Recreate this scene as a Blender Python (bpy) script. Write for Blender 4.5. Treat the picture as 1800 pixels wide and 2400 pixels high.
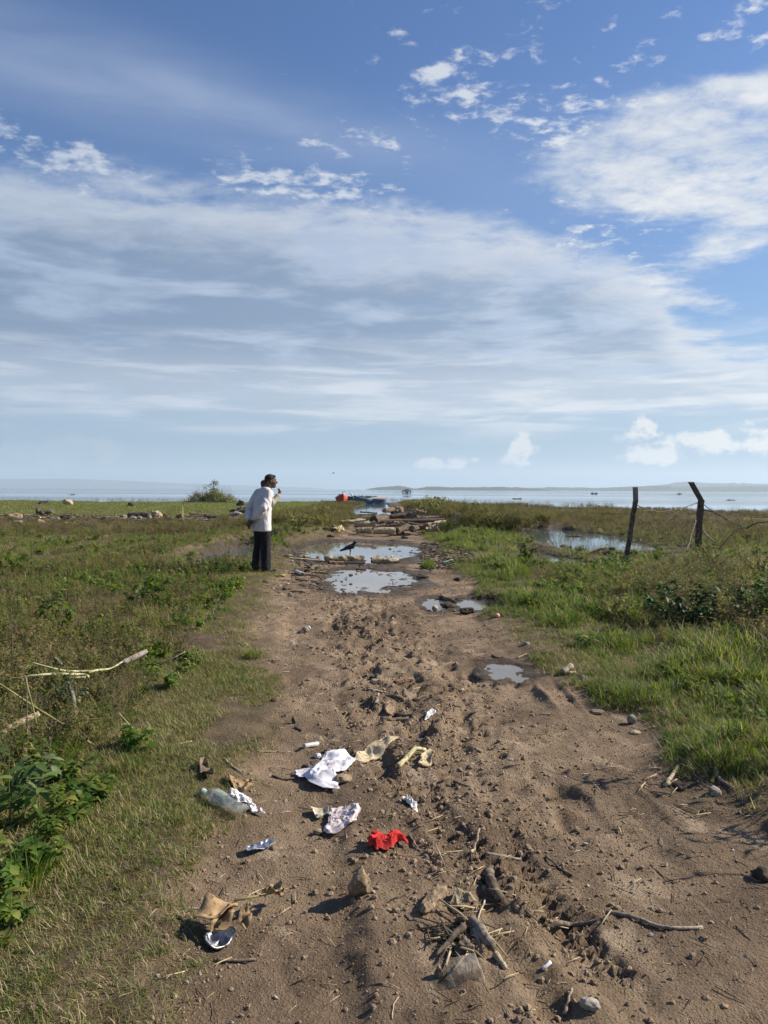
import bpy, bmesh, math, random
import numpy as np
from mathutils import Matrix, Vector, Euler

R = math.radians
for o in list(bpy.data.objects):
    bpy.data.objects.remove(o, do_unlink=True)
scene = bpy.context.scene
COL = scene.collection

# ------------------------------------------------------------------ camera
CAM_H = 1.45
cam_d = bpy.data.cameras.new('camera')
cam = bpy.data.objects.new('camera', cam_d)
COL.objects.link(cam)
cam_d.sensor_fit = 'VERTICAL'
cam_d.sensor_height = 24.0
cam_d.lens = 17.0
cam_d.clip_start = 0.05
cam_d.clip_end = 40000
CAM_ROT = Matrix.Rotation(R(90 - 1.79), 3, 'X') @ Matrix.Rotation(R(0.32), 3, 'Z')
cam.matrix_world = Matrix.Translation((0, 0, CAM_H)) @ CAM_ROT.to_4x4()
scene.camera = cam

# ------------------------------------------------------------------ light
SUN_EL, SUN_AZ = 35.0, 76.0          # azimuth clockwise from straight ahead
sun_dir = Vector((math.cos(R(SUN_EL)) * math.sin(R(SUN_AZ)), math.cos(R(SUN_EL)) * math.cos(R(SUN_AZ)), math.sin(R(SUN_EL))))
sd = bpy.data.lights.new('sun', 'SUN')
sd.energy = 5.0
sd.angle = R(0.53)
sd.color = (1.0, 0.90, 0.76)
sun = bpy.data.objects.new('sun', sd)
COL.objects.link(sun)
sun.rotation_euler = (-sun_dir).to_track_quat('-Z', 'Y').to_euler()
sun.location = sun_dir * 300

scene.view_settings.view_transform = 'Standard'
scene.view_settings.look = 'None'
scene.view_settings.exposure = 0.75
scene.view_settings.gamma = 1.0
scene.render.engine = 'CYCLES'
cy = scene.cycles
cy.use_denoising = True
cy.max_bounces = 7
cy.diffuse_bounces = 3
cy.glossy_bounces = 3
cy.transmission_bounces = 5
cy.transparent_max_bounces = 8
cy.volume_bounces = 2
cy.caustics_reflective = False
cy.caustics_refractive = False
cy.sample_clamp_indirect = 6.0


def ray(px, py):
    """direction through a photograph pixel (1800 x 2400)"""
    return CAM_ROT @ Vector(((px - 900) / 1700.0, -(py - 1200) / 1700.0, -1.0))


def G(px, py, z=0.0):
    """the ground point seen at that pixel"""
    d = ray(px, py)
    t = (z - CAM_H) / d.z
    return Vector((d.x * t, d.y * t, z))


def P(px, py, Y):
    """the point at forward distance Y seen at that pixel"""
    d = ray(px, py)
    t = Y / d.y
    return Vector((d.x * t, Y, CAM_H + d.z * t))


# ------------------------------------------------------------------ node helpers
class NT:
    def __init__(self, tree):
        self.t = tree
        self.n = tree.nodes
        self.l = tree.links

    def new(self, kind, **kw):
        nd = self.n.new(kind)
        for k, v in kw.items():
            setattr(nd, k, v)
        return nd

    def put(self, sock, v):
        if v is None:
            return
        if hasattr(v, 'is_output'):
            self.l.new(v, sock)
        else:
            try:
                sock.default_value = v
            except Exception:
                if isinstance(v, (int, float)):
                    sock.default_value = (v, v, v)
                else:
                    sock.default_value = (*v, 1.0)

    def m(self, op, a, b=None, c=None, clamp=False):
        nd = self.new('ShaderNodeMath', operation=op, use_clamp=clamp)
        self.put(nd.inputs[0], a)
        if b is not None:
            self.put(nd.inputs[1], b)
        if c is not None:
            self.put(nd.inputs[2], c)
        return nd.outputs[0]

    def mr(self, v, a, b, c=0.0, d=1.0, smooth=True):
        nd = self.new('ShaderNodeMapRange', interpolation_type='SMOOTHSTEP' if smooth else 'LINEAR')
        self.put(nd.inputs[0], v)
        for i, q in enumerate((a, b, c, d)):
            self.put(nd.inputs[i + 1], q)
        return nd.outputs[0]

    def mix(self, f, a, b, blend='MIX'):
        nd = self.new('ShaderNodeMix', data_type='RGBA', blend_type=blend)
        self.put(nd.inputs[0], f)
        for i, q in ((6, a), (7, b)):
            if hasattr(q, 'is_output'):
                self.l.new(q, nd.inputs[i])
            else:
                nd.inputs[i].default_value = (*q, 1.0) if len(q) == 3 else q
        return nd.outputs[2]

    def noise(self, vec, scale, detail=4, rough=0.5, dist=0.0, out=0):
        nd = self.new('ShaderNodeTexNoise')
        if vec is not None:
            self.l.new(vec, nd.inputs['Vector'])
        nd.inputs['Scale'].default_value = scale
        nd.inputs['Detail'].default_value = detail
        nd.inputs['Roughness'].default_value = rough
        nd.inputs['Distortion'].default_value = dist
        return nd.outputs[out]

    def vm(self, op, a, b=None, out=0):
        nd = self.new('ShaderNodeVectorMath', operation=op)
        self.put(nd.inputs[0], a)
        if b is not None:
            self.put(nd.inputs[1], b)
        return nd.outputs[out]


# ------------------------------------------------------------------ world: sky with clouds
world = bpy.data.worlds.new('World')
scene.world = world
world.use_nodes = True
world.cycles.sampling_method = 'MANUAL'
world.cycles.sample_map_resolution = 256
world.node_tree.nodes.clear()
W = NT(world.node_tree)
SKY_STRENGTH = 0.06
sky = W.new('ShaderNodeTexSky', sky_type='NISHITA')
sky.sun_disc = False
sky.sun_elevation = R(SUN_EL)
sky.sun_rotation = R(SUN_AZ)
sky.altitude = 0
sky.air_density = 1.15
sky.dust_density = 0.6
sky.ozone_density = 2.6
tc = W.new('ShaderNodeTexCoord')
sep = W.new('ShaderNodeSeparateXYZ')
W.l.new(tc.outputs['Generated'], sep.inputs[0])
dx, dy, dz = sep.outputs
az = W.m('ARCTAN2', dx, dy)
el = W.m('ARCSINE', dz)
zz = W.m('ADD', W.m('MAXIMUM', dz, 0.0), 0.10)
comb = W.new('ShaderNodeCombineXYZ')
W.put(comb.inputs[0], W.m('DIVIDE', dx, zz))
W.put(comb.inputs[1], W.m('DIVIDE', dy, zz))
plane = comb.outputs[0]
ang = W.new('ShaderNodeCombineXYZ')
W.put(ang.inputs[0], az)
W.put(ang.inputs[1], el)
angv = ang.outputs[0]


def ae(px, py):
    d = ray(px, py).normalized()
    return math.atan2(d.x, d.y), math.asin(d.z)


def blob(px, py, rx, ry, tilt=0.0):
    """soft elliptical patch of sky round a direction"""
    a0, e0 = ae(px, py)
    ra, rb = rx / 1700.0, ry / 1700.0
    c, s = math.cos(tilt), math.sin(tilt)
    u = W.m('SUBTRACT', az, a0)
    v = W.m('SUBTRACT', el, e0)
    p = W.m('MULTIPLY_ADD', u, c / ra, W.m('MULTIPLY', v, s / ra))
    q = W.m('MULTIPLY_ADD', u, -s / rb, W.m('MULTIPLY', v, c / rb))
    r2 = W.m('ADD', W.m('MULTIPLY', p, p), W.m('MULTIPLY', q, q))
    return W.m('POWER', 2.71828, W.m('MULTIPLY', r2, -1.0))


def total(vals):
    r = vals[0]
    for v in vals[1:]:
        r = W.m('ADD', r, v)
    return r


n_big = W.noise(plane, 0.55, 7, 0.58, 0.4)
n_mid = W.noise(W.vm('MULTIPLY', plane, (0.8, 1.5, 1.0)), 1.5, 8, 0.6, 0.5)
n_puff = W.noise(W.vm('MULTIPLY', W.vm('ADD', plane, (3.7, 1.9, 0.0)), (1.0, 1.15, 1.0)), 13.5, 6, 0.62, 0.15)
n_wisp = W.noise(W.vm('MULTIPLY', plane, (1.0, 1.3, 1.0)), 4.2, 8, 0.68, 0.3)
n_streak = W.noise(W.vm('MULTIPLY', angv, (1.0, 5.5, 1.0)), 3.2, 8, 0.58, 0.5)
n_str2 = W.noise(W.vm('MULTIPLY', angv, (1.0, 4.0, 1.0)), 9.0, 7, 0.6, 0.3)

# great bank: its upper edge falls from left to right
crv = W.new('ShaderNodeFloatCurve')
pts = [(-1.0, 0.40), (-0.49, 0.375), (-0.27, 0.375), (-0.02, 0.365), (0.12, 0.345), (0.23, 0.325), (0.34, 0.275), (0.40, 0.215), (0.49, 0.175), (0.7, 0.17), (1.0, 0.2)]
cm = crv.mapping.curves[0]
while len(cm.points) < len(pts):
    cm.points.new(0.5, 0.5)
for k, (a, b) in enumerate(pts):
    cm.points[k].location = ((a + 1) / 2, b)
crv.mapping.update()
W.put(crv.inputs['Value'], W.m('MULTIPLY_ADD', az, 0.5, 0.5, clamp=True))
edge = W.m('SUBTRACT', W.m('ADD', crv.outputs[0], W.m('MULTIPLY_ADD', W.m('SUBTRACT', n_mid, 0.5), 0.12, W.m('MULTIPLY', W.m('SUBTRACT', n_wisp, 0.5), 0.10))), el)
a_bank = W.mr(edge, -0.018, 0.030)
a_bank = W.m('MULTIPLY', a_bank, W.mr(el, 0.035, 0.13, 0.30, 1.0))
holes = W.mr(W.m('ADD', W.m('MULTIPLY', n_streak, 0.6), W.m('MULTIPLY', n_str2, 0.4)), 0.34, 0.58, 0.50, 1.0)
a_bank = W.m('MULTIPLY', a_bank, holes)
a_bank = W.m('MULTIPLY', a_bank, W.mr(az, 0.22, 0.42, 0.94, 0.82))

# bright ragged mass to the right
bias_b = total([blob(1690, 360, 330, 150, -0.10), blob(1480, 400, 230, 75, -0.1), blob(1770, 540, 160, 45, 0.35), W.m('MULTIPLY', blob(1600, 700, 230, 42, -0.35), 0.75),
                W.m('MULTIPLY', blob(1700, 215, 160, 22, -0.05), 0.8)])
f_b = W.m('ADD', W.m('MULTIPLY', W.m('MINIMUM', bias_b, 1.0), 0.42), W.m('MULTIPLY_ADD', n_mid, 0.30, W.m('MULTIPLY_ADD', n_puff, 0.40, W.m('MULTIPLY', n_wisp, 0.45))))
a_right = W.mr(f_b, 0.745, 1.10)
# small puffs
bias_c = total([W.m('MULTIPLY', blob(1240, 130, 420, 170, 0.1), 0.72), W.m('MULTIPLY', blob(1030, 185, 110, 50), 0.55), W.m('MULTIPLY', blob(1100, 255, 130, 45), 0.5), W.m('MULTIPLY', blob(840, 335, 160, 50), 0.75),
                W.m('MULTIPLY', blob(770, 445, 150, 42, -0.05), 1.5), W.m('MULTIPLY', blob(560, 420, 110, 60, -0.3), 1.0), W.m('MULTIPLY', blob(60, 345, 190, 60, -0.25), 1.2), W.m('MULTIPLY', blob(1330, 300, 150, 60, 0.3), 0.9),
                W.m('MULTIPLY', blob(1430, 545, 200, 60), 1.0), W.m('MULTIPLY', blob(1760, 40, 140, 60), 0.7), W.m('MULTIPLY', blob(230, 380, 130, 35, -0.15), 0.8)])
f_c = W.m('ADD', W.m('MULTIPLY', W.m('MINIMUM', bias_c, 1.5), 0.16), W.m('MULTIPLY_ADD', n_puff, 0.85, W.m('MULTIPLY', n_wisp, 0.22)))
a_puff = W.mr(f_c, 0.685, 0.85)
# high veil to the left
a_veil = W.m('MULTIPLY', total([blob(180, 180, 520, 75, -0.10), W.m('MULTIPLY', blob(640, 265, 330, 50, -0.16), 0.8), W.m('MULTIPLY', blob(1300, 400, 500, 130, 0.1), 0.35)]), W.mr(n_streak, 0.25, 0.7, 0.16, 0.40))
# small heaped clouds low over the far shore
n_heap = W.noise(W.vm('MULTIPLY', angv, (1.0, 1.15, 1.0)), 34.0, 6, 0.6, 0.2)
bias_h = total([blob(1222, 1035, 26, 40), blob(1230, 1075, 60, 26), blob(1508, 1000, 30, 34), blob(1480, 1035, 80, 22), blob(1520, 1075, 65, 22), blob(1655, 1035, 95, 32), blob(1075, 1085, 75, 22), blob(990, 1090, 50, 16),
                blob(220, 1055, 130, 36), blob(100, 1065, 120, 30), blob(1780, 1030, 60, 40)])
a_heap = W.mr(W.m('ADD', W.m('MULTIPLY', W.m('MINIMUM', bias_h, 1.0), 0.40), n_heap), 0.745, 0.93)
a_heap = W.m('MULTIPLY', a_heap, W.mr(az, -0.45, 0.15, 0.28, 0.88))

K = 0.60 / SKY_STRENGTH
lit = W.mr(az, -0.45, 0.50, 0.0, 1.0, smooth=False)
white = W.mix(lit, (0.62 * K, 0.68 * K, 0.77 * K), (0.92 * K, 0.92 * K, 0.91 * K))
grey = W.mix(lit, (0.205 * K, 0.285 * K, 0.425 * K), (0.29 * K, 0.39 * K, 0.54 * K))
thick = W.mr(W.m('MULTIPLY_ADD', n_streak, 0.9, W.m('MULTIPLY_ADD', n_str2, 0.45, W.m('MULTIPLY', n_wisp, 0.15))), 0.53, 0.80)
thick = W.m('MULTIPLY', thick, W.mr(edge, 0.01, 0.10, 0.25, 1.0))
thick = W.m('MULTIPLY', thick, W.mr(el, 0.12, 0.21, 0.45, 1.0))
c_bank = W.mix(thick, white, grey)
c_low = W.mix(W.mr(el, 0.03, 0.17), (0.34 * K, 0.45 * K, 0.56 * K), c_bank)
skyb = W.mix(1.0, sky.outputs[0], (0.58, 0.82, 1.16), 'MULTIPLY')
skyc = W.mix(W.mr(el, 0.0, 0.5, 0.50, 0.0), skyb, (0.30 * K, 0.43 * K, 0.57 * K))
col = W.mix(a_veil, skyc, (0.50 * K, 0.58 * K, 0.72 * K))
col = W.mix(a_bank, col, c_low)
c_right = W.mix(W.mr(n_mid, 0.35, 0.7), (0.66 * K, 0.71 * K, 0.77 * K), (0.93 * K, 0.92 * K, 0.89 * K))
n_low = W.noise(W.vm('MULTIPLY', W.vm('ADD', angv, (2.3, 0.7, 0.0)), (1.0, 9.0, 1.0)), 5.0, 8, 0.62, 0.3)
a_low = W.m('MULTIPLY', W.mr(n_low, 0.44, 0.66, 0.0, 0.75), W.m('MULTIPLY', W.mr(el, 0.055, 0.10), W.mr(el, 0.23, 0.13)))
col = W.mix(a_low, col, white)
col = W.mix(W.m('MULTIPLY', a_right, 0.95), col, c_right)
col = W.mix(W.m('MULTIPLY', a_puff, 0.75), col, white)
col = W.mix(a_heap, col, W.mix(lit, (0.52 * K, 0.58 * K, 0.64 * K), (0.96 * K, 0.92 * K, 0.84 * K)))
bg = W.new('ShaderNodeBackground')
W.l.new(col, bg.inputs[0])
bg.inputs[1].default_value = SKY_STRENGTH
wo = W.new('ShaderNodeOutputWorld')
W.l.new(bg.outputs[0], wo.inputs[0])

# ------------------------------------------------------------------ noise in numpy
def _h(ix, iy, iz, seed):
    n = (ix * 374761393 + iy * 668265263 + iz * 2147483647 + seed * 1274126177) & 0xFFFFFFFF
    n = ((n ^ (n >> 13)) * 1274126177) & 0xFFFFFFFF
    n = n ^ (n >> 16)
    return (n & 0xFFFF) / 65535.0


def vn(x, y, z=0.0, seed=0):
    x = np.asarray(x, dtype=np.float64); y = np.asarray(y, dtype=np.float64); z = np.asarray(z, dtype=np.float64)
    x0 = np.floor(x); y0 = np.floor(y)
    fx = x - x0; fy = y - y0
    fx = fx * fx * (3 - 2 * fx); fy = fy * fy * (3 - 2 * fy)
    ix = x0.astype(np.int64); iy = y0.astype(np.int64)
    if z.ndim == 0:
        iz = np.int64(math.floor(float(z)))
        a = _h(ix, iy, iz, seed); b = _h(ix + 1, iy, iz, seed); c = _h(ix, iy + 1, iz, seed); d = _h(ix + 1, iy + 1, iz, seed)
        return ((a + (b - a) * fx) + ((c + (d - c) * fx) - (a + (b - a) * fx)) * fy) * 2 - 1
    z0 = np.floor(z); fz = z - z0; fz = fz * fz * (3 - 2 * fz); iz = z0.astype(np.int64)
    def pl(k):
        a = _h(ix, iy, k, seed); b = _h(ix + 1, iy, k, seed); c = _h(ix, iy + 1, k, seed); d = _h(ix + 1, iy + 1, k, seed)
        p = a + (b - a) * fx; q = c + (d - c) * fx
        return p + (q - p) * fy
    p = pl(iz); q = pl(iz + 1)
    return (p + (q - p) * fz) * 2 - 1


def fbm(x, y, z=0.0, seed=0, octs=3, gain=0.5):
    r = 0.0; a = 1.0; t = 0.0; f = 1.0
    for k in range(octs):
        zz_ = z if np.ndim(z) == 0 else z * f
        c, s = math.cos(0.7 * k), math.sin(0.7 * k)
        r = r + a * vn((x * c - y * s) * f + 11.3 * k, (x * s + y * c) * f - 7.1 * k, zz_, seed + k)
        t += a; a *= gain; f *= 2.03
    return r / t


def ss(a, b, v):
    t = np.clip((v - a) / (b - a), 0, 1)
    return t * t * (3 - 2 * t)


# ------------------------------------------------------------------ the lie of the land
LAKE_Z = -0.22
D = 1.085
_L = [(200, 2350), (330, 2212), (400, 1950), (450, 1800), (480, 1700), (505, 1600), (530, 1500), (552, 1400), (578, 1320), (600, 1260), (632, 1210), (690, 1172), (745, 1150), (765, 1130), (775, 1112)]
_R = [(2350, 2212), (1900, 1850), (1659, 1745), (1560, 1690), (1470, 1600), (1400, 1550), (1330, 1500), (1250, 1450), (1150, 1400), (1065, 1310), (1000, 1235), (950, 1185), (915, 1160), (890, 1140), (850, 1112)]
def _tab(t):
    w = sorted([(G(a * D, b * D).y, G(a * D, b * D).x) for a, b in t])
    return np.array([q[0] for q in w]), np.array([q[1] for q in w])
_LT, _RT = _tab(_L), _tab(_R)
def track_l(y): return np.interp(y, *_LT)
def track_r(y): return np.interp(y, *_RT)


def pond(px0, px1, py0, py1, lvl, dep, seed, wob=0.35):
    a = G((px0 + px1) / 2 * D, py0 * D, lvl); b = G((px0 + px1) / 2 * D, py1 * D, lvl)
    l = G(px0 * D, (py0 + py1) / 2 * D, lvl); r = G(px1 * D, (py0 + py1) / 2 * D, lvl)
    return dict(cx=(l.x + r.x) / 2, cy=(a.y + b.y) / 2, rx=abs(r.x - l.x) / 2, ry=abs(a.y - b.y) / 2, lvl=lvl, dep=dep, seed=seed, wob=wob)

PUDDLES = [pond(650, 900, 1173, 1214, -0.085, 0.04, 3, 0.5), pond(706, 888, 1231, 1281, -0.085, 0.03, 5, 0.55),
           pond(912, 975, 1293, 1320, -0.078, 0.02, 7, 0.45), pond(975, 1065, 1295, 1320, -0.078, 0.02, 8, 0.7),
           pond(1045, 1140, 1434, 1470, -0.070, 0.004, 9, 0.7)]
PONDS = [pond(430, 560, 1180, 1235, LAKE_Z, 0.22, 21, 0.4), pond(1105, 1365, 1136, 1197, LAKE_Z, 0.26, 22, 0.4),
         pond(1150, 1275, 1198, 1238, LAKE_Z, 0.24, 23, 0.4), pond(758, 850, 1088, 1122, LAKE_Z, 0.3, 24, 0.25)]
# churned strip, smooth wheel lines and tread prints (photograph pixels on the 1659-wide view)
def _path(t):
    w = [G(a * D, b * D) for a, b in t]
    o = np.array(sorted([(q.y, q.x) for q in w]))
    return o[:, 0], o[:, 1]
CHURN = _path([(770, 1290), (800, 1330), (840, 1400), (900, 1470), (935, 1530), (965, 1600), (1000, 1680), (1020, 1740), (1050, 1850), (1080, 2000), (1120, 2200)])
RUTS = [(_path([(690, 1300), (660, 1420), (640, 1560), (600, 1750), (560, 2000), (520, 2250)]), 0.34, 0.030, 0.0),
        (_path([(745, 1480), (770, 1540), (800, 1600), (850, 1660), (900, 1720)]), 0.09, 0.016, 0.7),
        (_path([(960, 1300), (1060, 1480), (1150, 1620), (1280, 1800), (1430, 2000), (1560, 2200)]), 0.36, 0.035, 0.0),
        (_path([(1165, 1455), (1215, 1500), (1275, 1560), (1330, 1640), (1420, 1760)]), 0.07, 0.022, 0.3),
        (_path([(1030, 1700), (1150, 1900), (1250, 2030), (1360, 2120), (1500, 2260)]), 0.12, 0.014, 1.0),
        (_path([(1130, 1980), (1180, 2080), (1230, 2212), (1260, 2330)]), 0.10, 0.014, 1.0),
        (_path([(860, 1640), (920, 1700), (1000, 1790), (1050, 1900)]), 0.09, 0.018, 0.5)]


def pond_q(p, x, y):
    w = fbm(x * 1.2 / max(0.1, p['rx'] * 0.5), y * 1.2 / max(0.12, p['ry'] * 0.35), 0.0, p['seed'], 4, 0.6)
    return np.sqrt(((x - p['cx']) / p['rx']) ** 2 + ((y - p['cy']) / p['ry']) ** 2) + w * p['wob']


def prints(x, y, cell, prob, dep, seed):
    """hoof and foot prints: steep oval pits with a pushed-up rim"""
    gx = np.floor(x / cell).astype(np.int64); gy = np.floor(y / cell).astype(np.int64)
    out = np.zeros_like(x)
    for ox in (-1, 0, 1):
        for oy in (-1, 0, 1):
            ix, iy = gx + ox, gy + oy
            on = _h(ix, iy, 3, seed) < prob
            cx_ = (ix + 0.15 + 0.7 * _h(ix, iy, 5, seed)) * cell; cy_ = (iy + 0.15 + 0.7 * _h(ix, iy, 7, seed)) * cell
            an = 6.28 * _h(ix, iy, 9, seed)
            c, s = np.cos(an), np.sin(an)
            u = (x - cx_) * c + (y - cy_) * s; v = -(x - cx_) * s + (y - cy_) * c
            r_ = cell * (0.26 + 0.16 * _h(ix, iy, 11, seed))
            q = np.sqrt((u / r_) ** 2 + (v / (r_ * 0.62)) ** 2)
            out = out + on * dep * (-ss(1.05, 0.7, q) * (0.6 + 0.5 * u / r_) + 0.55 * np.exp(-((q - 1.3) / 0.25) ** 2))
    return out


def inside_track(x, y):
    t = np.minimum(x - track_l(y), track_r(y) - x)
    t = t + 0.30 * fbm(x * 1.3, y * 0.9, 0.0, 31, 3) + 0.10 * fbm(x * 6, y * 5, 0.0, 33, 2)
    lim = ss(34, 27, y)
    return ss(-0.22, 0.22, t) * lim


def shore_y(x):
    return 84 + 6 * fbm(x * 0.06, x * 0 + 3.1, 0.0, 41, 3) - 26 * ss(18, 34, x) - 6 * ss(3, 9, x)


def fields(x, y, fine=True):
    """height, track amount and wetness of the ground"""
    x = np.asarray(x, dtype=np.float64); y = np.asarray(y, dtype=np.float64)
    ins = inside_track(x, y)
    tl, tr = track_l(y), track_r(y)
    side = x < (tl + tr) / 2
    # verge and fields
    h = 0.0 + 0.055 * fbm(x * 0.5, y * 0.35, 0.0, 51, 3) + 0.025 * fbm(x * 2.2, y * 2.0, 0.0, 52, 2)
    dl = np.clip(tl - x, 0, None); dr = np.clip(x - tr, 0, None)
    h = h - np.where(side, 0.10 * ss(1.5, 5, dl) * ss(3, 7, y), 0.0)
    bank = np.where(side, ss(0.2, 1.0, dl) * ss(4.5, 2.2, dl) * ss(14.0, 18, y) * ss(60, 45, y), 0.0)
    h = h + 0.20 * bank
    marsh = np.where(side, 0.0, ss(1.6, 5.0, dr) * ss(10, 14, y))
    h = h - marsh * (0.14 + 0.05 * ss(24, 34, y) + 0.10 * fbm(x * 0.22, y * 0.10, 0.0, 53, 4))
    rb = ss(0.6, 1.5, dr) * ss(6.5, 3.5, dr) * ss(21, 25, y) * ss(62, 52, y) * np.where(side, 0, 1)
    h = h + 0.28 * rb
    left_far = np.where(side, ss(24, 34, y), 0.0)
    h = h - 0.02 * left_far
    h = np.where(side & (y > 20), np.maximum(h, -0.16), h)
    # the track
    dist = y * 0.55
    trk = -0.055 + 0.016 * fbm(x * 0.9, y * 0.5, 0.0, 61, 3)
    if fine:
        trk = trk + 0.012 * fbm(x * 4.2, y * 3.0, 0.0, 62, 3) + 0.008 * fbm(x * 15, y * 12, 0.0, 63, 2) * (0.5 + 0.9 * ss(-0.2, 0.5, fbm(x * 1.3, y * 1.0, 0.0, 67, 2))) + 0.0042 * fbm(x * 44, y * 40, 0.0, 64, 2)
        near = ss(11, 9, y)
        q = np.abs(x - np.interp(y, *CHURN))
        wch = ss(0.62, 0.22, q) * near * ss(1.4, 1.9, y) * (0.42 + 0.58 * ss(3.0, 6, y))
        lump = fbm(x * 6.5, y * 4.2, 0.0, 65, 3, 0.5)
        bil = 0.55 - np.abs(fbm(x * 4.6 + 0.25 * lump, y * 3.2 + 0.25 * lump, 0.0, 69, 3, 0.55)) * 1.9
        trk = trk + wch * (0.045 * lump + 0.040 * bil + 0.016 * fbm(x * 19, y * 14, 0.0, 68, 2))
        trk = trk + prints(x, y, 0.19, 0.55, 0.034, 91) * ss(0.62, 0.3, q) * near * (0.35 + 0.65 * ss(3.0, 5.5, y))
        lane = ss(0.45, 0.85, x - np.interp(y, *CHURN)) * near
        trk = trk - lane * 0.6 * (0.012 * fbm(x * 4.2, y * 3.0, 0.0, 62, 3) + 0.005 * fbm(x * 15, y * 12, 0.0, 63, 2))
        trk = trk + (1 - 0.75 * lane) * prints(x, y, 0.15, 0.34, 0.016, 93) * ss(-0.25, 0.35, fbm(x * 0.8, y * 0.6, 0.0, 94, 2)) * near
        cr = 0.5 - np.abs(fbm(x * 9, y * 7, 0.0, 95, 3, 0.6)) * 1.8
        trk = trk + (1 - 0.6 * lane) * 0.012 * cr * ss(-0.2, 0.4, fbm(x * 0.9, y * 0.8, 0.0, 96, 2)) * (1 - 0.5 * wch)
        holes = ss(0.28, 0.62, fbm(x * 5.2 + 3, y * 3.4, 0.0, 66, 2, 0.4))
        trk = trk - 0.05 * holes * ss(0.9, 0.35, q) * near * ss(2.0, 3.2, y)
        # wheel lines
        for (py, pxx), wdt, dep, tread in RUTS:
            c = np.interp(y, py, pxx)
            on = ss(py[0] - 0.2, py[0] + 0.3, y) * ss(py[-1] + 0.3, py[-1] - 0.5, y)
            u = (x - c + 0.06 * fbm(y * 1.6, x * 0.8, 0.0, 71, 3)) / wdt
            prof = ss(1.15, 0.75, np.abs(u))
            rim = np.exp(-((np.abs(u) - 1.25) / 0.28) ** 2)
            vary = np.clip(0.5 + 1.1 * fbm(x * 1.7, y * 1.3, 0.0, 72, 3), 0, 1.2)
            trk = trk + on * vary * dep * (-prof + 0.55 * rim)
            if tread > 0:
                bl = np.sign(np.sin((y + 0.35 * np.abs(u) * wdt) * 78)) * np.sign(np.sin(u * 7.5 + 0.6))
                trk = trk + on * tread * prof * 0.016 * bl * ss(-0.35, 0.25, fbm(x * 2.5, y * 2.5, 0.0, 73, 2))
            else:
                trk = trk - on * prof * 0.4 * (0.0055 * fbm(x * 17, y * 14, 0.0, 63, 2))
        # hoof and foot prints scattered over the mud
    h = h * (1 - ins) + trk * ins
    # litter-strewn mud between the puddles and the right verge
    wet = np.zeros_like(h)
    for p in PUDDLES:
        q = pond_q(p, x, y)
        k = ss(1.75, 1.15, q)
        h = h * (1 - k * 0.85) + (p['lvl'] + 0.022 + 0.010 * fbm(x * 3, y * 2.2, 0.0, 77, 3)) * k * 0.85
        h = h - (p['dep'] + 0.026) * ss(1.25, 0.6, q)
        wet = np.maximum(wet, ss(1.9, 1.0, q))
    for p in PONDS:
        q = pond_q(p, x, y)
        k = ss(1.7, 0.85, q)
        isl = 0.26 * ss(0.16, 0.55, fbm(x * 0.7, y * 0.45, 0.0, p['seed'] + 40, 3)) if p['seed'] in (22, 23) else 0.0
        h = h * (1 - k) + (p['lvl'] - p['dep'] * ss(1.1, 0.5, q) + 0.05 * ss(0.9, 1.2, q) + isl) * k
        wet = np.maximum(wet, ss(1.5, 1.0, q))
    wet = np.maximum(wet, ss(24, 30, y) * ss(-0.3, 0.4, np.minimum(x - tl, tr - x)))
    # the shore
    sy = shore_y(x)
    h = h - 0.75 * ss(-2, 30, y - sy) - 0.06 * ss(-14, -2, y - sy)
    return h, ins, wet


def gz(x, y):
    return float(fields(np.array([x]), np.array([y]))[0][0])


# ------------------------------------------------------------------ object helpers
def tag(o, label=None, cat=None, group=None, kind=None):
    if label: o['label'] = label
    if cat: o['category'] = cat
    if group: o['group'] = group
    if kind or cat: o['kind'] = kind or 'thing'
    return o


def mesh_obj(name, v, f, mats, parent=None, smooth=True, mi=None, loc=None, rot=None):
    me = bpy.data.meshes.new(name)
    me.from_pydata([tuple(q) for q in v], [], f)
    if not isinstance(mats, (list, tuple)):
        mats = [mats]
    for m_ in mats:
        me.materials.append(m_)
    if smooth:
        me.polygons.foreach_set('use_smooth', [True] * len(me.polygons))
    if mi is not None:
        me.polygons.foreach_set('material_index', mi)
    me.update()
    return link(name, me, parent, loc, rot)


def link(name, me, parent=None, loc=None, rot=None):
    o = bpy.data.objects.new(name, me)
    COL.objects.link(o)
    if parent is not None:
        o.parent = parent
    if loc is not None: o.location = loc
    if rot is not None: o.rotation_euler = rot
    return o


def empty(name, loc=(0, 0, 0), rot=(0, 0, 0)):
    o = bpy.data.objects.new(name, None)
    o.empty_display_size = 0.1
    COL.objects.link(o)
    o.location = loc
    o.rotation_euler = rot
    return o


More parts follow.
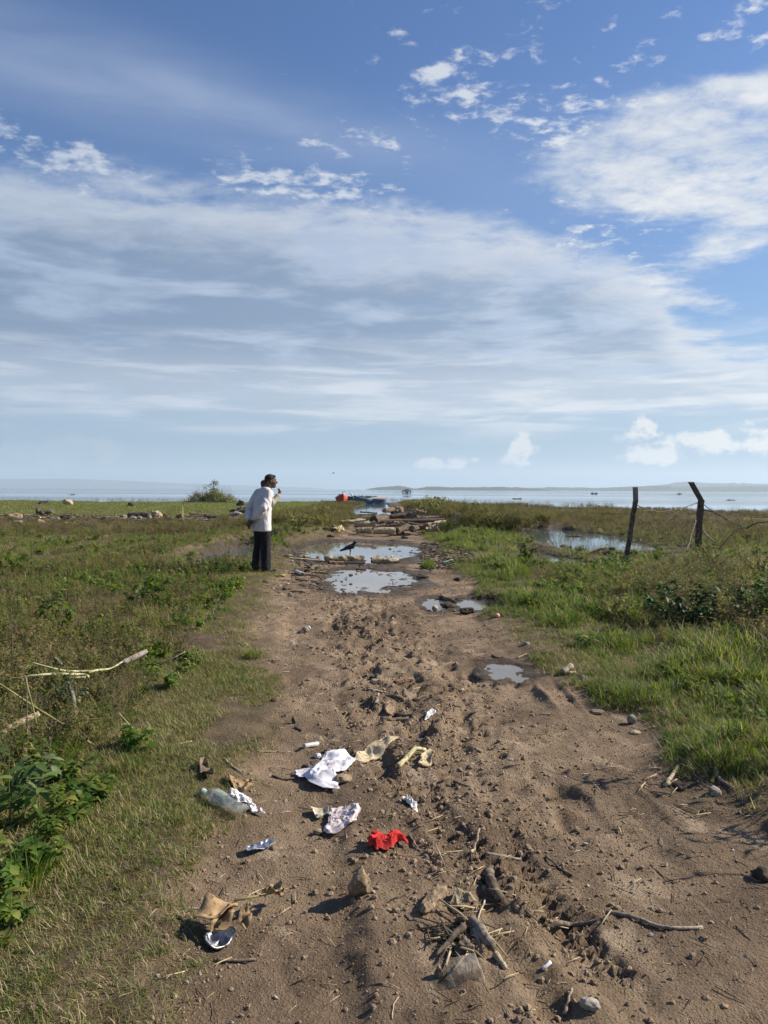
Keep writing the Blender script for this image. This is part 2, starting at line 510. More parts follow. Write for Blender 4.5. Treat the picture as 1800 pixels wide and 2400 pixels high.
class MB:
    """collects pieces of one mesh"""
    def __init__(self):
        self.v = []; self.f = []; self.m = []

    def add(self, v, f, m=0):
        b = len(self.v)
        self.v.extend([tuple(q) for q in v])
        self.f.extend([tuple(b + i for i in q) for q in f])
        self.m.extend([m] * len(f))

    def tube(self, pts, rad, seg=6, m=0, cap=True):
        pts = [Vector(p) for p in pts]
        n = len(pts)
        if not hasattr(rad, '__len__'):
            rad = [rad] * n
        v = []; f = []
        up = Vector((0, 0, 1))
        prev = None
        for i, p in enumerate(pts):
            t = (pts[min(i + 1, n - 1)] - pts[max(i - 1, 0)])
            if t.length < 1e-9: t = Vector((0, 0, 1))
            t.normalize()
            if prev is None:
                a = t.cross(up)
                if a.length < 0.05: a = t.cross(Vector((1, 0, 0)))
                a.normalize()
            else:
                a = (prev - t * prev.dot(t))
                if a.length < 1e-6: a = t.orthogonal()
                a.normalize()
            prev = a
            b = t.cross(a)
            for k in range(seg):
                th = 2 * math.pi * k / seg
                v.append(p + (a * math.cos(th) + b * math.sin(th)) * rad[i])
        for i in range(n - 1):
            for k in range(seg):
                k2 = (k + 1) % seg
                f.append((i * seg + k, i * seg + k2, (i + 1) * seg + k2, (i + 1) * seg + k))
        if cap:
            f.append(tuple(range(seg))[::-1])
            f.append(tuple((n - 1) * seg + k for k in range(seg)))
        self.add(v, f, m)

    def box(self, c, s, rotz=0.0, m=0, rot=None):
        M = rot if rot is not None else Matrix.Rotation(rotz, 3, 'Z')
        v = []
        for z in (-1, 1):
            for x, y in ((-1, -1), (1, -1), (1, 1), (-1, 1)):
                v.append(Vector(c) + M @ Vector((x * s[0] / 2, y * s[1] / 2, z * s[2] / 2)))
        self.add(v, [(3, 2, 1, 0), (4, 5, 6, 7), (0, 1, 5, 4), (1, 2, 6, 5), (2, 3, 7, 6), (3, 0, 4, 7)], m)

    def build(self, name, mats, parent=None, smooth=True, loc=None, rot=None):
        return mesh_obj(name, self.v, self.f, mats, parent, smooth, self.m, loc, rot)


# ------------------------------------------------------------------ materials
MATS = {}
def mat(name, c1, c2, scale=8.0, rough=0.85, bump=0.3, bscale=30.0, c3=None, spec=0.25, metal=0.0, stretch=None, detail=6, lo=0.35, hi=0.65, coat=0.0, disp=0.01):
    if name in MATS:
        return MATS[name]
    m = bpy.data.materials.new(name)
    m.use_nodes = True
    m.node_tree.nodes.clear()
    N = NT(m.node_tree)
    tcx = N.new('ShaderNodeTexCoord')
    vec = tcx.outputs['Object']
    oi = N.new('ShaderNodeObjectInfo')
    vec = N.vm('ADD', vec, N.vm('SCALE', oi.outputs['Location'], None) if False else oi.outputs['Location'])
    if stretch:
        vec = N.vm('MULTIPLY', vec, stretch)
    n1 = N.noise(vec, scale, detail, 0.6, 0.3)
    col = N.mix(N.mr(n1, lo, hi), c1, c2)
    if c3 is not None:
        n3 = N.noise(vec, scale * 3.1, 5, 0.65)
        col = N.mix(N.mr(n3, 0.52, 0.66), col, c3)
    hs = N.new('ShaderNodeHueSaturation')
    N.put(hs.inputs['Value'], N.mr(oi.outputs['Random'], 0, 1, 0.86, 1.14, smooth=False))
    N.l.new(col, hs.inputs['Color'])
    bs = N.new('ShaderNodeBsdfPrincipled')
    N.l.new(hs.outputs[0], bs.inputs['Base Color'])
    bs.inputs['Roughness'].default_value = rough
    bs.inputs['Specular IOR Level'].default_value = spec
    bs.inputs['Metallic'].default_value = metal
    if coat:
        bs.inputs['Coat Weight'].default_value = coat
    if bump > 0:
        n2 = N.noise(vec, bscale, 7, 0.65)
        b = N.new('ShaderNodeBump')
        b.inputs['Strength'].default_value = bump
        b.inputs['Distance'].default_value = disp
        N.l.new(n2, b.inputs['Height'])
        N.l.new(b.outputs[0], bs.inputs['Normal'])
    out = N.new('ShaderNodeOutputMaterial')
    N.l.new(bs.outputs[0], out.inputs[0])
    MATS[name] = m
    return m


def leafmat(name, c1, c2, c3=None, trans=0.45, pscale=0.6, rough=0.55, p3=0.16):
    if name in MATS:
        return MATS[name]
    m = bpy.data.materials.new(name)
    m.use_nodes = True
    m.node_tree.nodes.clear()
    N = NT(m.node_tree)
    ge = N.new('ShaderNodeNewGeometry')
    oi = N.new('ShaderNodeObjectInfo')
    n1 = N.noise(ge.outputs['Position'], pscale, 4, 0.6)
    f = N.m('ADD', N.m('MULTIPLY', N.m('SUBTRACT', n1, 0.5), 1.7), oi.outputs['Random'])
    col = N.mix(N.mr(f, 0.05, 0.95), c1, c2)
    if c3 is not None:
        n3 = N.noise(ge.outputs['Position'], 9.0, 2, 0.5)
        col = N.mix(N.mr(n3, 0.60 - p3 * 0.5, 0.72 - p3 * 0.5), col, c3)
    hs = N.new('ShaderNodeHueSaturation')
    rv = N.m('FRACT', N.m('MULTIPLY', oi.outputs['Random'], 7.31))
    N.put(hs.inputs['Value'], N.mr(rv, 0, 1, 0.7, 1.3, smooth=False))
    N.l.new(col, hs.inputs['Color'])
    bs = N.new('ShaderNodeBsdfPrincipled')
    N.l.new(hs.outputs[0], bs.inputs['Base Color'])
    bs.inputs['Roughness'].default_value = rough
    bs.inputs['Specular IOR Level'].default_value = 0.3
    tr = N.new('ShaderNodeBsdfTranslucent')
    hs2 = N.new('ShaderNodeHueSaturation')
    hs2.inputs['Saturation'].default_value = 1.15
    hs2.inputs['Value'].default_value = 1.25
    N.l.new(hs.outputs[0], hs2.inputs['Color'])
    N.l.new(hs2.outputs[0], tr.inputs[0])
    mx = N.new('ShaderNodeMixShader')
    mx.inputs[0].default_value = trans
    N.l.new(bs.outputs[0], mx.inputs[1])
    N.l.new(tr.outputs[0], mx.inputs[2])
    out = N.new('ShaderNodeOutputMaterial')
    N.l.new(mx.outputs[0], out.inputs[0])
    MATS[name] = m
    return m


def ground_material():
    m = bpy.data.materials.new('earth')
    m.use_nodes = True
    m.node_tree.nodes.clear()
    N = NT(m.node_tree)
    ge = N.new('ShaderNodeNewGeometry')
    pos = ge.outputs['Position']
    at1 = N.new('ShaderNodeAttribute', attribute_name='track')
    at2 = N.new('ShaderNodeAttribute', attribute_name='wet')
    track, wet = at1.outputs['Fac'], at2.outputs['Fac']
    n_l = N.noise(pos, 0.9, 6, 0.62, 0.4)
    n_m = N.noise(N.vm('MULTIPLY', pos, (1.0, 0.8, 1.0)), 5.0, 6, 0.65, 0.3)
    n_f = N.noise(pos, 46.0, 7, 0.7)
    n_g = N.noise(pos, 170.0, 4, 0.7)
    vor = N.new('ShaderNodeTexVoronoi')
    N.l.new(pos, vor.inputs['Vector'])
    vor.inputs['Scale'].default_value = 85.0
    dry = N.mix(N.mr(n_m, 0.36, 0.66), (0.198, 0.141, 0.090), (0.340, 0.251, 0.167))
    moist = N.mix(N.mr(n_m, 0.36, 0.62), (0.104, 0.073, 0.048), (0.188, 0.136, 0.090))
    mo = N.m('ADD', N.m('MULTIPLY', n_l, 0.72), N.m('MULTIPLY', n_m, 0.36))
    dirt = N.mix(N.mr(mo, 0.50, 0.60), dry, moist)
    crust = N.noise(N.vm('ADD', pos, (7.0, 3.0, 0.0)), 2.6, 7, 0.7, 0.6)
    dirt = N.mix(N.mr(crust, 0.56, 0.66, 0.0, 0.65), dirt, (0.43, 0.335, 0.235))
    dirt = N.mix(N.mr(n_f, 0.55, 0.75, 0.0, 0.45), dirt, (0.42, 0.325, 0.235))
    dirt = N.mix(N.mr(n_g, 0.30, 0.42, 0.55, 0.0), dirt, (0.06, 0.04, 0.026))
    soil = N.mix(N.mr(n_m, 0.35, 0.65), (0.080, 0.060, 0.037), (0.165, 0.122, 0.072))
    soil = N.mix(N.mr(n_f, 0.50, 0.7, 0.0, 0.6), soil, (0.21, 0.165, 0.095))
    turf = N.mix(N.mr(n_m, 0.3, 0.7), (0.055, 0.075, 0.022), (0.105, 0.115, 0.038))
    at3 = N.new('ShaderNodeAttribute', attribute_name='turf')
    soil = N.mix(at3.outputs['Fac'], soil, turf)
    c = N.mix(track, soil, dirt)
    mud = N.mix(n_m, (0.030, 0.023, 0.016), (0.080, 0.060, 0.042))
    wm = N.mr(N.m('ADD', wet, N.m('MULTIPLY', N.m('SUBTRACT', n_m, 0.5), 0.9)), 0.25, 0.65)
    c = N.mix(N.m('MULTIPLY', wm, 0.85), c, mud)
    bs = N.new('ShaderNodeBsdfPrincipled')
    N.l.new(c, bs.inputs['Base Color'])
    N.put(bs.inputs['Roughness'], N.mr(N.m('MULTIPLY', wm, N.mr(n_m, 0.4, 0.6)), 0.0, 1.0, 0.95, 0.45))
    bs.inputs['Specular IOR Level'].default_value = 0.18
    hgt = N.m('ADD', N.m('MULTIPLY', n_f, 1.0), N.m('ADD', N.m('MULTIPLY', n_g, 0.42), N.m('MULTIPLY', N.mr(vor.outputs['Distance'], 0.0, 0.6, 0.5, 0.0), 0.5)))
    b = N.new('ShaderNodeBump')
    b.inputs['Strength'].default_value = 1.0
    b.inputs['Distance'].default_value = 0.024
    N.l.new(hgt, b.inputs['Height'])
    N.l.new(b.outputs[0], bs.inputs['Normal'])
    out = N.new('ShaderNodeOutputMaterial')
    N.l.new(bs.outputs[0], out.inputs[0])
    return m


def water_material(name, tint, rscale, bump, mudn=0.0, rough=0.03):
    m = bpy.data.materials.new(name)
    m.use_nodes = True
    m.node_tree.nodes.clear()
    N = NT(m.node_tree)
    ge = N.new('ShaderNodeNewGeometry')
    bs = N.new('ShaderNodeBsdfPrincipled')
    bs.inputs['Base Color'].default_value = (*tint, 1)
    bs.inputs['Roughness'].default_value = rough
    bs.inputs['IOR'].default_value = 1.45
    bs.inputs['Specular IOR Level'].default_value = 0.5
    n = N.noise(N.vm('MULTIPLY', ge.outputs['Position'], (0.55, 1.0, 1.0)), rscale, 4, 0.55)
    b = N.new('ShaderNodeBump')
    b.inputs['Distance'].default_value = 0.02
    if mudn > 0:
        # wide slicks of smooth and of wind-ruffled water
        n2 = N.noise(N.vm('MULTIPLY', ge.outputs['Position'], (0.0012, 0.016, 1.0)), 1.0, 4, 0.5)
        N.put(b.inputs['Strength'], N.mr(n2, 0.42, 0.58, bump * 0.2, bump))
        N.put(bs.inputs['Roughness'], N.mr(n2, 0.42, 0.58, 0.04, 0.14))
    else:
        b.inputs['Strength'].default_value = bump
    N.l.new(n, b.inputs['Height'])
    N.l.new(b.outputs[0], bs.inputs['Normal'])
    out = N.new('ShaderNodeOutputMaterial')
    N.l.new(bs.outputs[0], out.inputs[0])
    return m


# ------------------------------------------------------------------ ground sheet
def axis_x():
    a = list(np.arange(-1.9, 2.5, 0.0165))
    s = 0.0165; p = a[-1]
    while p < 170:
        s *= 1.038; p += s; a.append(p)
    s = 0.0165; p = a[0]; b = []
    while p > -170:
        s *= 1.038; p -= s; b.append(p)
    return np.array(b[::-1] + a)


def axis_y():
    a = [1.35]
    while a[-1] < 175:
        a.append(a[-1] + max(0.0145, 0.0058 * a[-1]))
    b = []; p = 1.35; s = 0.03
    while p > -30:
        s *= 1.14; p -= s; b.append(p)
    return np.array(b[::-1] + a)


X, Y = np.meshgrid(axis_x(), axis_y())
nx, ny = X.shape[1], X.shape[0]
H, INS, WET = fields(X, Y)
me = bpy.data.meshes.new('ground')
co = np.stack([X, Y, H], -1).reshape(-1, 3)
idx = (np.arange(ny - 1)[:, None] * nx + np.arange(nx - 1)[None, :]).reshape(-1)
quads = np.stack([idx, idx + 1, idx + nx + 1, idx + nx], -1)
me.vertices.add(len(co)); me.vertices.foreach_set('co', co.ravel())
me.loops.add(quads.size); me.loops.foreach_set('vertex_index', quads.ravel())
me.polygons.add(len(quads)); me.polygons.foreach_set('loop_start', np.arange(0, quads.size, 4))
me.polygons.foreach_set('use_smooth', np.ones(len(quads), dtype=bool))
me.update(calc_edges=True)
TURF = ss(42, 50, Y) * np.where(X < track_l(Y), 1.0, 0.0) * ss(-0.6, 0.1, fbm(X * 0.15, Y * 0.1, 0.0, 81, 3))
for nm, arr in (('track', INS), ('wet', WET), ('turf', TURF)):
    at = me.attributes.new(nm, 'FLOAT', 'POINT')
    at.data.foreach_set('value', arr.ravel().astype(np.float32))
me.materials.append(ground_material())
tag(link('ground', me), 'bare brown dirt track and the low fields beside it', 'ground', kind='structure')

# ------------------------------------------------------------------ water
M_LAKE = water_material('lake_water', (0.075, 0.10, 0.11), 1.4, 0.10, 1.0)
M_PUD = water_material('puddle_water', (0.15, 0.135, 0.115), 6.0, 0.015, 0.0, 0.01)
lv = []; lf = []
ly = [3, 20, 60, 150, 400, 1200, 3500, 9350]
for j, yy in enumerate(ly):
    w = 1.2 * yy + 120
    for k in range(9):
        lv.append((-w + 2 * w * k / 8, yy, LAKE_Z))
for j in range(len(ly) - 1):
    for k in range(8):
        lf.append((j * 9 + k, j * 9 + k + 1, j * 9 + 10 + k, j * 9 + 9 + k))
tag(mesh_obj('water', lv, lf, M_LAKE, smooth=False), 'wide calm lake reaching to the hazy horizon', 'lake', kind='structure')
for p in PUDDLES:
    v = [(p['cx'], p['cy'], p['lvl'])]
    n = 40
    for k in range(n):
        a = 2 * math.pi * k / n
        v.append((p['cx'] + 1.35 * p['rx'] * math.cos(a), p['cy'] + 1.35 * p['ry'] * math.sin(a), p['lvl']))
    tag(mesh_obj('puddle', v, [(0, 1 + k, 1 + (k + 1) % n) for k in range(n)], M_PUD, smooth=False), kind='structure')

# ------------------------------------------------------------------ far hills
M_HILL = mat('hill_woods', (0.035, 0.050, 0.028), (0.07, 0.085, 0.045), 0.01, 0.95, 0.0)
def hill(px_list, dist, seed, base_py, rough=1.0, depth=500):
    """a wooded ridge: px_list is [(photo px, photo py of its top)]"""
    n = 160
    xs = np.linspace(px_list[0][0], px_list[-1][0], n)
    tops = np.interp(xs, [q[0] for q in px_list], [q[1] for q in px_list])
    v = []; f = []
    rows = 6
    for j in range(rows):
        t = j / (rows - 1)
        prof = [0.0, 0.35, 0.72, 1.0, 0.55, -0.05][j]
        for i in range(n):
            p = P(xs[i], base_py, dist)
            q = P(xs[i], tops[i], dist)
            hh = max(0.0, q.z - LAKE_Z) * prof
            hh *= 1 + 0.10 * rough * float(fbm(xs[i] * 0.09 + j, j * 1.3, 0.0, seed, 3))
            hh += rough * dist / 1700 * 0.9 * float(vn(xs[i] * 0.55, j * 2.0, 0.0, seed + 9)) * (0 < j < 5) * min(1.0, hh / 6)
            v.append((p.x * (1 + t * depth / dist), dist + t * depth, LAKE_Z - 1.5 + hh + (1.5 if hh > 0 else 0)))
    for j in range(rows - 1):
        for i in range(n - 1):
            f.append((j * n + i, j * n + i + 1, (j + 1) * n + i + 1, (j + 1) * n + i))
    return mesh_obj('hills', v, f, M_HILL)


for lst, dst, sd_, lab in (
        ([(845, 1150), (880, 1142), (910, 1140), (935, 1137), (960, 1142), (990, 1149)], 2300, 1, 'low wooded island behind the little hut on the lake'),
        ([(955, 1149), (985, 1143), (1010, 1139), (1060, 1141), (1120, 1141), (1180, 1140), (1240, 1143), (1290, 1149)], 2100, 2, 'long low wooded spit along the far lake shore'),
        ([(1180, 1149), (1240, 1143), (1300, 1141), (1400, 1143), (1480, 1139), (1560, 1137), (1640, 1141), (1760, 1138), (1950, 1139)], 3100, 3, 'pale wooded ridge on the far shore behind the fence posts'),
        ([(1480, 1149), (1540, 1137), (1580, 1130), (1620, 1127), (1660, 1132), (1740, 1131), (1850, 1134), (2000, 1129)], 4300, 4, 'highest and faintest ridge at the far shore'),
        ([(-250, 1121), (0, 1122), (160, 1121), (300, 1126), (420, 1132), (560, 1137), (760, 1144)], 8300, 5, 'hazy mountain slope far across the lake')):
    tag(hill(lst, dst, sd_, 1148, 1.0 if dst < 5000 else 0.2), lab, 'hills', kind='structure')

# ------------------------------------------------------------------ haze
hm = bpy.data.materials.new('haze_air')
hm.use_nodes = True
hm.node_tree.nodes.clear()
N = NT(hm.node_tree)
pv = N.new('ShaderNodeVolumePrincipled')
pv.inputs['Color'].default_value = (0.70, 0.85, 1.0, 1)
pv.inputs['Density'].default_value = 0.00016
pv.inputs['Anisotropy'].default_value = 0.2
hout = N.new('ShaderNodeOutputMaterial')
N.l.new(pv.outputs[0], hout.inputs['Volume'])
hb = MB()
hb.box((0, 4600, 118), (30000, 9600, 242))
tag(hb.build('haze', hm, smooth=False), 'pale haze hanging over the lake', 'haze', kind='stuff')

# ------------------------------------------------------------------ vegetation that nobody could count
def blade(mb, base, yaw, L, w, lean, rng, curl=0.6, m=0, segs=3):
    """one bent tapering blade"""
    d = Vector((math.cos(yaw), math.sin(yaw), 0)); s = Vector((-d.y, d.x, 0))
    p = Vector(base); v = []; f = []
    th = lean
    for i in range(segs + 1):
        t = i / segs
        ww = w * (1 - t) ** 0.7 * 0.5
        if i < segs:
            v += [p - s * ww, p + s * ww]
        else:
            v.append(p.copy())
        st = L / segs
        p = p + (d * math.sin(th) + Vector((0, 0, 1)) * math.cos(th)) * st
        th += curl * rng.uniform(0.5, 1.3) / segs * 2
    for i in range(segs - 1):
        f.append((2 * i, 2 * i + 1, 2 * i + 3, 2 * i + 2))
    f.append((2 * segs - 2, 2 * segs - 1, 2 * segs))
    mb.add(v, f, m)


def leafcard(mb, base, d, L, w, m=0, droop=0.3, up=Vector((0, 0, 1))):
    """one folded pointed leaf of four faces"""
    d = d.normalized(); s = d.cross(up)
    if s.length < 0.05: s = Vector((1, 0, 0))
    s.normalize(); n = s.cross(d)
    b = Vector(base)
    mid = b + d * L * 0.5 + n * L * 0.06
    tip = b + d * L - n * L * droop
    v = [b, mid + s * w * 0.5 + n * w * 0.14, mid, mid - s * w * 0.5 + n * w * 0.14, tip]
    mb.add(v, [(0, 2, 1), (0, 3, 2), (2, 4, 1), (3, 4, 2)], m)


LIB = []
def proto(name, mb, mats, smooth=True):
    me_ = bpy.data.meshes.new(name)
    me_.from_pydata(mb.v, [], mb.f)
    for q in (mats if isinstance(mats, (list, tuple)) else [mats]):
        me_.materials.append(q)
    me_.polygons.foreach_set('material_index', mb.m)
    me_.polygons.foreach_set('use_smooth', [smooth] * len(mb.f))
    me_.update()
    return bpy.data.objects.new(name, me_)


def scatter(name, label, cat, protos, pts, yaw, scl, which, tilt=None):
    """one 'stuff' object: geometry nodes set a prototype on every point"""
    lib = bpy.data.collections.new(name + '_kinds')
    protos = list(protos)
    for k, q in enumerate(protos):
        q.name = '%s_kind_%02d' % (name, k)
        lib.objects.link(q)
    n = len(pts)
    me_ = bpy.data.meshes.new(name)
    me_.vertices.add(n)
    me_.vertices.foreach_set('co', np.asarray(pts, dtype=np.float32).ravel())
    rot = np.zeros((n, 3), dtype=np.float32)
    rot[:, 2] = yaw
    if tilt is not None:
        rot[:, 0] = tilt[:, 0]; rot[:, 1] = tilt[:, 1]
    a = me_.attributes.new('rot', 'FLOAT_VECTOR', 'POINT'); a.data.foreach_set('vector', rot.ravel())
    sc = np.asarray(scl, dtype=np.float32)
    if sc.ndim == 1: sc = np.repeat(sc[:, None], 3, 1)
    a = me_.attributes.new('scl', 'FLOAT_VECTOR', 'POINT'); a.data.foreach_set('vector', sc.ravel())
    a = me_.attributes.new('kindno', 'INT', 'POINT'); a.data.foreach_set('value', np.asarray(which, dtype=np.int32))
    o = link(name, me_)
    ng = bpy.data.node_groups.new(name, 'GeometryNodeTree')
    ng.interface.new_socket('Geometry', in_out='INPUT', socket_type='NodeSocketGeometry')
    ng.interface.new_socket('Geometry', in_out='OUTPUT', socket_type='NodeSocketGeometry')
    nn, ll = ng.nodes, ng.links
    gi = nn.new('NodeGroupInput'); go = nn.new('NodeGroupOutput')
    ip = nn.new('GeometryNodeInstanceOnPoints')
    ci = nn.new('GeometryNodeCollectionInfo')
    ci.inputs['Collection'].default_value = lib
    ci.inputs['Separate Children'].default_value = True
    ci.inputs['Reset Children'].default_value = True
    def na(nm, dt):
        q = nn.new('GeometryNodeInputNamedAttribute'); q.data_type = dt; q.inputs['Name'].default_value = nm
        return q.outputs['Attribute']
    ll.new(gi.outputs[0], ip.inputs['Points'])
    ll.new(ci.outputs[0], ip.inputs['Instance'])
    ip.inputs['Pick Instance'].default_value = True
    ll.new(na('kindno', 'INT'), ip.inputs['Instance Index'])
    e2r = nn.new('FunctionNodeEulerToRotation')
    ll.new(na('rot', 'FLOAT_VECTOR'), e2r.inputs[0])
    ll.new(e2r.outputs[0], ip.inputs['Rotation'])
    ll.new(na('scl', 'FLOAT_VECTOR'), ip.inputs['Scale'])
    ll.new(ip.outputs[0], go.inputs[0])
    md = o.modifiers.new('scatter', 'NODES')
    md.node_group = ng
    return tag(o, label, cat, kind='stuff')


M_GREEN = leafmat('grass_green', (0.105, 0.165, 0.030), (0.225, 0.245, 0.070), (0.34, 0.28, 0.13), 0.50, 0.8, p3=0.05)
M_LUSH = leafmat('grass_lush', (0.065, 0.125, 0.020), (0.175, 0.225, 0.045), (0.28, 0.26, 0.09), 0.50, 0.9, p3=0.10)
M_STRAW = leafmat('grass_straw', (0.25, 0.195, 0.105), (0.40, 0.33, 0.19), (0.15, 0.13, 0.05), 0.35, 1.2)
M_WEED = leafmat('weed_leaf', (0.085, 0.115, 0.026), (0.215, 0.205, 0.066), (0.26, 0.19, 0.10), 0.48, 0.5)
M_BROWN = leafmat('weed_brown', (0.15, 0.112, 0.066), (0.27, 0.21, 0.125), (0.11, 0.12, 0.04), 0.38, 0.7)
M_REED = leafmat('reed_stem', (0.10, 0.085, 0.045), (0.155, 0.135, 0.065), None, 0.25, 0.8)
M_STEM = leafmat('plant_stem', (0.11, 0.10, 0.045), (0.20, 0.155, 0.085), None, 0.1, 1.5)
M_BUSH = leafmat('bush_leaf', (0.035, 0.070, 0.016), (0.085, 0.125, 0.030), (0.13, 0.14, 0.045), 0.42, 0.8, p3=0.08)
M_BRIGHT = leafmat('bright_leaf', (0.075, 0.145, 0.022), (0.16, 0.215, 0.045), (0.26, 0.27, 0.06), 0.5, 1.6, p3=0.1)

rg = random.Random(7)


def tuft(n, L, w, spread, lean, curl, mats_p, rng, segs=3):
    mb = MB()
    for _ in range(n):
        a = rng.uniform(0, 6.28); r = spread * math.sqrt(rng.random())
        k = 0
        if len(mats_p) > 1:
            k = rng.choices(range(len(mats_p)), mats_p)[0]
        blade(mb, (r * math.cos(a), r * math.sin(a), -0.01), rng.uniform(0, 6.28), L * rng.uniform(0.5, 1.15), w * rng.uniform(0.7, 1.2), lean * rng.uniform(0.1, 1.3), rng, curl * rng.uniform(0.2, 1.3), k, segs)
    return mb


def weed(h, nst, nleaf, leafL, leafW, rng, spread=0.08, m_leaf=0, m_stem=1, fine=0.0015, branch=3, lean=0.45):
    """a branching weed of thin stems with small leaves"""
    mb = MB()
    for _ in range(nst):
        a = rng.uniform(0, 6.28); r = spread * math.sqrt(rng.random())
        p = Vector((r * math.cos(a), r * math.sin(a), -0.02))
        d = Vector((rng.gauss(0, lean), rng.gauss(0, lean), 1)).normalized()
        hh = h * rng.uniform(0.55, 1.1)
        pts = [p]
        for k in range(4):
            d = (d + Vector((rng.gauss(0, 0.13), rng.gauss(0, 0.13), 0.04))).normalized()
            pts.append(pts[-1] + d * hh / 4)
        mb.tube(pts, [fine * 1.3, fine * 1.15, fine, fine * 0.8, fine * 0.4], 3, m_stem, cap=False)
        twigs = [pts]
        for _b in range(branch):
            k = rng.randint(1, 3)
            q = pts[k].lerp(pts[k + 1], rng.random())
            bd = (d + Vector((rng.gauss(0, 0.8), rng.gauss(0, 0.8), 0.25))).normalized()
            bl = hh * rng.uniform(0.18, 0.45)
            tw = [q, q + bd * bl * 0.5, q + (bd + Vector((0, 0, 0.25))).normalized() * bl]
            mb.tube(tw, [fine * 0.8, fine * 0.6, fine * 0.3], 3, m_stem, cap=False)
            twigs.append(tw)
        for _l in range(nleaf):
            tw = rng.choice(twigs)
            k = rng.randint(max(0, len(tw) - 3), len(tw) - 2)
            q = tw[k].lerp(tw[k + 1], rng.random())
            ld = Vector((rng.gauss(0, 1), rng.gauss(0, 1), rng.uniform(-0.3, 0.7)))
            s = rng.uniform(0.6, 1.25)
            leafcard(mb, q, ld, leafL * s, leafW * s, m_leaf, rng.uniform(0.0, 0.5))
    return mb


def band(n, y0, y1, seed, xa=None, xb=None):
    """random ground points in the view wedge, evenly spread over the area"""
    r = np.random.default_rng(seed)
    y = np.sqrt(r.uniform(y0 * y0, y1 * y1, n))
    half = 0.60 * y + 0.7
    x = r.uniform(-1, 1, n) * half
    return x, y, r


def dens(x, y, seed, f=1.0):
    return fbm(x * f, y * f * 0.8, 0.0, seed, 3)


def water_here(x, y, h):
    lake = h < LAKE_Z + 0.015
    for p in PUDDLES:
        lake |= (pond_q(p, x, y) < 1.2)
    return lake


ALLP = {}
def collect(key, x, y, h, scl, which, r, tilt=0.12):
    n = len(x)
    ALLP.setdefault(key, []).append((np.stack([x, y, h], -1), r.uniform(0, 6.28, n), scl, which, r.normal(0, tilt, (n, 2))))


def emit(key, label, cat, protos):
    q = ALLP[key]
    cat_ = lambda k: np.concatenate([e[k] for e in q])
    return scatter(key, label, cat, protos, cat_(0), cat_(1), cat_(2), cat_(3), cat_(4))


def lin(a, b, t): return a + (b - a) * t


# prototypes -------------------------------------------------------
P_SHORT = [proto('s', tuft(14, 0.075, 0.0058, 0.04, 0.85, 1.0, [6, 3], rg), [M_GREEN, M_STRAW]) for _ in range(4)]
P_STRAW = [proto('d', tuft(13, 0.085, 0.0046, 0.055, 1.5, 0.7, [8, 2], rg), [M_STRAW, M_GREEN]) for _ in range(4)]
P_LUSH = [proto('l', tuft(18, 0.20, 0.0085, 0.06, 0.6, 1.1, [9, 1], rg, 4), [M_LUSH, M_STRAW]) for _ in range(4)]
P_WEED = [proto('w', weed(0.36, 4, 34, 0.040, 0.018, rg, 0.10), [M_WEED, M_STEM]) for _ in range(5)]
P_BROWN = [proto('b', weed(0.34, 4, 16, 0.026, 0.010, rg, 0.12, branch=4, fine=0.002), [M_BROWN, M_BROWN]) for _ in range(5)]
P_FAR = [proto('f', weed(0.62, 9, 62, 0.055, 0.026, rg, 0.26, fine=0.003, branch=4, lean=0.4), [M_WEED, M_BROWN]) for _ in range(5)]
P_FARB = [proto('g', weed(0.55, 12, 34, 0.045, 0.016, rg, 0.28, fine=0.003, branch=5, lean=0.4), [M_BROWN, M_BROWN]) for _ in range(5)]
P_REED = [proto('r', tuft(9, 0.42, 0.007, 0.16, 0.22, 0.25, [1], rg, 2), [M_REED]) for _ in range(4)]
P_TURF = [proto('t', tuft(26, 0.085, 0.016, 0.26, 0.7, 0.6, [7, 2], rg, 2), [M_GREEN, M_STRAW]) for _ in range(4)]
P_LEAFY = [proto('y', weed(0.17, 4, 22, 0.045, 0.026, rg, 0.06, fine=0.0016, branch=2, lean=0.35), [M_BRIGHT, M_STEM]) for _ in range(4)]

# near and middle distance ------------------------------------------
def layer(n, y0, y1, seed):
    x, y, r = band(n, y0, y1, seed)
    h, ins, wet = fields(x, y)
    return x, y, h, ins, wet, r


def keep(mask, *arrs):
    return [a[mask] for a in arrs]


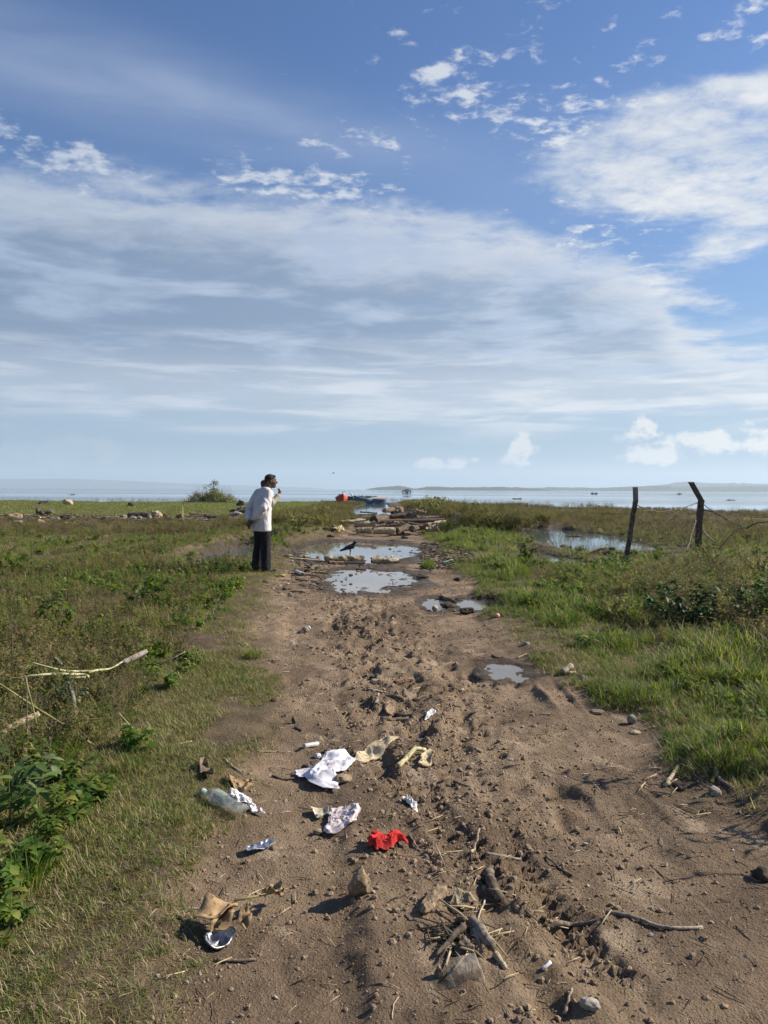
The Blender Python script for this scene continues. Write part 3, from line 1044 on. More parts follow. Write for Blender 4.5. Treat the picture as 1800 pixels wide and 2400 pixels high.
for (n, y0, y1, seed, sc) in ((115000, 1.6, 6.5, 101, 1.0), (60000, 6.5, 14, 102, 1.5), (42000, 14, 30, 103, 2.4)):
    x, y, h, ins, wet, r = layer(n, y0, y1, seed)
    tl, tr = track_l(y), track_r(y)
    left = x < (tl + tr) / 2
    d = np.where(left, tl - x, x - tr)
    u = r.random(n)
    wat = water_here(x, y, h)
    pat = dens(x, y, 121, 1.1); pat2 = dens(x, y, 122, 0.45)
    off = (ins < 0.35 + 0.5 * r.random(n) ** 2) & ~wat
    pq = np.full(n, 9.0)
    for p in PONDS:
        pq = np.minimum(pq, pond_q(p, x, y) - 0.25 * ((y < p['cy']) & (y > p['cy'] - 2.2 * p['ry']) & (np.abs(x - p['cx']) < p['rx'])))
    dryp = pq > 1.25
    far_left = left & (d > 0.9 + 0.5 * pat)
    # short worn grass of the left verge
    fp_ = dens(x, y, 127, 3.2)
    worn = off & left & (pat + 0.55 * fp_ > -0.60 + 0.50 * np.exp(-np.clip(d, 0, None) * 4.0)) & (u < np.where(d < 1.6, 0.55 + 0.42 * ss(-0.25, 0.5, d), 0.42))
    strawy = (r.random(n) < 0.42 - 0.5 * pat - 0.2 * pat2 - 0.32 * ss(0.5, 1.6, d))
    k = worn & ~strawy
    s_ = sc ** 0.5 * r.uniform(0.5, 1.25, n) * (0.62 + 0.55 * ss(0, 1.5, d)) * np.clip(0.95 + 0.7 * fp_, 0.5, 1.5)
    collect('grass', *keep(k, x, y, h), s_[k], r.integers(0, 4, k.sum()), r)
    k = worn & strawy
    collect('dry_grass', *keep(k, x, y, h), s_[k], r.integers(0, 4, k.sum()), r)
    # right verge: lush
    right = off & ~left
    k = right & (u < np.where(y < 6.5, 0.30, 0.70)) & (pat > -0.45) & (y < 26) & (pq > 1.15)
    s_ = sc ** 0.30 * r.uniform(0.45, 1.1, n) * (0.45 + 0.6 * ss(0.0, 0.9, d)) * np.clip(0.80 + 0.8 * pat + 1.3 * dens(x, y, 128, 2.2), 0.32, 1.9)
    s_ = s_ * np.where((y > 9) & (y < 16) & (d > 1.0), 0.6, 1.0)
    drop = (d > 2.6) & (y > 12) & (u > 0.20)
    k &= ~drop
    collect('tall_grass', *keep(k, x, y, h), s_[k], r.integers(0, 4, k.sum()), r)
    k = right & (u > 0.85) & (pat2 < 0.2)
    collect('dry_grass', *keep(k, x, y, h), (sc ** 0.5 * r.uniform(0.6, 1.2, n))[k], r.integers(0, 4, k.sum()), r)
    k = off & ~left & (d > 1.5) & (y > 10) & (u > 0.25) & (u < 0.75) & (pat > -0.5)
    collect('grass', *keep(k, x, y, h), (sc ** 0.5 * r.uniform(0.7, 1.6, n))[k], r.integers(0, 4, k.sum()), r)
    # tall tufts among the left weeds
    k = off & far_left & (((u > 0.42) & (u < np.where(y < 6.5, 0.53, 0.58)) & (pat > -0.1)) | ((u > 0.42) & (u < 0.62) & (d > 0.8) & (y < 4.6)))
    collect('tall_grass', *keep(k, x, y, h), (sc ** 0.35 * r.uniform(0.5, 0.95, n))[k], r.integers(0, 4, k.sum()), r)
    # weeds
    u2 = r.random(n)
    wl = off & dryp & far_left & (y > 3.4) & (u2 < np.where(y < 6.5, 0.045, np.where(y < 14, 0.11, 0.11)) + 0.04 * pat)
    hs = r.uniform(0.45, 1.05, n) * np.clip(0.75 + 0.4 * pat2, 0.4, 1.2)
    green = r.random(n) < 0.60 + 0.5 * pat
    k = wl & green
    collect('weeds', *keep(k, x, y, h), hs[k], r.integers(0, 5, k.sum()), r)
    k = wl & ~green
    collect('dead_weeds', *keep(k, x, y, h), hs[k] * 1.1, r.integers(0, 5, k.sum()), r)
    wr = off & dryp & ~left & (d > 1.3 + 0.4 * pat) & (u2 < np.where(y < 6.5, 0.055, np.where(y < 10, 0.16, 0.10)))
    green = r.random(n) < 0.62 + 0.4 * pat2 - 0.35 * ss(11, 16, y)
    hs2 = hs * np.where((d > 1.9) & ((y < 9) | (x > 0.34 * y)), 1.45, 0.72)
    k = wr & green
    collect('weeds', *keep(k, x, y, h), hs2[k], r.integers(0, 5, k.sum()), r)
    k = wr & ~green
    collect('dead_weeds', *keep(k, x, y, h), hs2[k], r.integers(0, 5, k.sum()), r)
    # leafy seedlings
    k = off & (u2 > np.where(y < 6.5, 0.992, 0.965)) & (d > 0.5) & (pat > -0.2)
    collect('seedlings', *keep(k, x, y, h), r.uniform(0.5, 1.2, n)[k] * sc ** 0.3, r.integers(0, 4, k.sum()), r)
    # reeds standing in the shallow ponds
    k = ~left & (h < LAKE_Z + 0.04) & (u2 < 0.20) & (pat > -0.15) & (y > 11) & (d > 1.5)
    hz = np.maximum(h, LAKE_Z - 0.1)
    collect('reeds', x[k], y[k], hz[k], r.uniform(0.45, 1.0, n)[k], r.integers(0, 4, k.sum()), r)

# far fields ------------------------------------------------------------
n = 60000
x, y, h, ins, wet, r = layer(n, 24, 96, 131)
tl, tr = track_l(y), track_r(y)
left = x < (tl + tr) / 2
d = np.where(left, tl - x, x - tr)
wat = water_here(x, y, h)
u = r.random(n); pat = dens(x, y, 132, 0.25); pat2 = dens(x, y, 133, 0.09)
off = (ins < 0.4) & ~wat & (y < shore_y(x) + 3)
# left: rough until the drift line, close turf behind it
bank = left & (d < 5.0 + pat * 1.5) & (y > 15)
rough = left & (d >= 4.0) & (y < 35 + 2 * pat)
k = off & rough & (u < 0.9)
gsel = r.random(n) < 0.42 + 0.6 * pat
kk = k & gsel & (u < 0.6); collect('field_weeds', x[kk], y[kk], h[kk], (r.uniform(0.28, 0.62, n) * (1 - 0.45 * ss(26, 36, y)))[kk], r.integers(0, 5, kk.sum()), r)
kk = k & ~gsel; collect('field_dead_weeds', x[kk], y[kk], h[kk], (r.uniform(0.3, 0.60, n) * (1 - 0.5 * ss(26, 36, y)))[kk], r.integers(0, 5, kk.sum()), r)
turf = left & (y > 40) & (d > 3)
k = off & turf
collect('turf_grass', x[k], y[k], h[k], (r.uniform(0.8, 1.5, n) * (1 + y * 0.006))[k], r.integers(0, 4, k.sum()), r)
k = off & bank & (u < 0.75)
gs = r.uniform(0.42, 0.95, n) * (0.85 + 0.4 * pat) * (1 - 0.40 * ss(26, 45, y))
gsel = r.random(n) < 0.66 + 0.4 * pat
kk = k & gsel; collect('field_weeds', x[kk], y[kk], h[kk], gs[kk], r.integers(0, 5, kk.sum()), r)
kk = k & ~gsel; collect('field_dead_weeds', x[kk], y[kk], h[kk], gs[kk], r.integers(0, 5, kk.sum()), r)
# right: weedy bank by the logs, then brown marsh
rb = ~left & (d > 1.0) & (d < 6.5) & (y > 23)
k = off & rb & (u < 0.9)
gs = r.uniform(0.65, 1.25, n) * (0.9 + 0.3 * pat) * ss(0.2, 2.4, d) * (1 - 0.35 * ss(42, 60, y))
gsel = r.random(n) < 0.72 + 0.3 * pat
kk = k & gsel; collect('field_weeds', x[kk], y[kk], h[kk], gs[kk], r.integers(0, 5, kk.sum()), r)
kk = k & ~gsel; collect('field_dead_weeds', x[kk], y[kk], h[kk], gs[kk], r.integers(0, 5, kk.sum()), r)
mar = ~left & (d >= 6.0) & (y < shore_y(x) + 2)
k = mar & (ins < 0.4) & (h > LAKE_Z - 0.015) & (u < 0.62)
gsel = r.random(n) < 0.46 + 0.8 * pat
gs = r.uniform(0.3, 0.80, n) * (0.8 + 0.7 * pat2)
hz = np.maximum(h, LAKE_Z - 0.05)
kk = k & gsel; collect('field_weeds', x[kk], y[kk], hz[kk], gs[kk], r.integers(0, 5, kk.sum()), r)
kk = k & ~gsel; collect('field_dead_weeds', x[kk], y[kk], hz[kk], gs[kk], r.integers(0, 5, kk.sum()), r)
k = (~left) & (d > 5) & (h < LAKE_Z) & (h > LAKE_Z - 0.2) & (u < 0.10)
collect('reeds', x[k], y[k], np.full(k.sum(), LAKE_Z - 0.05), r.uniform(0.5, 1.2, n)[k], r.integers(0, 4, k.sum()), r)
# tall stems just outside the view that throw their shade across the track
xs_ = np.array([2.5, 2.65, 2.8]); ys_ = np.array([3.38, 3.52, 3.2])
collect('dead_weeds', xs_, ys_, fields(xs_, ys_)[0], np.array([2.9, 3.2, 3.0]), np.arange(3), r)
# reeds off the shore
n2 = 9000
x, y, h, ins, wet, r = layer(n2, 40, 125, 141)
k = (h < LAKE_Z + 0.02) & (h > -0.85) & (dens(x, y, 142, 0.12) > -0.1) & ((x > 12) | (r.random(n2) < 0.45))
collect('reeds', x[k], y[k], np.full(k.sum(), LAKE_Z - 0.06), r.uniform(0.8, 1.9, n2)[k], r.integers(0, 4, k.sum()), r)

emit('grass', 'short worn grass along the edge of the dirt track', 'grass', P_SHORT)
emit('dry_grass', 'dry straw-coloured grass trodden flat beside the track', 'grass', P_STRAW)
emit('tall_grass', 'lush green grass growing on the verges', 'grass', P_LUSH)
emit('weeds', 'thin green weeds with small leaves in the fields', 'weeds', P_WEED)
emit('dead_weeds', 'brown dried weeds tangled among the grass', 'weeds', P_BROWN)
emit('seedlings', 'low leafy seedlings scattered through the grass', 'weeds', P_LEAFY)
emit('reeds', 'thin reeds standing in the shallow water', 'reeds', P_REED)
emit('field_weeds', 'olive weeds covering the banks and far fields', 'weeds', P_FAR)
emit('field_dead_weeds', 'brown dead weeds of the marsh and far fields', 'weeds', P_FARB)
emit('turf_grass', 'close green turf behind the drift line', 'grass', P_TURF)

# ------------------------------------------------------------------ grit, clods and straw on the track
def clod(rng, flat=0.7):
    bm = bmesh.new()
    bmesh.ops.create_icosphere(bm, subdivisions=1, radius=1.0)
    for q in bm.verts:
        q.co *= rng.uniform(0.72, 1.2)
        q.co.z *= flat
    mb = MB()
    bm.verts.index_update()
    mb.add([q.co.copy() for q in bm.verts], [[w.index for w in f_.verts] for f_ in bm.faces])
    bm.free()
    return mb


M_CLOD = mat('clods', (0.155, 0.110, 0.070), (0.335, 0.25, 0.167), 3.0, 0.95, 0.4, 60, disp=0.004)
M_GRIT = mat('grit', (0.22, 0.18, 0.14), (0.42, 0.36, 0.29), 3.0, 0.9, 0.2, 60, disp=0.003)
P_GRIT = [proto('q', clod(rg), M_CLOD, False) for _ in range(5)] + [proto('q', clod(rg, 0.6), M_GRIT, False) for _ in range(2)]
n = 90000
r = np.random.default_rng(151)
y = 1.6 * (12.0 / 1.6) ** r.random(n) ** 0.9
x = r.uniform(-1, 1, n) * (0.6 * y + 0.5)
h, ins, wet = fields(x, y)
k = (ins > 0.35) & ~water_here(x, y, h) & (fbm(x * 1.4, y * 1.2, 0.0, 152, 3) + r.random(n) * 0.9 > 0.25)
x, y, h = x[k], y[k], h[k]
n = len(x)
s_ = 0.0018 + 0.0024 * r.random(n) + 0.010 * r.random(n) ** 24
s_ *= np.clip(0.55 + y * 0.12, 0.7, 1.6)
collect('gravel', x, y, h + s_ * 0.25, s_, np.where(r.random(n) < 0.86, r.integers(0, 5, n), r.integers(5, 7, n)), r, 0.5)
# broken clods along the churned strip and the wheel edges
n = 5500
yc = 1.7 * (11 / 1.7) ** r.random(n)
xc = np.interp(yc, *CHURN) - 0.1 + r.normal(0, 0.33, n)
hc_, insc, wetc = fields(xc, yc)
k = (insc > 0.5) & ~water_here(xc, yc, hc_) & (fbm(xc * 3, yc * 2.4, 0.0, 157, 3) + 0.6 * r.random(n) > 0.22)
xc, yc, hc_ = xc[k], yc[k], hc_[k]; n = len(xc)
sc_ = (0.004 + 0.013 * r.random(n) ** 2.5) * np.clip(0.7 + 0.1 * yc, 0.8, 1.5)
collect('gravel', xc, yc, hc_ + sc_ * 0.1, sc_, r.integers(0, 5, n), r, 0.6)
emit('gravel', 'crumbs of earth and grit strewn over the track', 'gravel', P_GRIT)

P_BIT = []
for j in range(6):
    mb = MB()
    a = rg.uniform(-0.3, 0.3)
    mb.tube([(-0.5, 0, 0), (0, a * 0.25, 0.05 * rg.random()), (0.5, a * 0.5, 0.02)], [0.02, 0.026, 0.014], 4)
    if j % 2:
        mb.tube([(0.0, a * 0.25, 0.02), (0.22, 0.2, 0.08)], [0.016, 0.008], 3)
    P_BIT.append(proto('k', mb, [mat('twig_dark', (0.06, 0.042, 0.028), (0.14, 0.10, 0.065), 4, 0.9, 0), mat('twig_pale', (0.30, 0.235, 0.14), (0.46, 0.38, 0.25), 4, 0.9, 0)][j % 2]))
n = 5200
y = 1.7 * (26 / 1.7) ** r.random(n)
x = r.uniform(-1, 1, n) * (0.6 * y + 0.5)
h, ins, wet = fields(x, y)
k = (ins > 0.25) & ~water_here(x, y, h) & (fbm(x * 1.1, y * 0.8, 0.0, 153, 3) + 0.5 * r.random(n) + 0.35 * wet > 0.12)
x, y, h = x[k], y[k], h[k]; n = len(x)
collect('twig_litter', x, y, h + 0.006, (0.02 + 0.09 * r.random(n) ** 2.2) * np.clip(0.7 + y * 0.05, 0.8, 1.8), r.integers(0, 6, n), r, 0.10)
for (qx, qy, sx, sy, n_, mx) in ((1085, 2215, 34, 26, 70, 0.20), (1110, 2080, 40, 60, 60, 0.14), (1010, 1660, 45, 40, 60, 0.16), (1560, 1850, 70, 40, 60, 0.16), (930, 1930, 60, 50, 40, 0.12), (1200, 2200, 120, 60, 60, 0.14)):
    pp = [G(a_, b_, -0.05) for a_, b_ in zip(r.normal(qx, sx, n_), r.normal(qy, sy, n_))]
    xx = np.array([q.x for q in pp]); yy = np.array([q.y for q in pp])
    collect('twig_litter', xx, yy, fields(xx, yy)[0] + 0.008, 0.03 + (mx - 0.03) * r.random(n_) ** 2, r.integers(0, 6, n_), r, 0.16)
emit('twig_litter', 'straws and snapped twigs littering the track', 'debris', P_BIT)

# scraps floating in and lying round the puddles
for p in PUDDLES[:2]:
    n = 110
    a_ = r.uniform(0, 6.28, n); q_ = r.uniform(0.55, 1.35, n)
    xx = p['cx'] + p['rx'] * q_ * np.cos(a_); yy = p['cy'] + p['ry'] * q_ * np.sin(a_)
    hh = np.maximum(fields(xx, yy)[0], p['lvl']) + 0.002
    collect('puddle_scraps', xx, yy, hh, 0.05 + 0.16 * r.random(n) ** 3, r.integers(0, 7, n), r, 0.1)
# drift line of washed-up litter across the left field, and muddy litter by the far puddle
P_DRIFT = []
for j in range(9):
    mb = MB()
    if j < 4:
        mb.tube([(-0.5, 0, 0.03), (0, rg.uniform(-0.1, 0.1), 0.07), (0.5, rg.uniform(-0.15, 0.15), 0.04)], [0.05, 0.06, 0.035], 5)
    elif j < 7:
        mb = clod(rg, 0.55)
        mb.v = [(a * 0.3, b * 0.22, c * 0.22) for a, b, c in mb.v]
    else:
        mb = clod(rg, 0.4)
        mb.v = [(a * 0.14, b * 0.10, c * 0.10 + 0.06) for a, b, c in mb.v]
    P_DRIFT.append(proto('z', mb, [mat('drift_dark', (0.035, 0.027, 0.02), (0.10, 0.078, 0.055), 4, 0.95, 0), mat('drift_mid', (0.12, 0.09, 0.06), (0.22, 0.17, 0.12), 4, 0.95, 0), mat('drift_pale', (0.33, 0.28, 0.2), (0.55, 0.5, 0.42), 4, 0.9, 0)][[0, 1, 0, 1, 0, 1, 0, 2, 2][j]]))
n = 9000
yy = r.normal(38, 3.2, n)
xx = r.uniform(-30, -2.6, n)
h, ins, wet = fields(xx, yy)
k = (dens(xx, yy, 161, 0.3) + r.random(n) > 0.35) & (h > LAKE_Z + 0.02)
xx, yy, h = xx[k], yy[k], h[k]; n = len(xx)
collect('drift_litter', xx, yy, h, 0.10 + 0.5 * r.random(n) ** 3, np.where(r.random(n) < 0.93, r.integers(0, 7, n), r.integers(7, 9, n)), r, 0.15)
n = 1500
pp = [G(q[0], q[1]) for q in zip(r.uniform(985, 1110, n), r.uniform(1270, 1330, n))]
xx = np.array([q.x for q in pp]); yy = np.array([q.y for q in pp]); h = fields(xx, yy)[0]
collect('drift_litter', xx, yy, h, 0.06 + 0.2 * r.random(n) ** 3, np.where(r.random(n) < 0.95, r.integers(0, 7, n), r.integers(7, 9, n)), r, 0.15)
n = 420
pp = [G(q[0], q[1]) for q in zip(r.normal(700, 60, n), r.normal(1330, 24, n))]
xx = np.array([q.x for q in pp]); yy = np.array([q.y for q in pp]); h, ins, wet = fields(xx, yy)
k = (ins > 0.3) & ~water_here(xx, yy, h)
collect('drift_litter', xx[k], yy[k], h[k], (0.06 + 0.25 * r.random(n) ** 3)[k], np.where(r.random(n) < 0.85, r.integers(0, 7, n), r.integers(7, 9, n))[k], r, 0.15)
emit('puddle_scraps', 'bits of bark floating in the puddles', 'debris', [q.copy() for q in P_DRIFT])
emit('drift_litter', 'washed-up twigs and scraps forming a drift line', 'debris', P_DRIFT)

# ------------------------------------------------------------------ builders for driftwood, stones and rags
M_PALEWOOD = mat('bleached_wood', (0.30, 0.235, 0.145), (0.50, 0.42, 0.285), 5.0, 0.9, 0.6, 26, c3=(0.14, 0.105, 0.07), stretch=(0.35, 1.6, 1.6), disp=0.02)
M_ROT = mat('mottled_wood', (0.22, 0.165, 0.10), (0.47, 0.39, 0.25), 7.0, 0.92, 0.7, 22, c3=(0.07, 0.05, 0.035), disp=0.025)
M_BARK = mat('dark_bark', (0.055, 0.042, 0.032), (0.125, 0.095, 0.07), 6.0, 0.95, 0.8, 24, c3=(0.19, 0.15, 0.11), stretch=(0.4, 1.5, 1.5), disp=0.02)
M_RED = mat('reddish_wood', (0.10, 0.058, 0.038), (0.19, 0.115, 0.076), 4.0, 0.9, 0.5, 22, c3=(0.06, 0.04, 0.03), stretch=(0.25, 1.7, 1.7), disp=0.012)
M_GREYW = mat('grey_wood', (0.14, 0.12, 0.10), (0.29, 0.255, 0.21), 5.0, 0.92, 0.6, 28, c3=(0.07, 0.055, 0.045), stretch=(0.3, 1.6, 1.6), disp=0.015)
M_CUT = mat('cut_wood', (0.30, 0.21, 0.12), (0.46, 0.35, 0.22), 9.0, 0.9, 0.4, 30)
M_CUTD = mat('dark_cut_wood', (0.05, 0.04, 0.03), (0.13, 0.10, 0.075), 9.0, 0.95, 0.6, 20, disp=0.02)
M_STONE = mat('stone', (0.17, 0.15, 0.125), (0.34, 0.30, 0.25), 6.0, 0.9, 0.5, 28, c3=(0.11, 0.09, 0.07))
M_TANST = mat('tan_stone', (0.24, 0.17, 0.105), (0.40, 0.30, 0.19), 6.0, 0.92, 0.7, 22, c3=(0.12, 0.085, 0.055), disp=0.02)
M_DARKST = mat('dark_clod', (0.045, 0.035, 0.027), (0.11, 0.085, 0.065), 6.0, 0.95, 0.7, 22, disp=0.02)
M_EARTH = mat('earthy_stone', (0.17, 0.115, 0.07), (0.33, 0.245, 0.155), 18.0, 0.96, 0.9, 60, c3=(0.42, 0.33, 0.22), disp=0.012)
M_STICKP = mat('pale_stick', (0.30, 0.24, 0.15), (0.47, 0.40, 0.27), 14.0, 0.85, 0.5, 60, c3=(0.15, 0.11, 0.075), disp=0.004)
M_STICKD = mat('dark_stick', (0.065, 0.05, 0.038), (0.155, 0.12, 0.09), 14.0, 0.9, 0.6, 60, c3=(0.24, 0.19, 0.14), disp=0.005)
M_STICKG = mat('grey_stick', (0.15, 0.125, 0.10), (0.30, 0.255, 0.20), 14.0, 0.9, 0.6, 60, c3=(0.07, 0.055, 0.04), disp=0.005)
M_STALK = mat('green_stalk', (0.17, 0.16, 0.06), (0.30, 0.27, 0.12), 6.0, 0.7, 0.2, 40)


def perm(v, seed, amp, freq):
    v = np.asarray(v)
    n = fbm(v[:, 0] * freq + seed * 3.7, v[:, 1] * freq, v[:, 2] * freq + 5.0, seed, 3, 0.55)
    return n * amp


def log_mesh(L, r0, r1, seed, crag=0.12, bend=0.04, seg=18, rings=26, taper_end=False):
    """a log along x, lying with its centre at the origin; returns body and two end faces"""
    rng = random.Random(seed)
    v = []; f = []
    ph = rng.uniform(0, 6)
    for i in range(rings):
        t = i / (rings - 1)
        x = (t - 0.5) * L
        cy_ = bend * L * math.sin(t * 3.0 + ph); cz = bend * L * 0.5 * math.cos(t * 2.3 + ph)
        rr = r0 + (r1 - r0) * t
        if taper_end:
            rr *= 1 - 0.45 * max(0, (t - 0.75) / 0.25)
        for k in range(seg):
            a = 2 * math.pi * k / seg
            v.append((x, cy_ + rr * math.cos(a), cz + rr * math.sin(a)))
    v = np.array(v)
    rm = max(r0, r1)
    nz = fbm(v[:, 0] / rm * 0.55 + seed, v[:, 1] / rm * 1.3, v[:, 2] / rm * 1.3 + 9.0, seed, 3, 0.6)
    ctr = np.repeat(v.reshape(rings, seg, 3).mean(1), seg, 0)
    nz2 = fbm(v[:, 0] / rm * 1.6 + seed, v[:, 1] / rm * 3.2, v[:, 2] / rm * 3.2 + 9.0, seed + 3, 3, 0.6)
    v = ctr + (v - ctr) * (1 + 3.0 * crag * nz + (0.06 + 0.9 * crag) * nz2)[:, None]
    endj = np.array([rng.uniform(-1, 1) for _ in range(seg)])
    v[:seg, 0] += endj * rm * (0.12 + 2.2 * crag)
    v[-seg:, 0] += endj[::-1] * rm * (0.12 + 2.2 * crag)
    for i in range(rings - 1):
        for k in range(seg):
            k2 = (k + 1) % seg
            f.append((i * seg + k, (i + 1) * seg + k, (i + 1) * seg + k2, i * seg + k2))
    ends = []
    for e in (0, rings - 1):
        ring = v[e * seg:(e + 1) * seg]
        c = ring.mean(0); sgn = -1 if e == 0 else 1
        inner = c + (ring - c) * 0.55; inner[:, 0] += sgn * rm * 0.02 + np.array([rng.uniform(-1, 1) for _ in range(seg)]) * rm * 0.10
        ev = list(ring + np.array([sgn * 0.002, 0, 0])) + list(inner) + [c + np.array([-sgn * rm * 0.06, 0, 0])]
        ef = []
        for k in range(seg):
            k2 = (k + 1) % seg
            q = [(k, k2, seg + k2, seg + k), (seg + k, seg + k2, 2 * seg)]
            ef += q if e else [w[::-1] for w in q]
        ends.append((ev, ef))
    return v, f, ends


LOGN = [0]
def log_at(name, label, cat, a, b, dpx, mat_, cut=None, Y=None, crag=0.12, bend=0.03, taper=1.0, group=None, sink=0.12, knots=0, lift=0.0):
    """a log whose axis is seen from photo pixel a to pixel b, dpx thick"""
    LOGN[0] += 1
    seed = 1000 + LOGN[0] * 7
    if Y is None:
        ga, gb = G(a[0], a[1] + dpx / 2, -0.04), G(b[0], b[1] + dpx * taper / 2, -0.04)
        Ya, Yb = ga.y, gb.y
    else:
        Ya, Yb = Y if hasattr(Y, '__len__') else (Y, Y)
    pa, pb = P(a[0], a[1], Ya), P(b[0], b[1], Yb)
    ra, rb = dpx / 2 * Ya / 1700, dpx * taper / 2 * Yb / 1700
    if Y is None:
        pa.z = gz(pa.x, pa.y) + ra * (1 - sink) + lift; pb.z = gz(pb.x, pb.y) + rb * (1 - sink) + lift
    d = pb - pa
    L = d.length
    v, f, ends = log_mesh(L, ra, rb, seed, crag * 1.35, bend)
    mid = (pa + pb) / 2
    rot = d.to_track_quat('X', 'Z').to_euler()
    o = mesh_obj(name, v, f, mat_, loc=mid, rot=rot)
    tag(o, label, cat, group)
    for ev, ef in ends:
        mesh_obj('cut_end', ev, ef, cut or M_CUTD, o, smooth=False)
    rng = random.Random(seed)
    for _ in range(knots):
        mb = MB()
        t = rng.uniform(-0.35, 0.4); an = rng.uniform(0.2, 2.9)
        rr = (ra + rb) / 2
        p0 = Vector((t * L, rr * 0.6 * math.cos(an), rr * 0.6 * math.sin(an)))
        dr = Vector((rng.uniform(-0.7, 0.7), math.cos(an), math.sin(an))).normalized()
        ln = rr * rng.uniform(0.9, 2.2)
        mb.tube([p0, p0 + dr * ln * 0.6, p0 + (dr + Vector((0.25, 0, 0))).normalized() * ln], [rr * 0.42, rr * 0.3, rr * 0.14], 7)
        mb.build('branch_stub', mat_, o)
    return o


def rock_mesh(sx, sy, sz, seed, rough=0.35, sub=4, facet=0.5):
    bm = bmesh.new()
    bmesh.ops.create_icosphere(bm, subdivisions=sub, radius=1.0)
    v = np.array([q.co[:] for q in bm.verts]); bm.verts.index_update()
    f = [[w.index for w in f_.verts] for f_ in bm.faces]
    bm.free()
    rng = np.random.default_rng(seed)
    for _ in range(7):
        nrm = rng.normal(size=3); nrm /= np.linalg.norm(nrm)
        dd = v @ nrm; c = rng.uniform(0.62, 0.9)
        v = v - np.outer(np.clip(dd - c, 0, None) * facet * 1.6, nrm)
    n = fbm(v[:, 0] * 1.6 + seed, v[:, 1] * 1.6, v[:, 2] * 1.6 + 3.0, seed, 5, 0.62) * 1.25
    v = v * (1 + rough * n)[:, None]
    v = v * np.array([sx, sy, sz])
    return v, f


def rock_at(name, label, cat, px, py, wpx, hpx, mat_, rot=0.0, rough=0.35, depth=0.8, group=None, seed=None, facet=0.5, lift=0.0, tilt=0.0):
    """a stone whose foot is centred at photo pixel px, py"""
    LOGN[0] += 1
    g = G(px, py, -0.05)
    z = gz(g.x, g.y)
    k = g.y / 1700
    w, h = wpx * k, hpx * k
    sy_ = w * depth / 2
    v, f = rock_mesh(w / 2, sy_, h / 2 * 1.1, seed or LOGN[0] * 13 + 5, rough, 4, facet)
    o = mesh_obj(name, v, f, mat_, loc=(g.x, g.y + sy_ * 0.5, z + h * 0.30 + lift), rot=(tilt, 0, rot))
    return tag(o, label, cat, group)


def stick_at(name, label, cat, pts, dpx, mat_, seed=None, taper=0.6, z=None, group=None, wob=0.5, seg=7, lifts=None):
    """a stick lying along photo pixels pts on the ground"""
    LOGN[0] += 1
    rng = random.Random(seed or LOGN[0] * 17)
    w = []
    for i, q in enumerate(pts):
        g = G(q[0], q[1], -0.05)
        g.z = gz(g.x, g.y)
        w.append(g)
    mean = sum((q.y for q in w)) / len(w)
    r = dpx / 2 * mean / 1700
    if dpx > 12: wob *= 0.35
    fine = []
    for i in range(len(w) - 1):
        n_ = 4
        for k in range(n_):
            fine.append((i + k / n_, w[i].lerp(w[i + 1], k / n_)))
    fine.append((len(w) - 1, w[-1]))
    out = []; rad = []
    for (t, q) in fine:
        l = 0.0
        if lifts:
            i = min(int(t), len(lifts) - 2) if len(lifts) > 1 else 0
            l = lifts[i] + (lifts[i + 1] - lifts[i]) * (t - i)
        q = q + Vector((rng.uniform(-1, 1) * r * wob, rng.uniform(-1, 1) * r * wob, r * 0.8 + l))
        out.append(q); rad.append(r * (1 - (1 - taper) * t / (len(w) - 1)) * rng.uniform(0.93, 1.07))
    base = out[0].copy()
    mb = MB()
    mb.tube([q - base for q in out], rad, seg)
    o = mb.build(name, mat_, loc=base)
    return tag(o, label, cat, group)


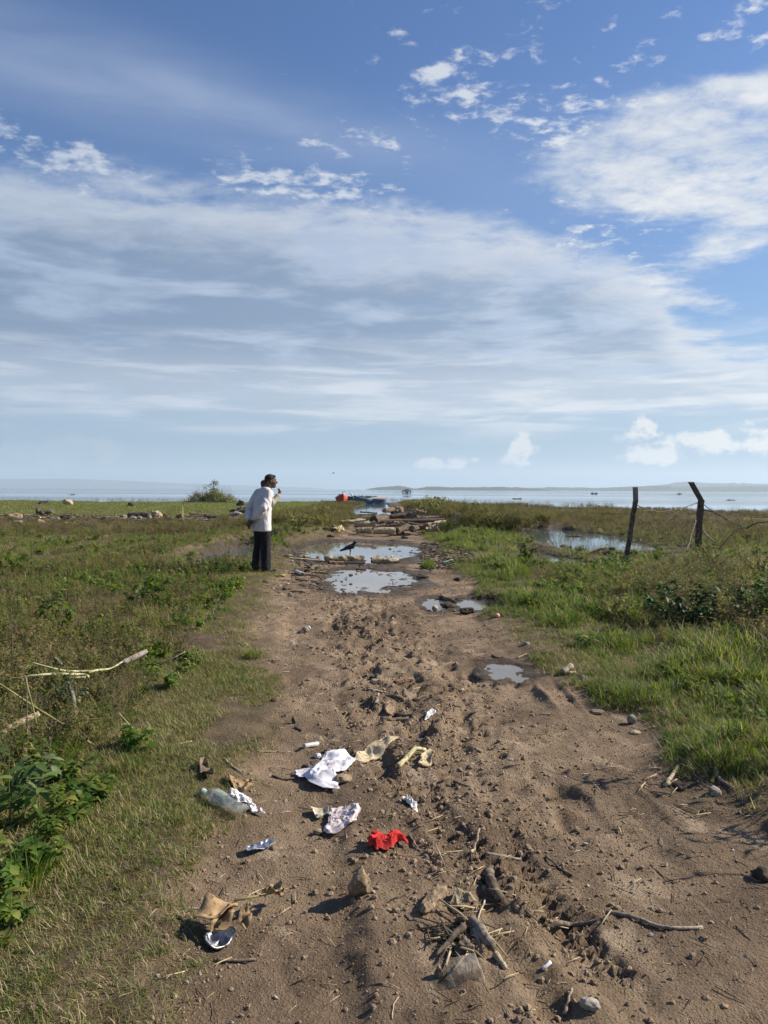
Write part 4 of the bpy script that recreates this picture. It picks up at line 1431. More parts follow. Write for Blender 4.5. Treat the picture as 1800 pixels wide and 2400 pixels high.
def rag(name, label, cat, poly, mat_, seed, amp=0.03, folds=12.0, lift=0.012, thick=0.0015, sharp=1.0, curl=0.0, detail=1.0, rings=40, segs=120, group=None):
    """a crumpled sheet on the ground, its outline given by photo pixels"""
    w = [G(q[0], q[1], -0.05) for q in poly]
    w = [w[i].lerp(w[(i + 1) % len(w)], k / 10) for i in range(len(w)) for k in range(10)]
    cx = sum(q.x for q in w) / len(w); cy_ = sum(q.y for q in w) / len(w)
    base = gz(cx, cy_)
    an = np.array([math.atan2(q.y - cy_, q.x - cx) for q in w]); ra = np.array([math.hypot(q.x - cx, q.y - cy_) for q in w])
    o_ = np.argsort(an); an, ra = an[o_], ra[o_]
    th = np.linspace(-math.pi, math.pi, segs, endpoint=False)
    rim = np.interp(th, np.concatenate([an - 2 * math.pi, an, an + 2 * math.pi]), np.concatenate([ra, ra, ra]))
    rim = rim * (1 + 0.07 * fbm(np.cos(th) * 4 + seed, np.sin(th) * 4, 0.0, seed, 3))
    rho = (np.arange(1, rings + 1) / rings)
    T, Q = np.meshgrid(th, rho)
    x = np.cos(T) * Q * rim[None, :]; y = np.sin(T) * Q * rim[None, :]
    wx = fbm(x * folds * 0.6 + 4, y * folds * 0.6 + seed, 0.0, seed + 1, 3); wy = fbm(x * folds * 0.6, y * folds * 0.6 + 8 + seed, 0.0, seed + 2, 3)
    f1 = 1 - np.abs(fbm(x * folds * 0.42 + wx * 0.5 + seed, y * folds * 0.42 + wy * 0.5, 0.0, seed + 3, 2, 0.35)) * 2.7
    f2 = 1 - np.abs(fbm(x * folds * 1.1 - 3, y * folds * 1.1 + seed, 0.0, seed + 4, 2, 0.4)) * 2.4
    f3 = 1 - np.abs(fbm(x * folds * 2.3 + wx, y * folds * 2.3 - seed, 0.0, seed + 6, 3, 0.5)) * 2.2
    zf = amp * (np.clip(f1, 0, 1) ** sharp * 0.62 + np.clip(f2, 0, 1) * 0.34 * detail + np.clip(f3, 0, 1) * 0.13 * detail)
    zf = zf * (0.30 + 0.70 * ss(1.0, 0.75, Q)) + curl * ss(0.6, 1.0, Q) * (0.5 + 0.5 * np.sin(T * 2 + seed))
    x = x + wx * amp * 0.8; y = y + wy * amp * 0.8
    hz = fields((x + cx).ravel(), (y + cy_).ravel())[0].reshape(x.shape)
    hz = hz * 0.6 + base * 0.4
    hz = np.maximum(hz, fields((x + cx).ravel(), (y + cy_).ravel())[0].reshape(x.shape))
    v = np.concatenate([[[0, 0, lift + amp * 0.5]], np.stack([x, y, hz - base + lift + zf], -1).reshape(-1, 3)])
    f = [(0, 1 + k, 1 + (k + 1) % segs) for k in range(segs)]
    for j in range(rings - 1):
        for k in range(segs):
            k2 = (k + 1) % segs
            f.append((1 + j * segs + k, 1 + (j + 1) * segs + k, 1 + (j + 1) * segs + k2, 1 + j * segs + k2))
    o = mesh_obj(name, v, f, mat_, loc=(cx, cy_, base))
    sm = o.modifiers.new('thickness', 'SOLIDIFY'); sm.thickness = thick
    return tag(o, label, cat, group)


# ------------------------------------------------------------------ log pile on the track
GP = None
def C1(x, y): return (780 + x / 4.74, 1140 + y / 4.74)       # from an enlarged view of the pile
def LP(label, a, b, d, m, cut=None, Y=None, **kw):
    return log_at('log', label, 'log', C1(*a), C1(*b), d / 4.74, m, cut, Y, **kw)


LP('pale smooth log lying frontmost in the pile on the track', (455, 497), (690, 497), 76, M_PALEWOOD, M_CUT, 23.2, crag=0.06)
LP('short tan log just left of the pale frontmost log', (268, 490), (432, 487), 70, M_ROT, None, 23.8, crag=0.10)
LP('bleached lumpy log resting on the short tan log', (258, 420), (478, 418), 60, M_PALEWOOD, None, (24.6, 24.2), crag=0.20, knots=1)
LP('brown log wedged behind the pale frontmost log', (420, 452), (575, 440), 48, M_ROT, None, 24.3, crag=0.14)
LP('thick black log showing its round end in the pile', (440, 372), (600, 360), 100, M_BARK, M_CUTD, (26.0, 27.5), crag=0.10)
LP('long straight reddish log spanning the middle of the pile', (500, 392), (1235, 372), 46, M_RED, M_CUTD, (26.3, 26.8), crag=0.05, bend=0.008)
LP('long dark log behind the reddish log', (575, 345), (830, 335), 48, M_BARK, None, 28.6, crag=0.12)
LP('forked grey trunk leaning over the back of the pile', (800, 345), (925, 312), 66, M_GREYW, None, 28.0, crag=0.16, knots=2)
LP('slim long pole lying at the back right of the pile', (905, 330), (1345, 332), 24, M_RED, None, (28.4, 28.8), crag=0.06, bend=0.01)
LP('grey log under the slim pole at the back', (940, 352), (1200, 347), 40, M_GREYW, None, 27.8, crag=0.10)
LP('pinkish broken branch raised at the back of the pile', (895, 268), (1030, 298), 42, M_ROT, M_CUT, (30, 29.6), crag=0.18, knots=1, taper=0.6)
LP('dark wet log slanting down beside the pale frontmost log', (700, 490), (845, 450), 70, M_BARK, None, (23.4, 24.6), crag=0.16)
LP('brown knotted log above the dark slanting log', (680, 420), (800, 412), 50, M_ROT, None, 25.4, crag=0.2, knots=1)
LP('small brown log between the black log and the knotted log', (560, 420), (660, 410), 50, M_BARK, None, 25.3, crag=0.16)
LP('thin brown log lying below the small brown log', (545, 440), (700, 435), 26, M_RED, None, 24.8, crag=0.08)
LP('smooth grey log near the right end of the pile', (835, 415), (965, 435), 46, M_GREYW, None, (25.4, 24.8), crag=0.10)
LP('stubby black log showing two round ends at the right', (880, 478), (960, 455), 66, M_BARK, M_CUTD, (23.6, 24.6), crag=0.12)
LP('reddish stub behind the stubby black log', (950, 455), (1055, 440), 56, M_RED, None, 24.4, crag=0.12)
LP('whitish gnarled log jutting from the right of the pile', (1060, 420), (1250, 392), 42, M_PALEWOOD, M_CUT, (25.2, 25.6), crag=0.22, knots=2)
LP('crusted pale stump at the right front of the pile', (1050, 468), (1170, 455), 60, M_ROT, M_CUTD, 24.0, crag=0.30, knots=1)
LP('dark log lying under the whitish gnarled log', (1060, 445), (1180, 425), 44, M_BARK, None, 25.0, crag=0.14)
LP('long pale driftwood log reaching out left of the pile', (75, 402), (360, 382), 34, M_PALEWOOD, None, (26.0, 26.4), crag=0.16, bend=0.03, taper=1.5)
LP('pair of bleached planks, the upper one at the left rear', (310, 288), (485, 300), 20, M_PALEWOOD, None, (33, 32), crag=0.12)
LP('bleached plank below its twin at the left rear', (300, 312), (480, 318), 18, M_PALEWOOD, None, (31.5, 31), crag=0.12)
LP('dark thin log left of the thick black log', (210, 352), (385, 342), 22, M_BARK, None, (28, 28.4), crag=0.12)
LP('dark stick-like log just below the dark thin log', (250, 366), (385, 358), 16, M_BARK, None, (27.3, 27.6), crag=0.10)
LP('round log with a tan sawn end by the channel', (570, 262), (670, 258), 52, M_BARK, M_CUT, (38, 40), crag=0.08)
rock_at('root_ball', 'large earthy root ball behind the log pile by the channel', 'root ball', *C1(735, 290), 100 / 4.74, 84 / 4.74, M_TANST, rough=0.6, depth=0.8)
rock_at('root_ball', 'dark root ball leaning against the tan sawn log', 'root ball', *C1(672, 285), 60 / 4.74, 70 / 4.74, M_DARKST, rough=0.6)
rock_at('driftwood', 'twisted pale roots at the tip of the left bank', 'driftwood', *C1(345, 262), 90 / 4.74, 56 / 4.74, M_PALEWOOD, rough=0.7, facet=0.2)
rock_at('stone', 'flat pale slab lying in front of the crusted stump', 'stone', *C1(800, 542), 100 / 4.74, 36 / 4.74, M_TANST)
rock_at('clod', 'dark clod on the track between pile and puddle', 'clod', *C1(798, 582), 84 / 4.74, 34 / 4.74, M_DARKST)
log_at('stump', 'short pale stump alone left of the log pile', 'stump', C1(5, 495), C1(90, 480), 62 / 4.74, M_PALEWOOD, M_CUTD, crag=0.24, knots=1)
rock_at('stone', 'dark stone below the lone pale stump', 'stone', 775, 1262, 18, 8, M_DARKST)

# second row of driftwood between the two puddles
def C2(x, y): return (650 + x / 3.456, 1250 + y / 3.456)
def L2(name, label, a, b, d, m, cut=None, **kw):
    return log_at(name, label, 'log', C2(*a), C2(*b), d / 3.456, m, cut, **kw)
L2('log', 'thick rotten tan log at the near rim of the far puddle', (385, 190), (692, 188), 58, M_ROT, M_CUTD, crag=0.16, bend=0.02, knots=1)
L2('log', 'mottled cream log at the right of the two puddles', (768, 208), (985, 214), 56, M_ROT, M_CUTD, crag=0.2, taper=0.62, knots=2)
L2('log', 'grey smooth log in front of the rotten tan log', (545, 216), (712, 222), 22, M_GREYW, M_CUTD, crag=0.07)
L2('log', 'short brown log below the rotten tan log', (413, 226), (535, 220), 24, M_RED, M_CUTD, crag=0.10)
L2('stick', 'long straight pale pole beside the far puddle', (95, 212), (375, 206), 11, M_STICKP, crag=0.08, bend=0.01)
L2('log', 'small dark log lying alone between the two puddles', (640, 272), (720, 272), 15, M_BARK, crag=0.12)
rock_at('clod', 'dark lump resting behind the small dark log', 'clod', *C2(684, 262), 50 / 3.456, 20 / 3.456, M_DARKST)
rock_at('stone', 'pale stone leaning on the rotten tan log', 'stone', *C2(436, 210), 48 / 3.456, 32 / 3.456, M_STONE)
rock_at('stone', 'flat tan stone in the far rim of the far puddle', 'stone', *C2(835, 104), 90 / 3.456, 16 / 3.456, M_TANST)
for k, (lab, x, y, w, h, m) in enumerate((
        ('cream scrap of wood leftmost in the litter beside the man', 85, 192, 60, 20, M_PALEWOOD), ('knobbly pale wood chunk behind the long pole', 205, 194, 90, 24, M_ROT),
        ('dark chunk of wood at the track edge by the pole', 70, 212, 50, 20, M_DARKST), ('pale fork of driftwood below the long pole', 188, 250, 50, 28, M_PALEWOOD),
        ('tan chip at the left end of the long pole', 108, 240, 50, 16, M_ROT), ('whitish chip right of the short brown log', 612, 234, 34, 14, M_PALEWOOD))):
    rock_at('driftwood', lab, 'driftwood', *C2(x, y), w / 3.456, h / 3.456, m, rough=0.6, depth=0.5)
rock_at('clod', 'larger dark clod beside the grey can', 'clod', *C2(172, 312), 78 / 3.456, 32 / 3.456, M_DARKST, rough=0.5)
rock_at('clod', 'smaller dark clod right of the grey can', 'clod', *C2(246, 305), 54 / 3.456, 26 / 3.456, M_DARKST, rough=0.5)
rock_at('leaf', 'crumpled yellowish leaf at the grass edge near the man', 'leaf', *C2(35, 362), 66 / 3.456, 16 / 3.456, mat('yellow_leaf', (0.24, 0.21, 0.07), (0.42, 0.36, 0.14), 20, 0.7, 0.2, 40), rough=0.7, depth=0.6, facet=0.1)
rock_at('stone', 'dark wedge of stone left of the nearer puddle', 'stone', *C2(60, 458), 46 / 3.456, 26 / 3.456, M_DARKST)
rock_at('stone', 'grey stone at the left rut below the nearer puddle', 'stone', *C2(100, 510), 50 / 3.456, 38 / 3.456, M_STONE)
rock_at('stone', 'small stone sitting inside the nearer puddle', 'stone', *C2(868, 390), 24 / 3.456, 16 / 3.456, M_STONE)
rock_at('driftwood', 'dark bark scrap right of the mottled log', 'driftwood', *C2(1190, 358), 90 / 3.456, 22 / 3.456, M_DARKST, rough=0.5, depth=0.5)
rock_at('clod', 'dark clod by the green verge right of the puddles', 'clod', *C2(1466, 386), 80 / 3.456, 34 / 3.456, M_DARKST)
L2('log', 'split brown log at the small right-hand puddle', (1325, 496), (1440, 528), 32, M_BARK, M_CUTD, crag=0.12)
rock_at('clod', 'muddy lump beside the split brown log', 'clod', *C2(1470, 530), 70 / 3.456, 32 / 3.456, M_DARKST)
rock_at('clod', 'mud mound below the split brown log', 'clod', *C2(1545, 640), 120 / 3.456, 46 / 3.456, M_DARKST, rough=0.5)
rock_at('clod', 'low mud hump between the two small puddles', 'clod', *C2(1390, 592), 130 / 3.456, 40 / 3.456, M_DARKST, rough=0.5)

# ------------------------------------------------------------------ drift line on the left field
def C3(x, y): return (x / 5.18, 1140 + y / 5.18)
def C4(x, y): return (290 + x / 5.35, 1120 + y / 5.35)
for lab, nm, x, y, w, h, m, ro in (
        ('dark boulder at the water edge left of the tan stump', 'boulder', 520, 216, 122, 50, M_DARKST, 0.35),
        ('tan weathered stump standing at the water edge', 'stump', 812, 222, 118, 68, M_PALEWOOD, 0.5),
        ('pale rounded boulder leftmost on the drift line', 'boulder', 155, 376, 180, 56, M_TANST, 0.4),
        ('dark slab under the pale rounded boulder', 'boulder', 170, 404, 160, 34, M_DARKST, 0.3),
        ('squared brown block below the dark slab', 'boulder', 205, 458, 124, 62, M_STONE, 0.25),
        ('tan boulder right of the squared brown block', 'boulder', 470, 442, 116, 54, M_TANST, 0.35),
        ('black heap of bark right of the white scrap', 'bark_heap', 795, 402, 130, 66, M_DARKST, 0.6),
        ('brown clump of bark near the middle of the drift line', 'bark_heap', 1300, 408, 146, 46, M_DARKST, 0.6),
        ('grey boulder just left of the big squared log', 'boulder', 1488, 376, 100, 42, M_STONE, 0.35),
        ('dark lump far out by the shallows', 'boulder', 1590, 236, 80, 44, M_DARKST, 0.5),
        ('small white scrap of plastic on the drift line', 'plastic_scrap', 706, 396, 32, 26, mat('dull_white', (0.55, 0.56, 0.58), (0.72, 0.73, 0.75), 9, 0.6, 0.1, 40), 0.5)):
    rock_at(nm, lab, nm.replace('_', ' '), *C3(x, y), w * 1.12 / 5.18, h * 1.35 / 5.18, m, rough=ro, depth=0.7)
log_at('log', 'dark log on the drift line between two tan stones', 'log', C3(525, 400), C3(690, 396), 40 / 5.18, M_BARK, crag=0.12)
log_at('log', 'pale short log in front of the black bark heap', 'log', C3(780, 430), C3(908, 426), 34 / 5.18, M_PALEWOOD, crag=0.14)
log_at('plank', 'pale plank right of the pale short log', 'plank', C3(885, 444), C3(1020, 436), 14 / 5.18, M_PALEWOOD, crag=0.08)
log_at('plank', 'dark plank at the left edge of the field', 'plank', C3(10, 488), C3(140, 482), 28 / 5.18, M_BARK, crag=0.06)
log_at('plank', 'long pale branch lying behind the dark log', 'plank', C3(480, 368), C3(740, 352), 13 / 5.18, M_PALEWOOD, crag=0.10)
log_at('log', 'bleached log atop the brown bark clump', 'log', C3(1205, 350), C3(1345, 352), 22 / 5.18, M_PALEWOOD, crag=0.14)
log_at('log', 'big squared dark log on the left field', 'log', C4(68, 445), C4(330, 448), 74 / 5.35, M_BARK, M_CUTD, crag=0.10, bend=0.01)
for lab, nm, x, y, w, h, m, ro in (
        ('round stone under the left end of the big squared log', 'stone', 105, 508, 90, 40, M_STONE, 0.3), ('round stone under the middle of the big squared log', 'stone', 188, 506, 62, 36, M_STONE, 0.3),
        ('stone propped at the right end of the big squared log', 'stone', 322, 502, 50, 40, M_STONE, 0.3), ('pale orange stump beside the big squared log', 'stump', 405, 482, 116, 80, M_PALEWOOD, 0.45),
        ('grey stone sitting on the pale orange stump', 'stone', 352, 440, 50, 44, M_STONE, 0.3), ('dark bark clump right of the pale orange stump', 'bark_heap', 510, 478, 82, 40, M_DARKST, 0.6),
        ('low dark mound of litter before the bark clump', 'bark_heap', 550, 516, 130, 42, M_DARKST, 0.5), ('bushy dark root clump beside the white branch', 'bark_heap', 702, 508, 80, 54, M_DARKST, 0.7),
        ('low pile of brown litter right of the black log', 'bark_heap', 1130, 484, 220, 36, M_DARKST, 0.6), ('gnarled dark root stump nearest the man', 'root_stump', 1490, 450, 230, 96, M_DARKST, 0.8),
        ('dark root knot standing behind the gnarled stump', 'root_stump', 1465, 350, 84, 76, M_DARKST, 0.8), ('brown slab below the gnarled root stump', 'boulder', 1400, 474, 150, 56, M_STONE, 0.4),
        ('dark lump in the turf by the shallow water', 'boulder', 85, 350, 76, 42, M_DARKST, 0.6)):
    rock_at(nm, lab, nm.replace('_', ' '), *C4(x, y), w * 1.12 / 5.35, h * 1.35 / 5.35, m, rough=ro, depth=0.7)
log_at('log', 'long black log lying on the turf', 'log', C4(835, 442), C4(1080, 448), 54 / 5.35, M_BARK, M_CUTD, crag=0.12, taper=0.7)
stick_at('branch', 'small white forked branch on the drift line', 'branch', [C4(738, 515), C4(742, 500), C4(768, 512)], 12 / 5.35, M_PALEWOOD, lifts=[0, 0.7, 1.0])

def gnarled_stump():
    root = empty('driftwood_stump', G(*C3(545, 338), -0.05))
    root.location.z = gz(root.location.x, root.location.y)
    k = root.location.y / 1700 / 5.18
    rng = random.Random(44)
    v, f = rock_mesh(62 * k, 45 * k, 34 * k, 12, 0.5)
    mesh_obj('trunk', v, f, M_BARK, root, loc=(-10 * k, 0, 30 * k))
    mb = MB(); mb.tube([(-80 * k, 0, 30 * k), (-88 * k, 0, 60 * k), (-80 * k, 0, 96 * k)], [30 * k, 24 * k, 14 * k], 8); mb.build('upright_stub', M_BARK, root)
    for j in range(5):
        mb = MB(); mb.tube([(0, rng.uniform(-20, 20) * k, 30 * k), (60 * k, rng.uniform(-25, 25) * k, (34 + 6 * j) * k), (112 * k, rng.uniform(-25, 25) * k, (40 + 9 * j) * k)], [16 * k, 11 * k, 5 * k], 6)
        mb.build('root', M_GREYW, root)
    tag(root, 'dark driftwood stump with grey roots fanned to one side', 'stump')
gnarled_stump()

# ------------------------------------------------------------------ litter on the track
def C6(x, y): return (600 + x / 2.765, 1380 + y / 2.765)
def CA(x, y): return (400 + x / 2.765, 1740 + y / 2.765)
def CB(x, y): return (900 + x / 1.843, 1900 + y / 1.843)
def CE(x, y): return (1400 + x / 4.1475, 1780 + y / 4.1475)
def C7(x, y): return (1100 + x / 2.37, 1380 + y / 2.37)
def CP(x, y): return (950 + x / 5.53, 2050 + y / 5.53)
def CL(x, y): return (x / 3.687, 1340 + y / 3.687)
def CM(x, y): return (x / 3.687, 1600 + y / 3.687)
def CF(x, y): return (1380 + x / 3.95, 1100 + y / 3.95)

M_CLOTH = mat('white_cotton', (0.46, 0.45, 0.48), (0.68, 0.67, 0.72), 12.0, 0.9, 0.25, 120, c3=(0.42, 0.39, 0.38), disp=0.003)
M_PINK = mat('greyish_pink_cloth', (0.42, 0.36, 0.36), (0.62, 0.54, 0.54), 14.0, 0.92, 0.6, 70, c3=(0.30, 0.245, 0.22), disp=0.006)
M_REDC = mat('red_cloth', (0.34, 0.018, 0.016), (0.50, 0.032, 0.028), 14.0, 0.9, 0.5, 110, c3=(0.27, 0.035, 0.028), disp=0.004)
M_PAPER = mat('beige_paper', (0.44, 0.39, 0.28), (0.60, 0.55, 0.42), 10.0, 0.9, 0.2, 60)
M_FOIL = mat('foil', (0.42, 0.43, 0.45), (0.70, 0.70, 0.70), 20.0, 0.42, 0.9, 45, metal=1.0, disp=0.006)
M_CARD = mat('brown_card', (0.12, 0.088, 0.06), (0.22, 0.165, 0.115), 8.0, 0.92, 0.4, 50)
M_DLEAF = mat('dead_leaf', (0.20, 0.13, 0.066), (0.36, 0.25, 0.135), 12.0, 0.75, 0.5, 40, c3=(0.13, 0.085, 0.05), disp=0.006)
M_WPLAS = mat('white_plastic', (0.48, 0.48, 0.48), (0.66, 0.66, 0.66), 12.0, 0.45, 0.3, 60, c3=(0.40, 0.37, 0.33))
M_DULL = mat('dull_white', (0.55, 0.56, 0.58), (0.72, 0.73, 0.75), 9, 0.6, 0.1, 40)


def clear_mat(name, tint, fac, rough=0.2, dirt=(0.42, 0.36, 0.29)):
    m = bpy.data.materials.new(name)
    m.use_nodes = True
    m.node_tree.nodes.clear()
    N = NT(m.node_tree)
    tcx = N.new('ShaderNodeTexCoord')
    n1 = N.noise(tcx.outputs['Object'], 26.0, 5, 0.6)
    bs = N.new('ShaderNodeBsdfPrincipled')
    N.l.new(N.mix(N.mr(n1, 0.48, 0.62), tint, dirt), bs.inputs['Base Color'])
    bs.inputs['Roughness'].default_value = rough
    tr = N.new('ShaderNodeBsdfTransparent')
    tr.inputs[0].default_value = (0.93, 0.95, 0.95, 1)
    mx = N.new('ShaderNodeMixShader')
    N.put(mx.inputs[0], N.mr(n1, 0.40, 0.66, fac, min(1.0, fac + 0.35)))
    N.l.new(tr.outputs[0], mx.inputs[1]); N.l.new(bs.outputs[0], mx.inputs[2])
    b = N.new('ShaderNodeBump'); b.inputs['Strength'].default_value = 0.6; b.inputs['Distance'].default_value = 0.006
    N.l.new(N.noise(tcx.outputs['Object'], 40.0, 3, 0.5), b.inputs['Height']); N.l.new(b.outputs[0], bs.inputs['Normal'])
    out = N.new('ShaderNodeOutputMaterial'); N.l.new(mx.outputs[0], out.inputs[0])
    return m


M_CLEAR = clear_mat('clear_plastic', (0.50, 0.55, 0.53), 0.22, 0.14)
M_TRAY = clear_mat('dusty_clear_plastic', (0.40, 0.36, 0.31), 0.22, 0.2, (0.34, 0.27, 0.2))

rag('white_cloth', 'crumpled white cloth lying on the track beside a flat board', 'cloth', [C6(*q) for q in ((250, 1160), (330, 1150), (430, 1140), (445, 1080), (470, 1045), (560, 1032), (610, 1070), (640, 1120), (600, 1165), (520, 1200), (560, 1270), (545, 1310), (480, 1300), (400, 1280), (330, 1240), (270, 1200))], M_CLOTH, 3, amp=0.045, folds=13, sharp=1.1, detail=0.35)
rag('pinkish_cloth', 'crumpled greyish pink cloth between white cloth and red cloth', 'cloth', [CA(*q) for q in ((1030, 420), (1100, 415), (1190, 412), (1235, 480), (1210, 530), (1130, 555), (1060, 575), (988, 550), (1020, 500))], M_PINK, 9, amp=0.034, folds=22, detail=0.7)
rag('paper', 'beige folded paper touching the greyish pink cloth', 'paper', [CA(*q) for q in ((900, 405), (960, 402), (1030, 425), (1020, 455), (940, 465), (915, 440))], M_PAPER, 14, amp=0.010, folds=14, curl=0.02)
rag('red_cloth', 'bright red balled-up cloth on the track', 'cloth', [CA(*q) for q in ((1282, 690), (1330, 645), (1420, 640), (1470, 622), (1545, 675), (1450, 700), (1420, 740), (1330, 748), (1285, 725))], M_REDC, 21, amp=0.055, folds=26, sharp=0.8, detail=0.6)
rag('foil_wrapper', 'torn silver foil wrapper at the left edge of the track', 'wrapper', [CA(*q) for q in ((482, 690), (560, 670), (650, 652), (682, 672), (640, 695), (560, 715), (500, 724))], M_FOIL, 25, amp=0.010, folds=24, curl=0.010, lift=0.012)
rag('plastic_scrap', 'crinkled white plastic wrap below the brown dead leaf', 'wrapper', [CA(*q) for q in ((386, 338), (450, 350), (515, 372), (500, 392), (440, 400), (400, 375))], M_WPLAS, 28, amp=0.03, folds=40)
rag('plastic_scrap', 'small white tissue right of the crinkled plastic wrap', 'tissue', [CA(*q) for q in ((505, 408), (545, 402), (575, 430), (600, 460), (560, 450), (515, 440))], M_WPLAS, 31, amp=0.03, folds=40)
rag('dead_leaf', 'curled brown dead leaf lying above the plastic wrap', 'leaf', [CA(*q) for q in ((362, 265), (430, 270), (540, 258), (520, 320), (470, 350), (400, 330), (375, 300))], M_DLEAF, 33, amp=0.03, folds=18, curl=0.03)
rag('cardboard', 'dark triangular scrap of cardboard at the grass edge', 'cardboard', [CA(*q) for q in ((188, 290), (195, 215), (225, 205), (265, 260), (290, 300))], M_CARD, 35, amp=0.008, folds=12, curl=0.03)
rag('plastic_scrap', 'shredded white plastic half buried right of the cloths', 'plastic scrap', [CA(*q) for q in ((1490, 385), (1540, 362), (1595, 400), (1590, 450), (1545, 425))], M_WPLAS, 38, amp=0.03, folds=45)
rag('white_chip', 'white pointed shard on the track above the cloths', 'shard', [C6(*q) for q in ((1092, 868), (1110, 835), (1135, 816), (1165, 825), (1140, 845))], M_WPLAS, 40, amp=0.012, folds=30, curl=0.02)
rag('board', 'long flat pale board beside the white cloth', 'board', [C6(*q) for q in ((625, 1085), (650, 1050), (740, 1010), (830, 975), (925, 980), (880, 1010), (760, 1065), (660, 1102))], M_PALEWOOD, 43, amp=0.003, folds=8, thick=0.012, lift=0.016)
rag('bark_slab', 'upright pale slab of bark right of the curved bark', 'bark', [C6(*q) for q in ((1052, 1160), (1095, 1085), (1125, 1070), (1160, 1095), (1130, 1150), (1085, 1172))], M_ROT, 46, amp=0.012, folds=20, thick=0.012, lift=0.02, curl=0.02)
rag('bark_slab', 'flat tan slab among dark sticks in the churned mud', 'bark', [C6(*q) for q in ((830, 800), (845, 750), (890, 742), (906, 775), (880, 812), (850, 818))], M_TANST, 48, amp=0.008, folds=20, thick=0.012, lift=0.02)
rag('bark_slab', 'mud-caked flat slab left of the stick heap', 'slab', [CB(*q) for q in ((150, 470), (170, 430), (215, 375), (275, 360), (270, 400), (235, 455), (185, 485))], M_EARTH, 50, amp=0.02, folds=14, thick=0.012)
rag('bark_slab', 'crumpled tan bark above the stick heap', 'bark', [CB(*q) for q in ((285, 420), (320, 390), (385, 385), (410, 415), (370, 440), (310, 440))], M_ROT, 52, amp=0.025, folds=20, thick=0.004)

stick_at('curved_bark', 'pale green curved strip of bark on the track', 'bark', [C6(918, 1165), C6(960, 1130), C6(1030, 1092), C6(1095, 1078)], 14, mat('pale_bark', (0.34, 0.31, 0.16), (0.52, 0.47, 0.27), 12, 0.85, 0.4, 50, c3=(0.18, 0.14, 0.08)), lifts=[0.0, 0.02, 0.03, 0.01], taper=0.7)

# crushed clear bottle
def bottle():
    a, b = G(*CA(212, 400), -0.05), G(*CA(470, 515), -0.05)
    a.z = gz(a.x, a.y); b.z = gz(b.x, b.y)
    d = b - a
    L = d.length
    root = empty('plastic_bottle', a + Vector((0, 0, 0.028)), (0, 0, math.atan2(d.y, d.x)))
    n, sg = 26, 18
    v = []
    for i in range(n):
        t = i / (n - 1)
        r_ = 0.013 if t < 0.10 else 0.013 + (0.030 - 0.013) * min(1, (t - 0.10) / 0.18)
        for k in range(sg):
            th = 2 * math.pi * k / sg
            q = 1 + 0.35 * float(vn(t * 9 + 3, math.cos(th) * 1.5, math.sin(th) * 1.5, 5)) * (t > 0.15)
            fl = 1.0 - 0.45 * min(1, max(0, (t - 0.35) * 3))
            v.append((t * L, r_ * q * math.cos(th) * 1.15, r_ * q * math.sin(th) * fl))
    f = [(i * sg + k, i * sg + (k + 1) % sg, (i + 1) * sg + (k + 1) % sg, (i + 1) * sg + k) for i in range(n - 1) for k in range(sg)]
    f.append(tuple((n - 1) * sg + k for k in range(sg)))
    mesh_obj('body', v, f, M_CLEAR, root)
    mb = MB(); mb.tube([(-0.012, 0, 0), (0.008, 0, 0)], 0.0155, 14); mb.build('cap', mat('pale_green_cap', (0.30, 0.42, 0.36), (0.42, 0.52, 0.46), 20, 0.5, 0), root)
    mb = MB(); mb.tube([(L * 0.34, 0, 0.0), (L * 0.46, 0, 0.0), (L * 0.58, 0, -0.002)], [0.0335, 0.034, 0.031], 16, cap=False); mb.build('label_band', clear_mat('green_film', (0.35, 0.48, 0.42), 0.35, 0.3), root)
    tag(root, 'crushed clear plastic bottle at the grass edge of the track', 'bottle')
bottle()

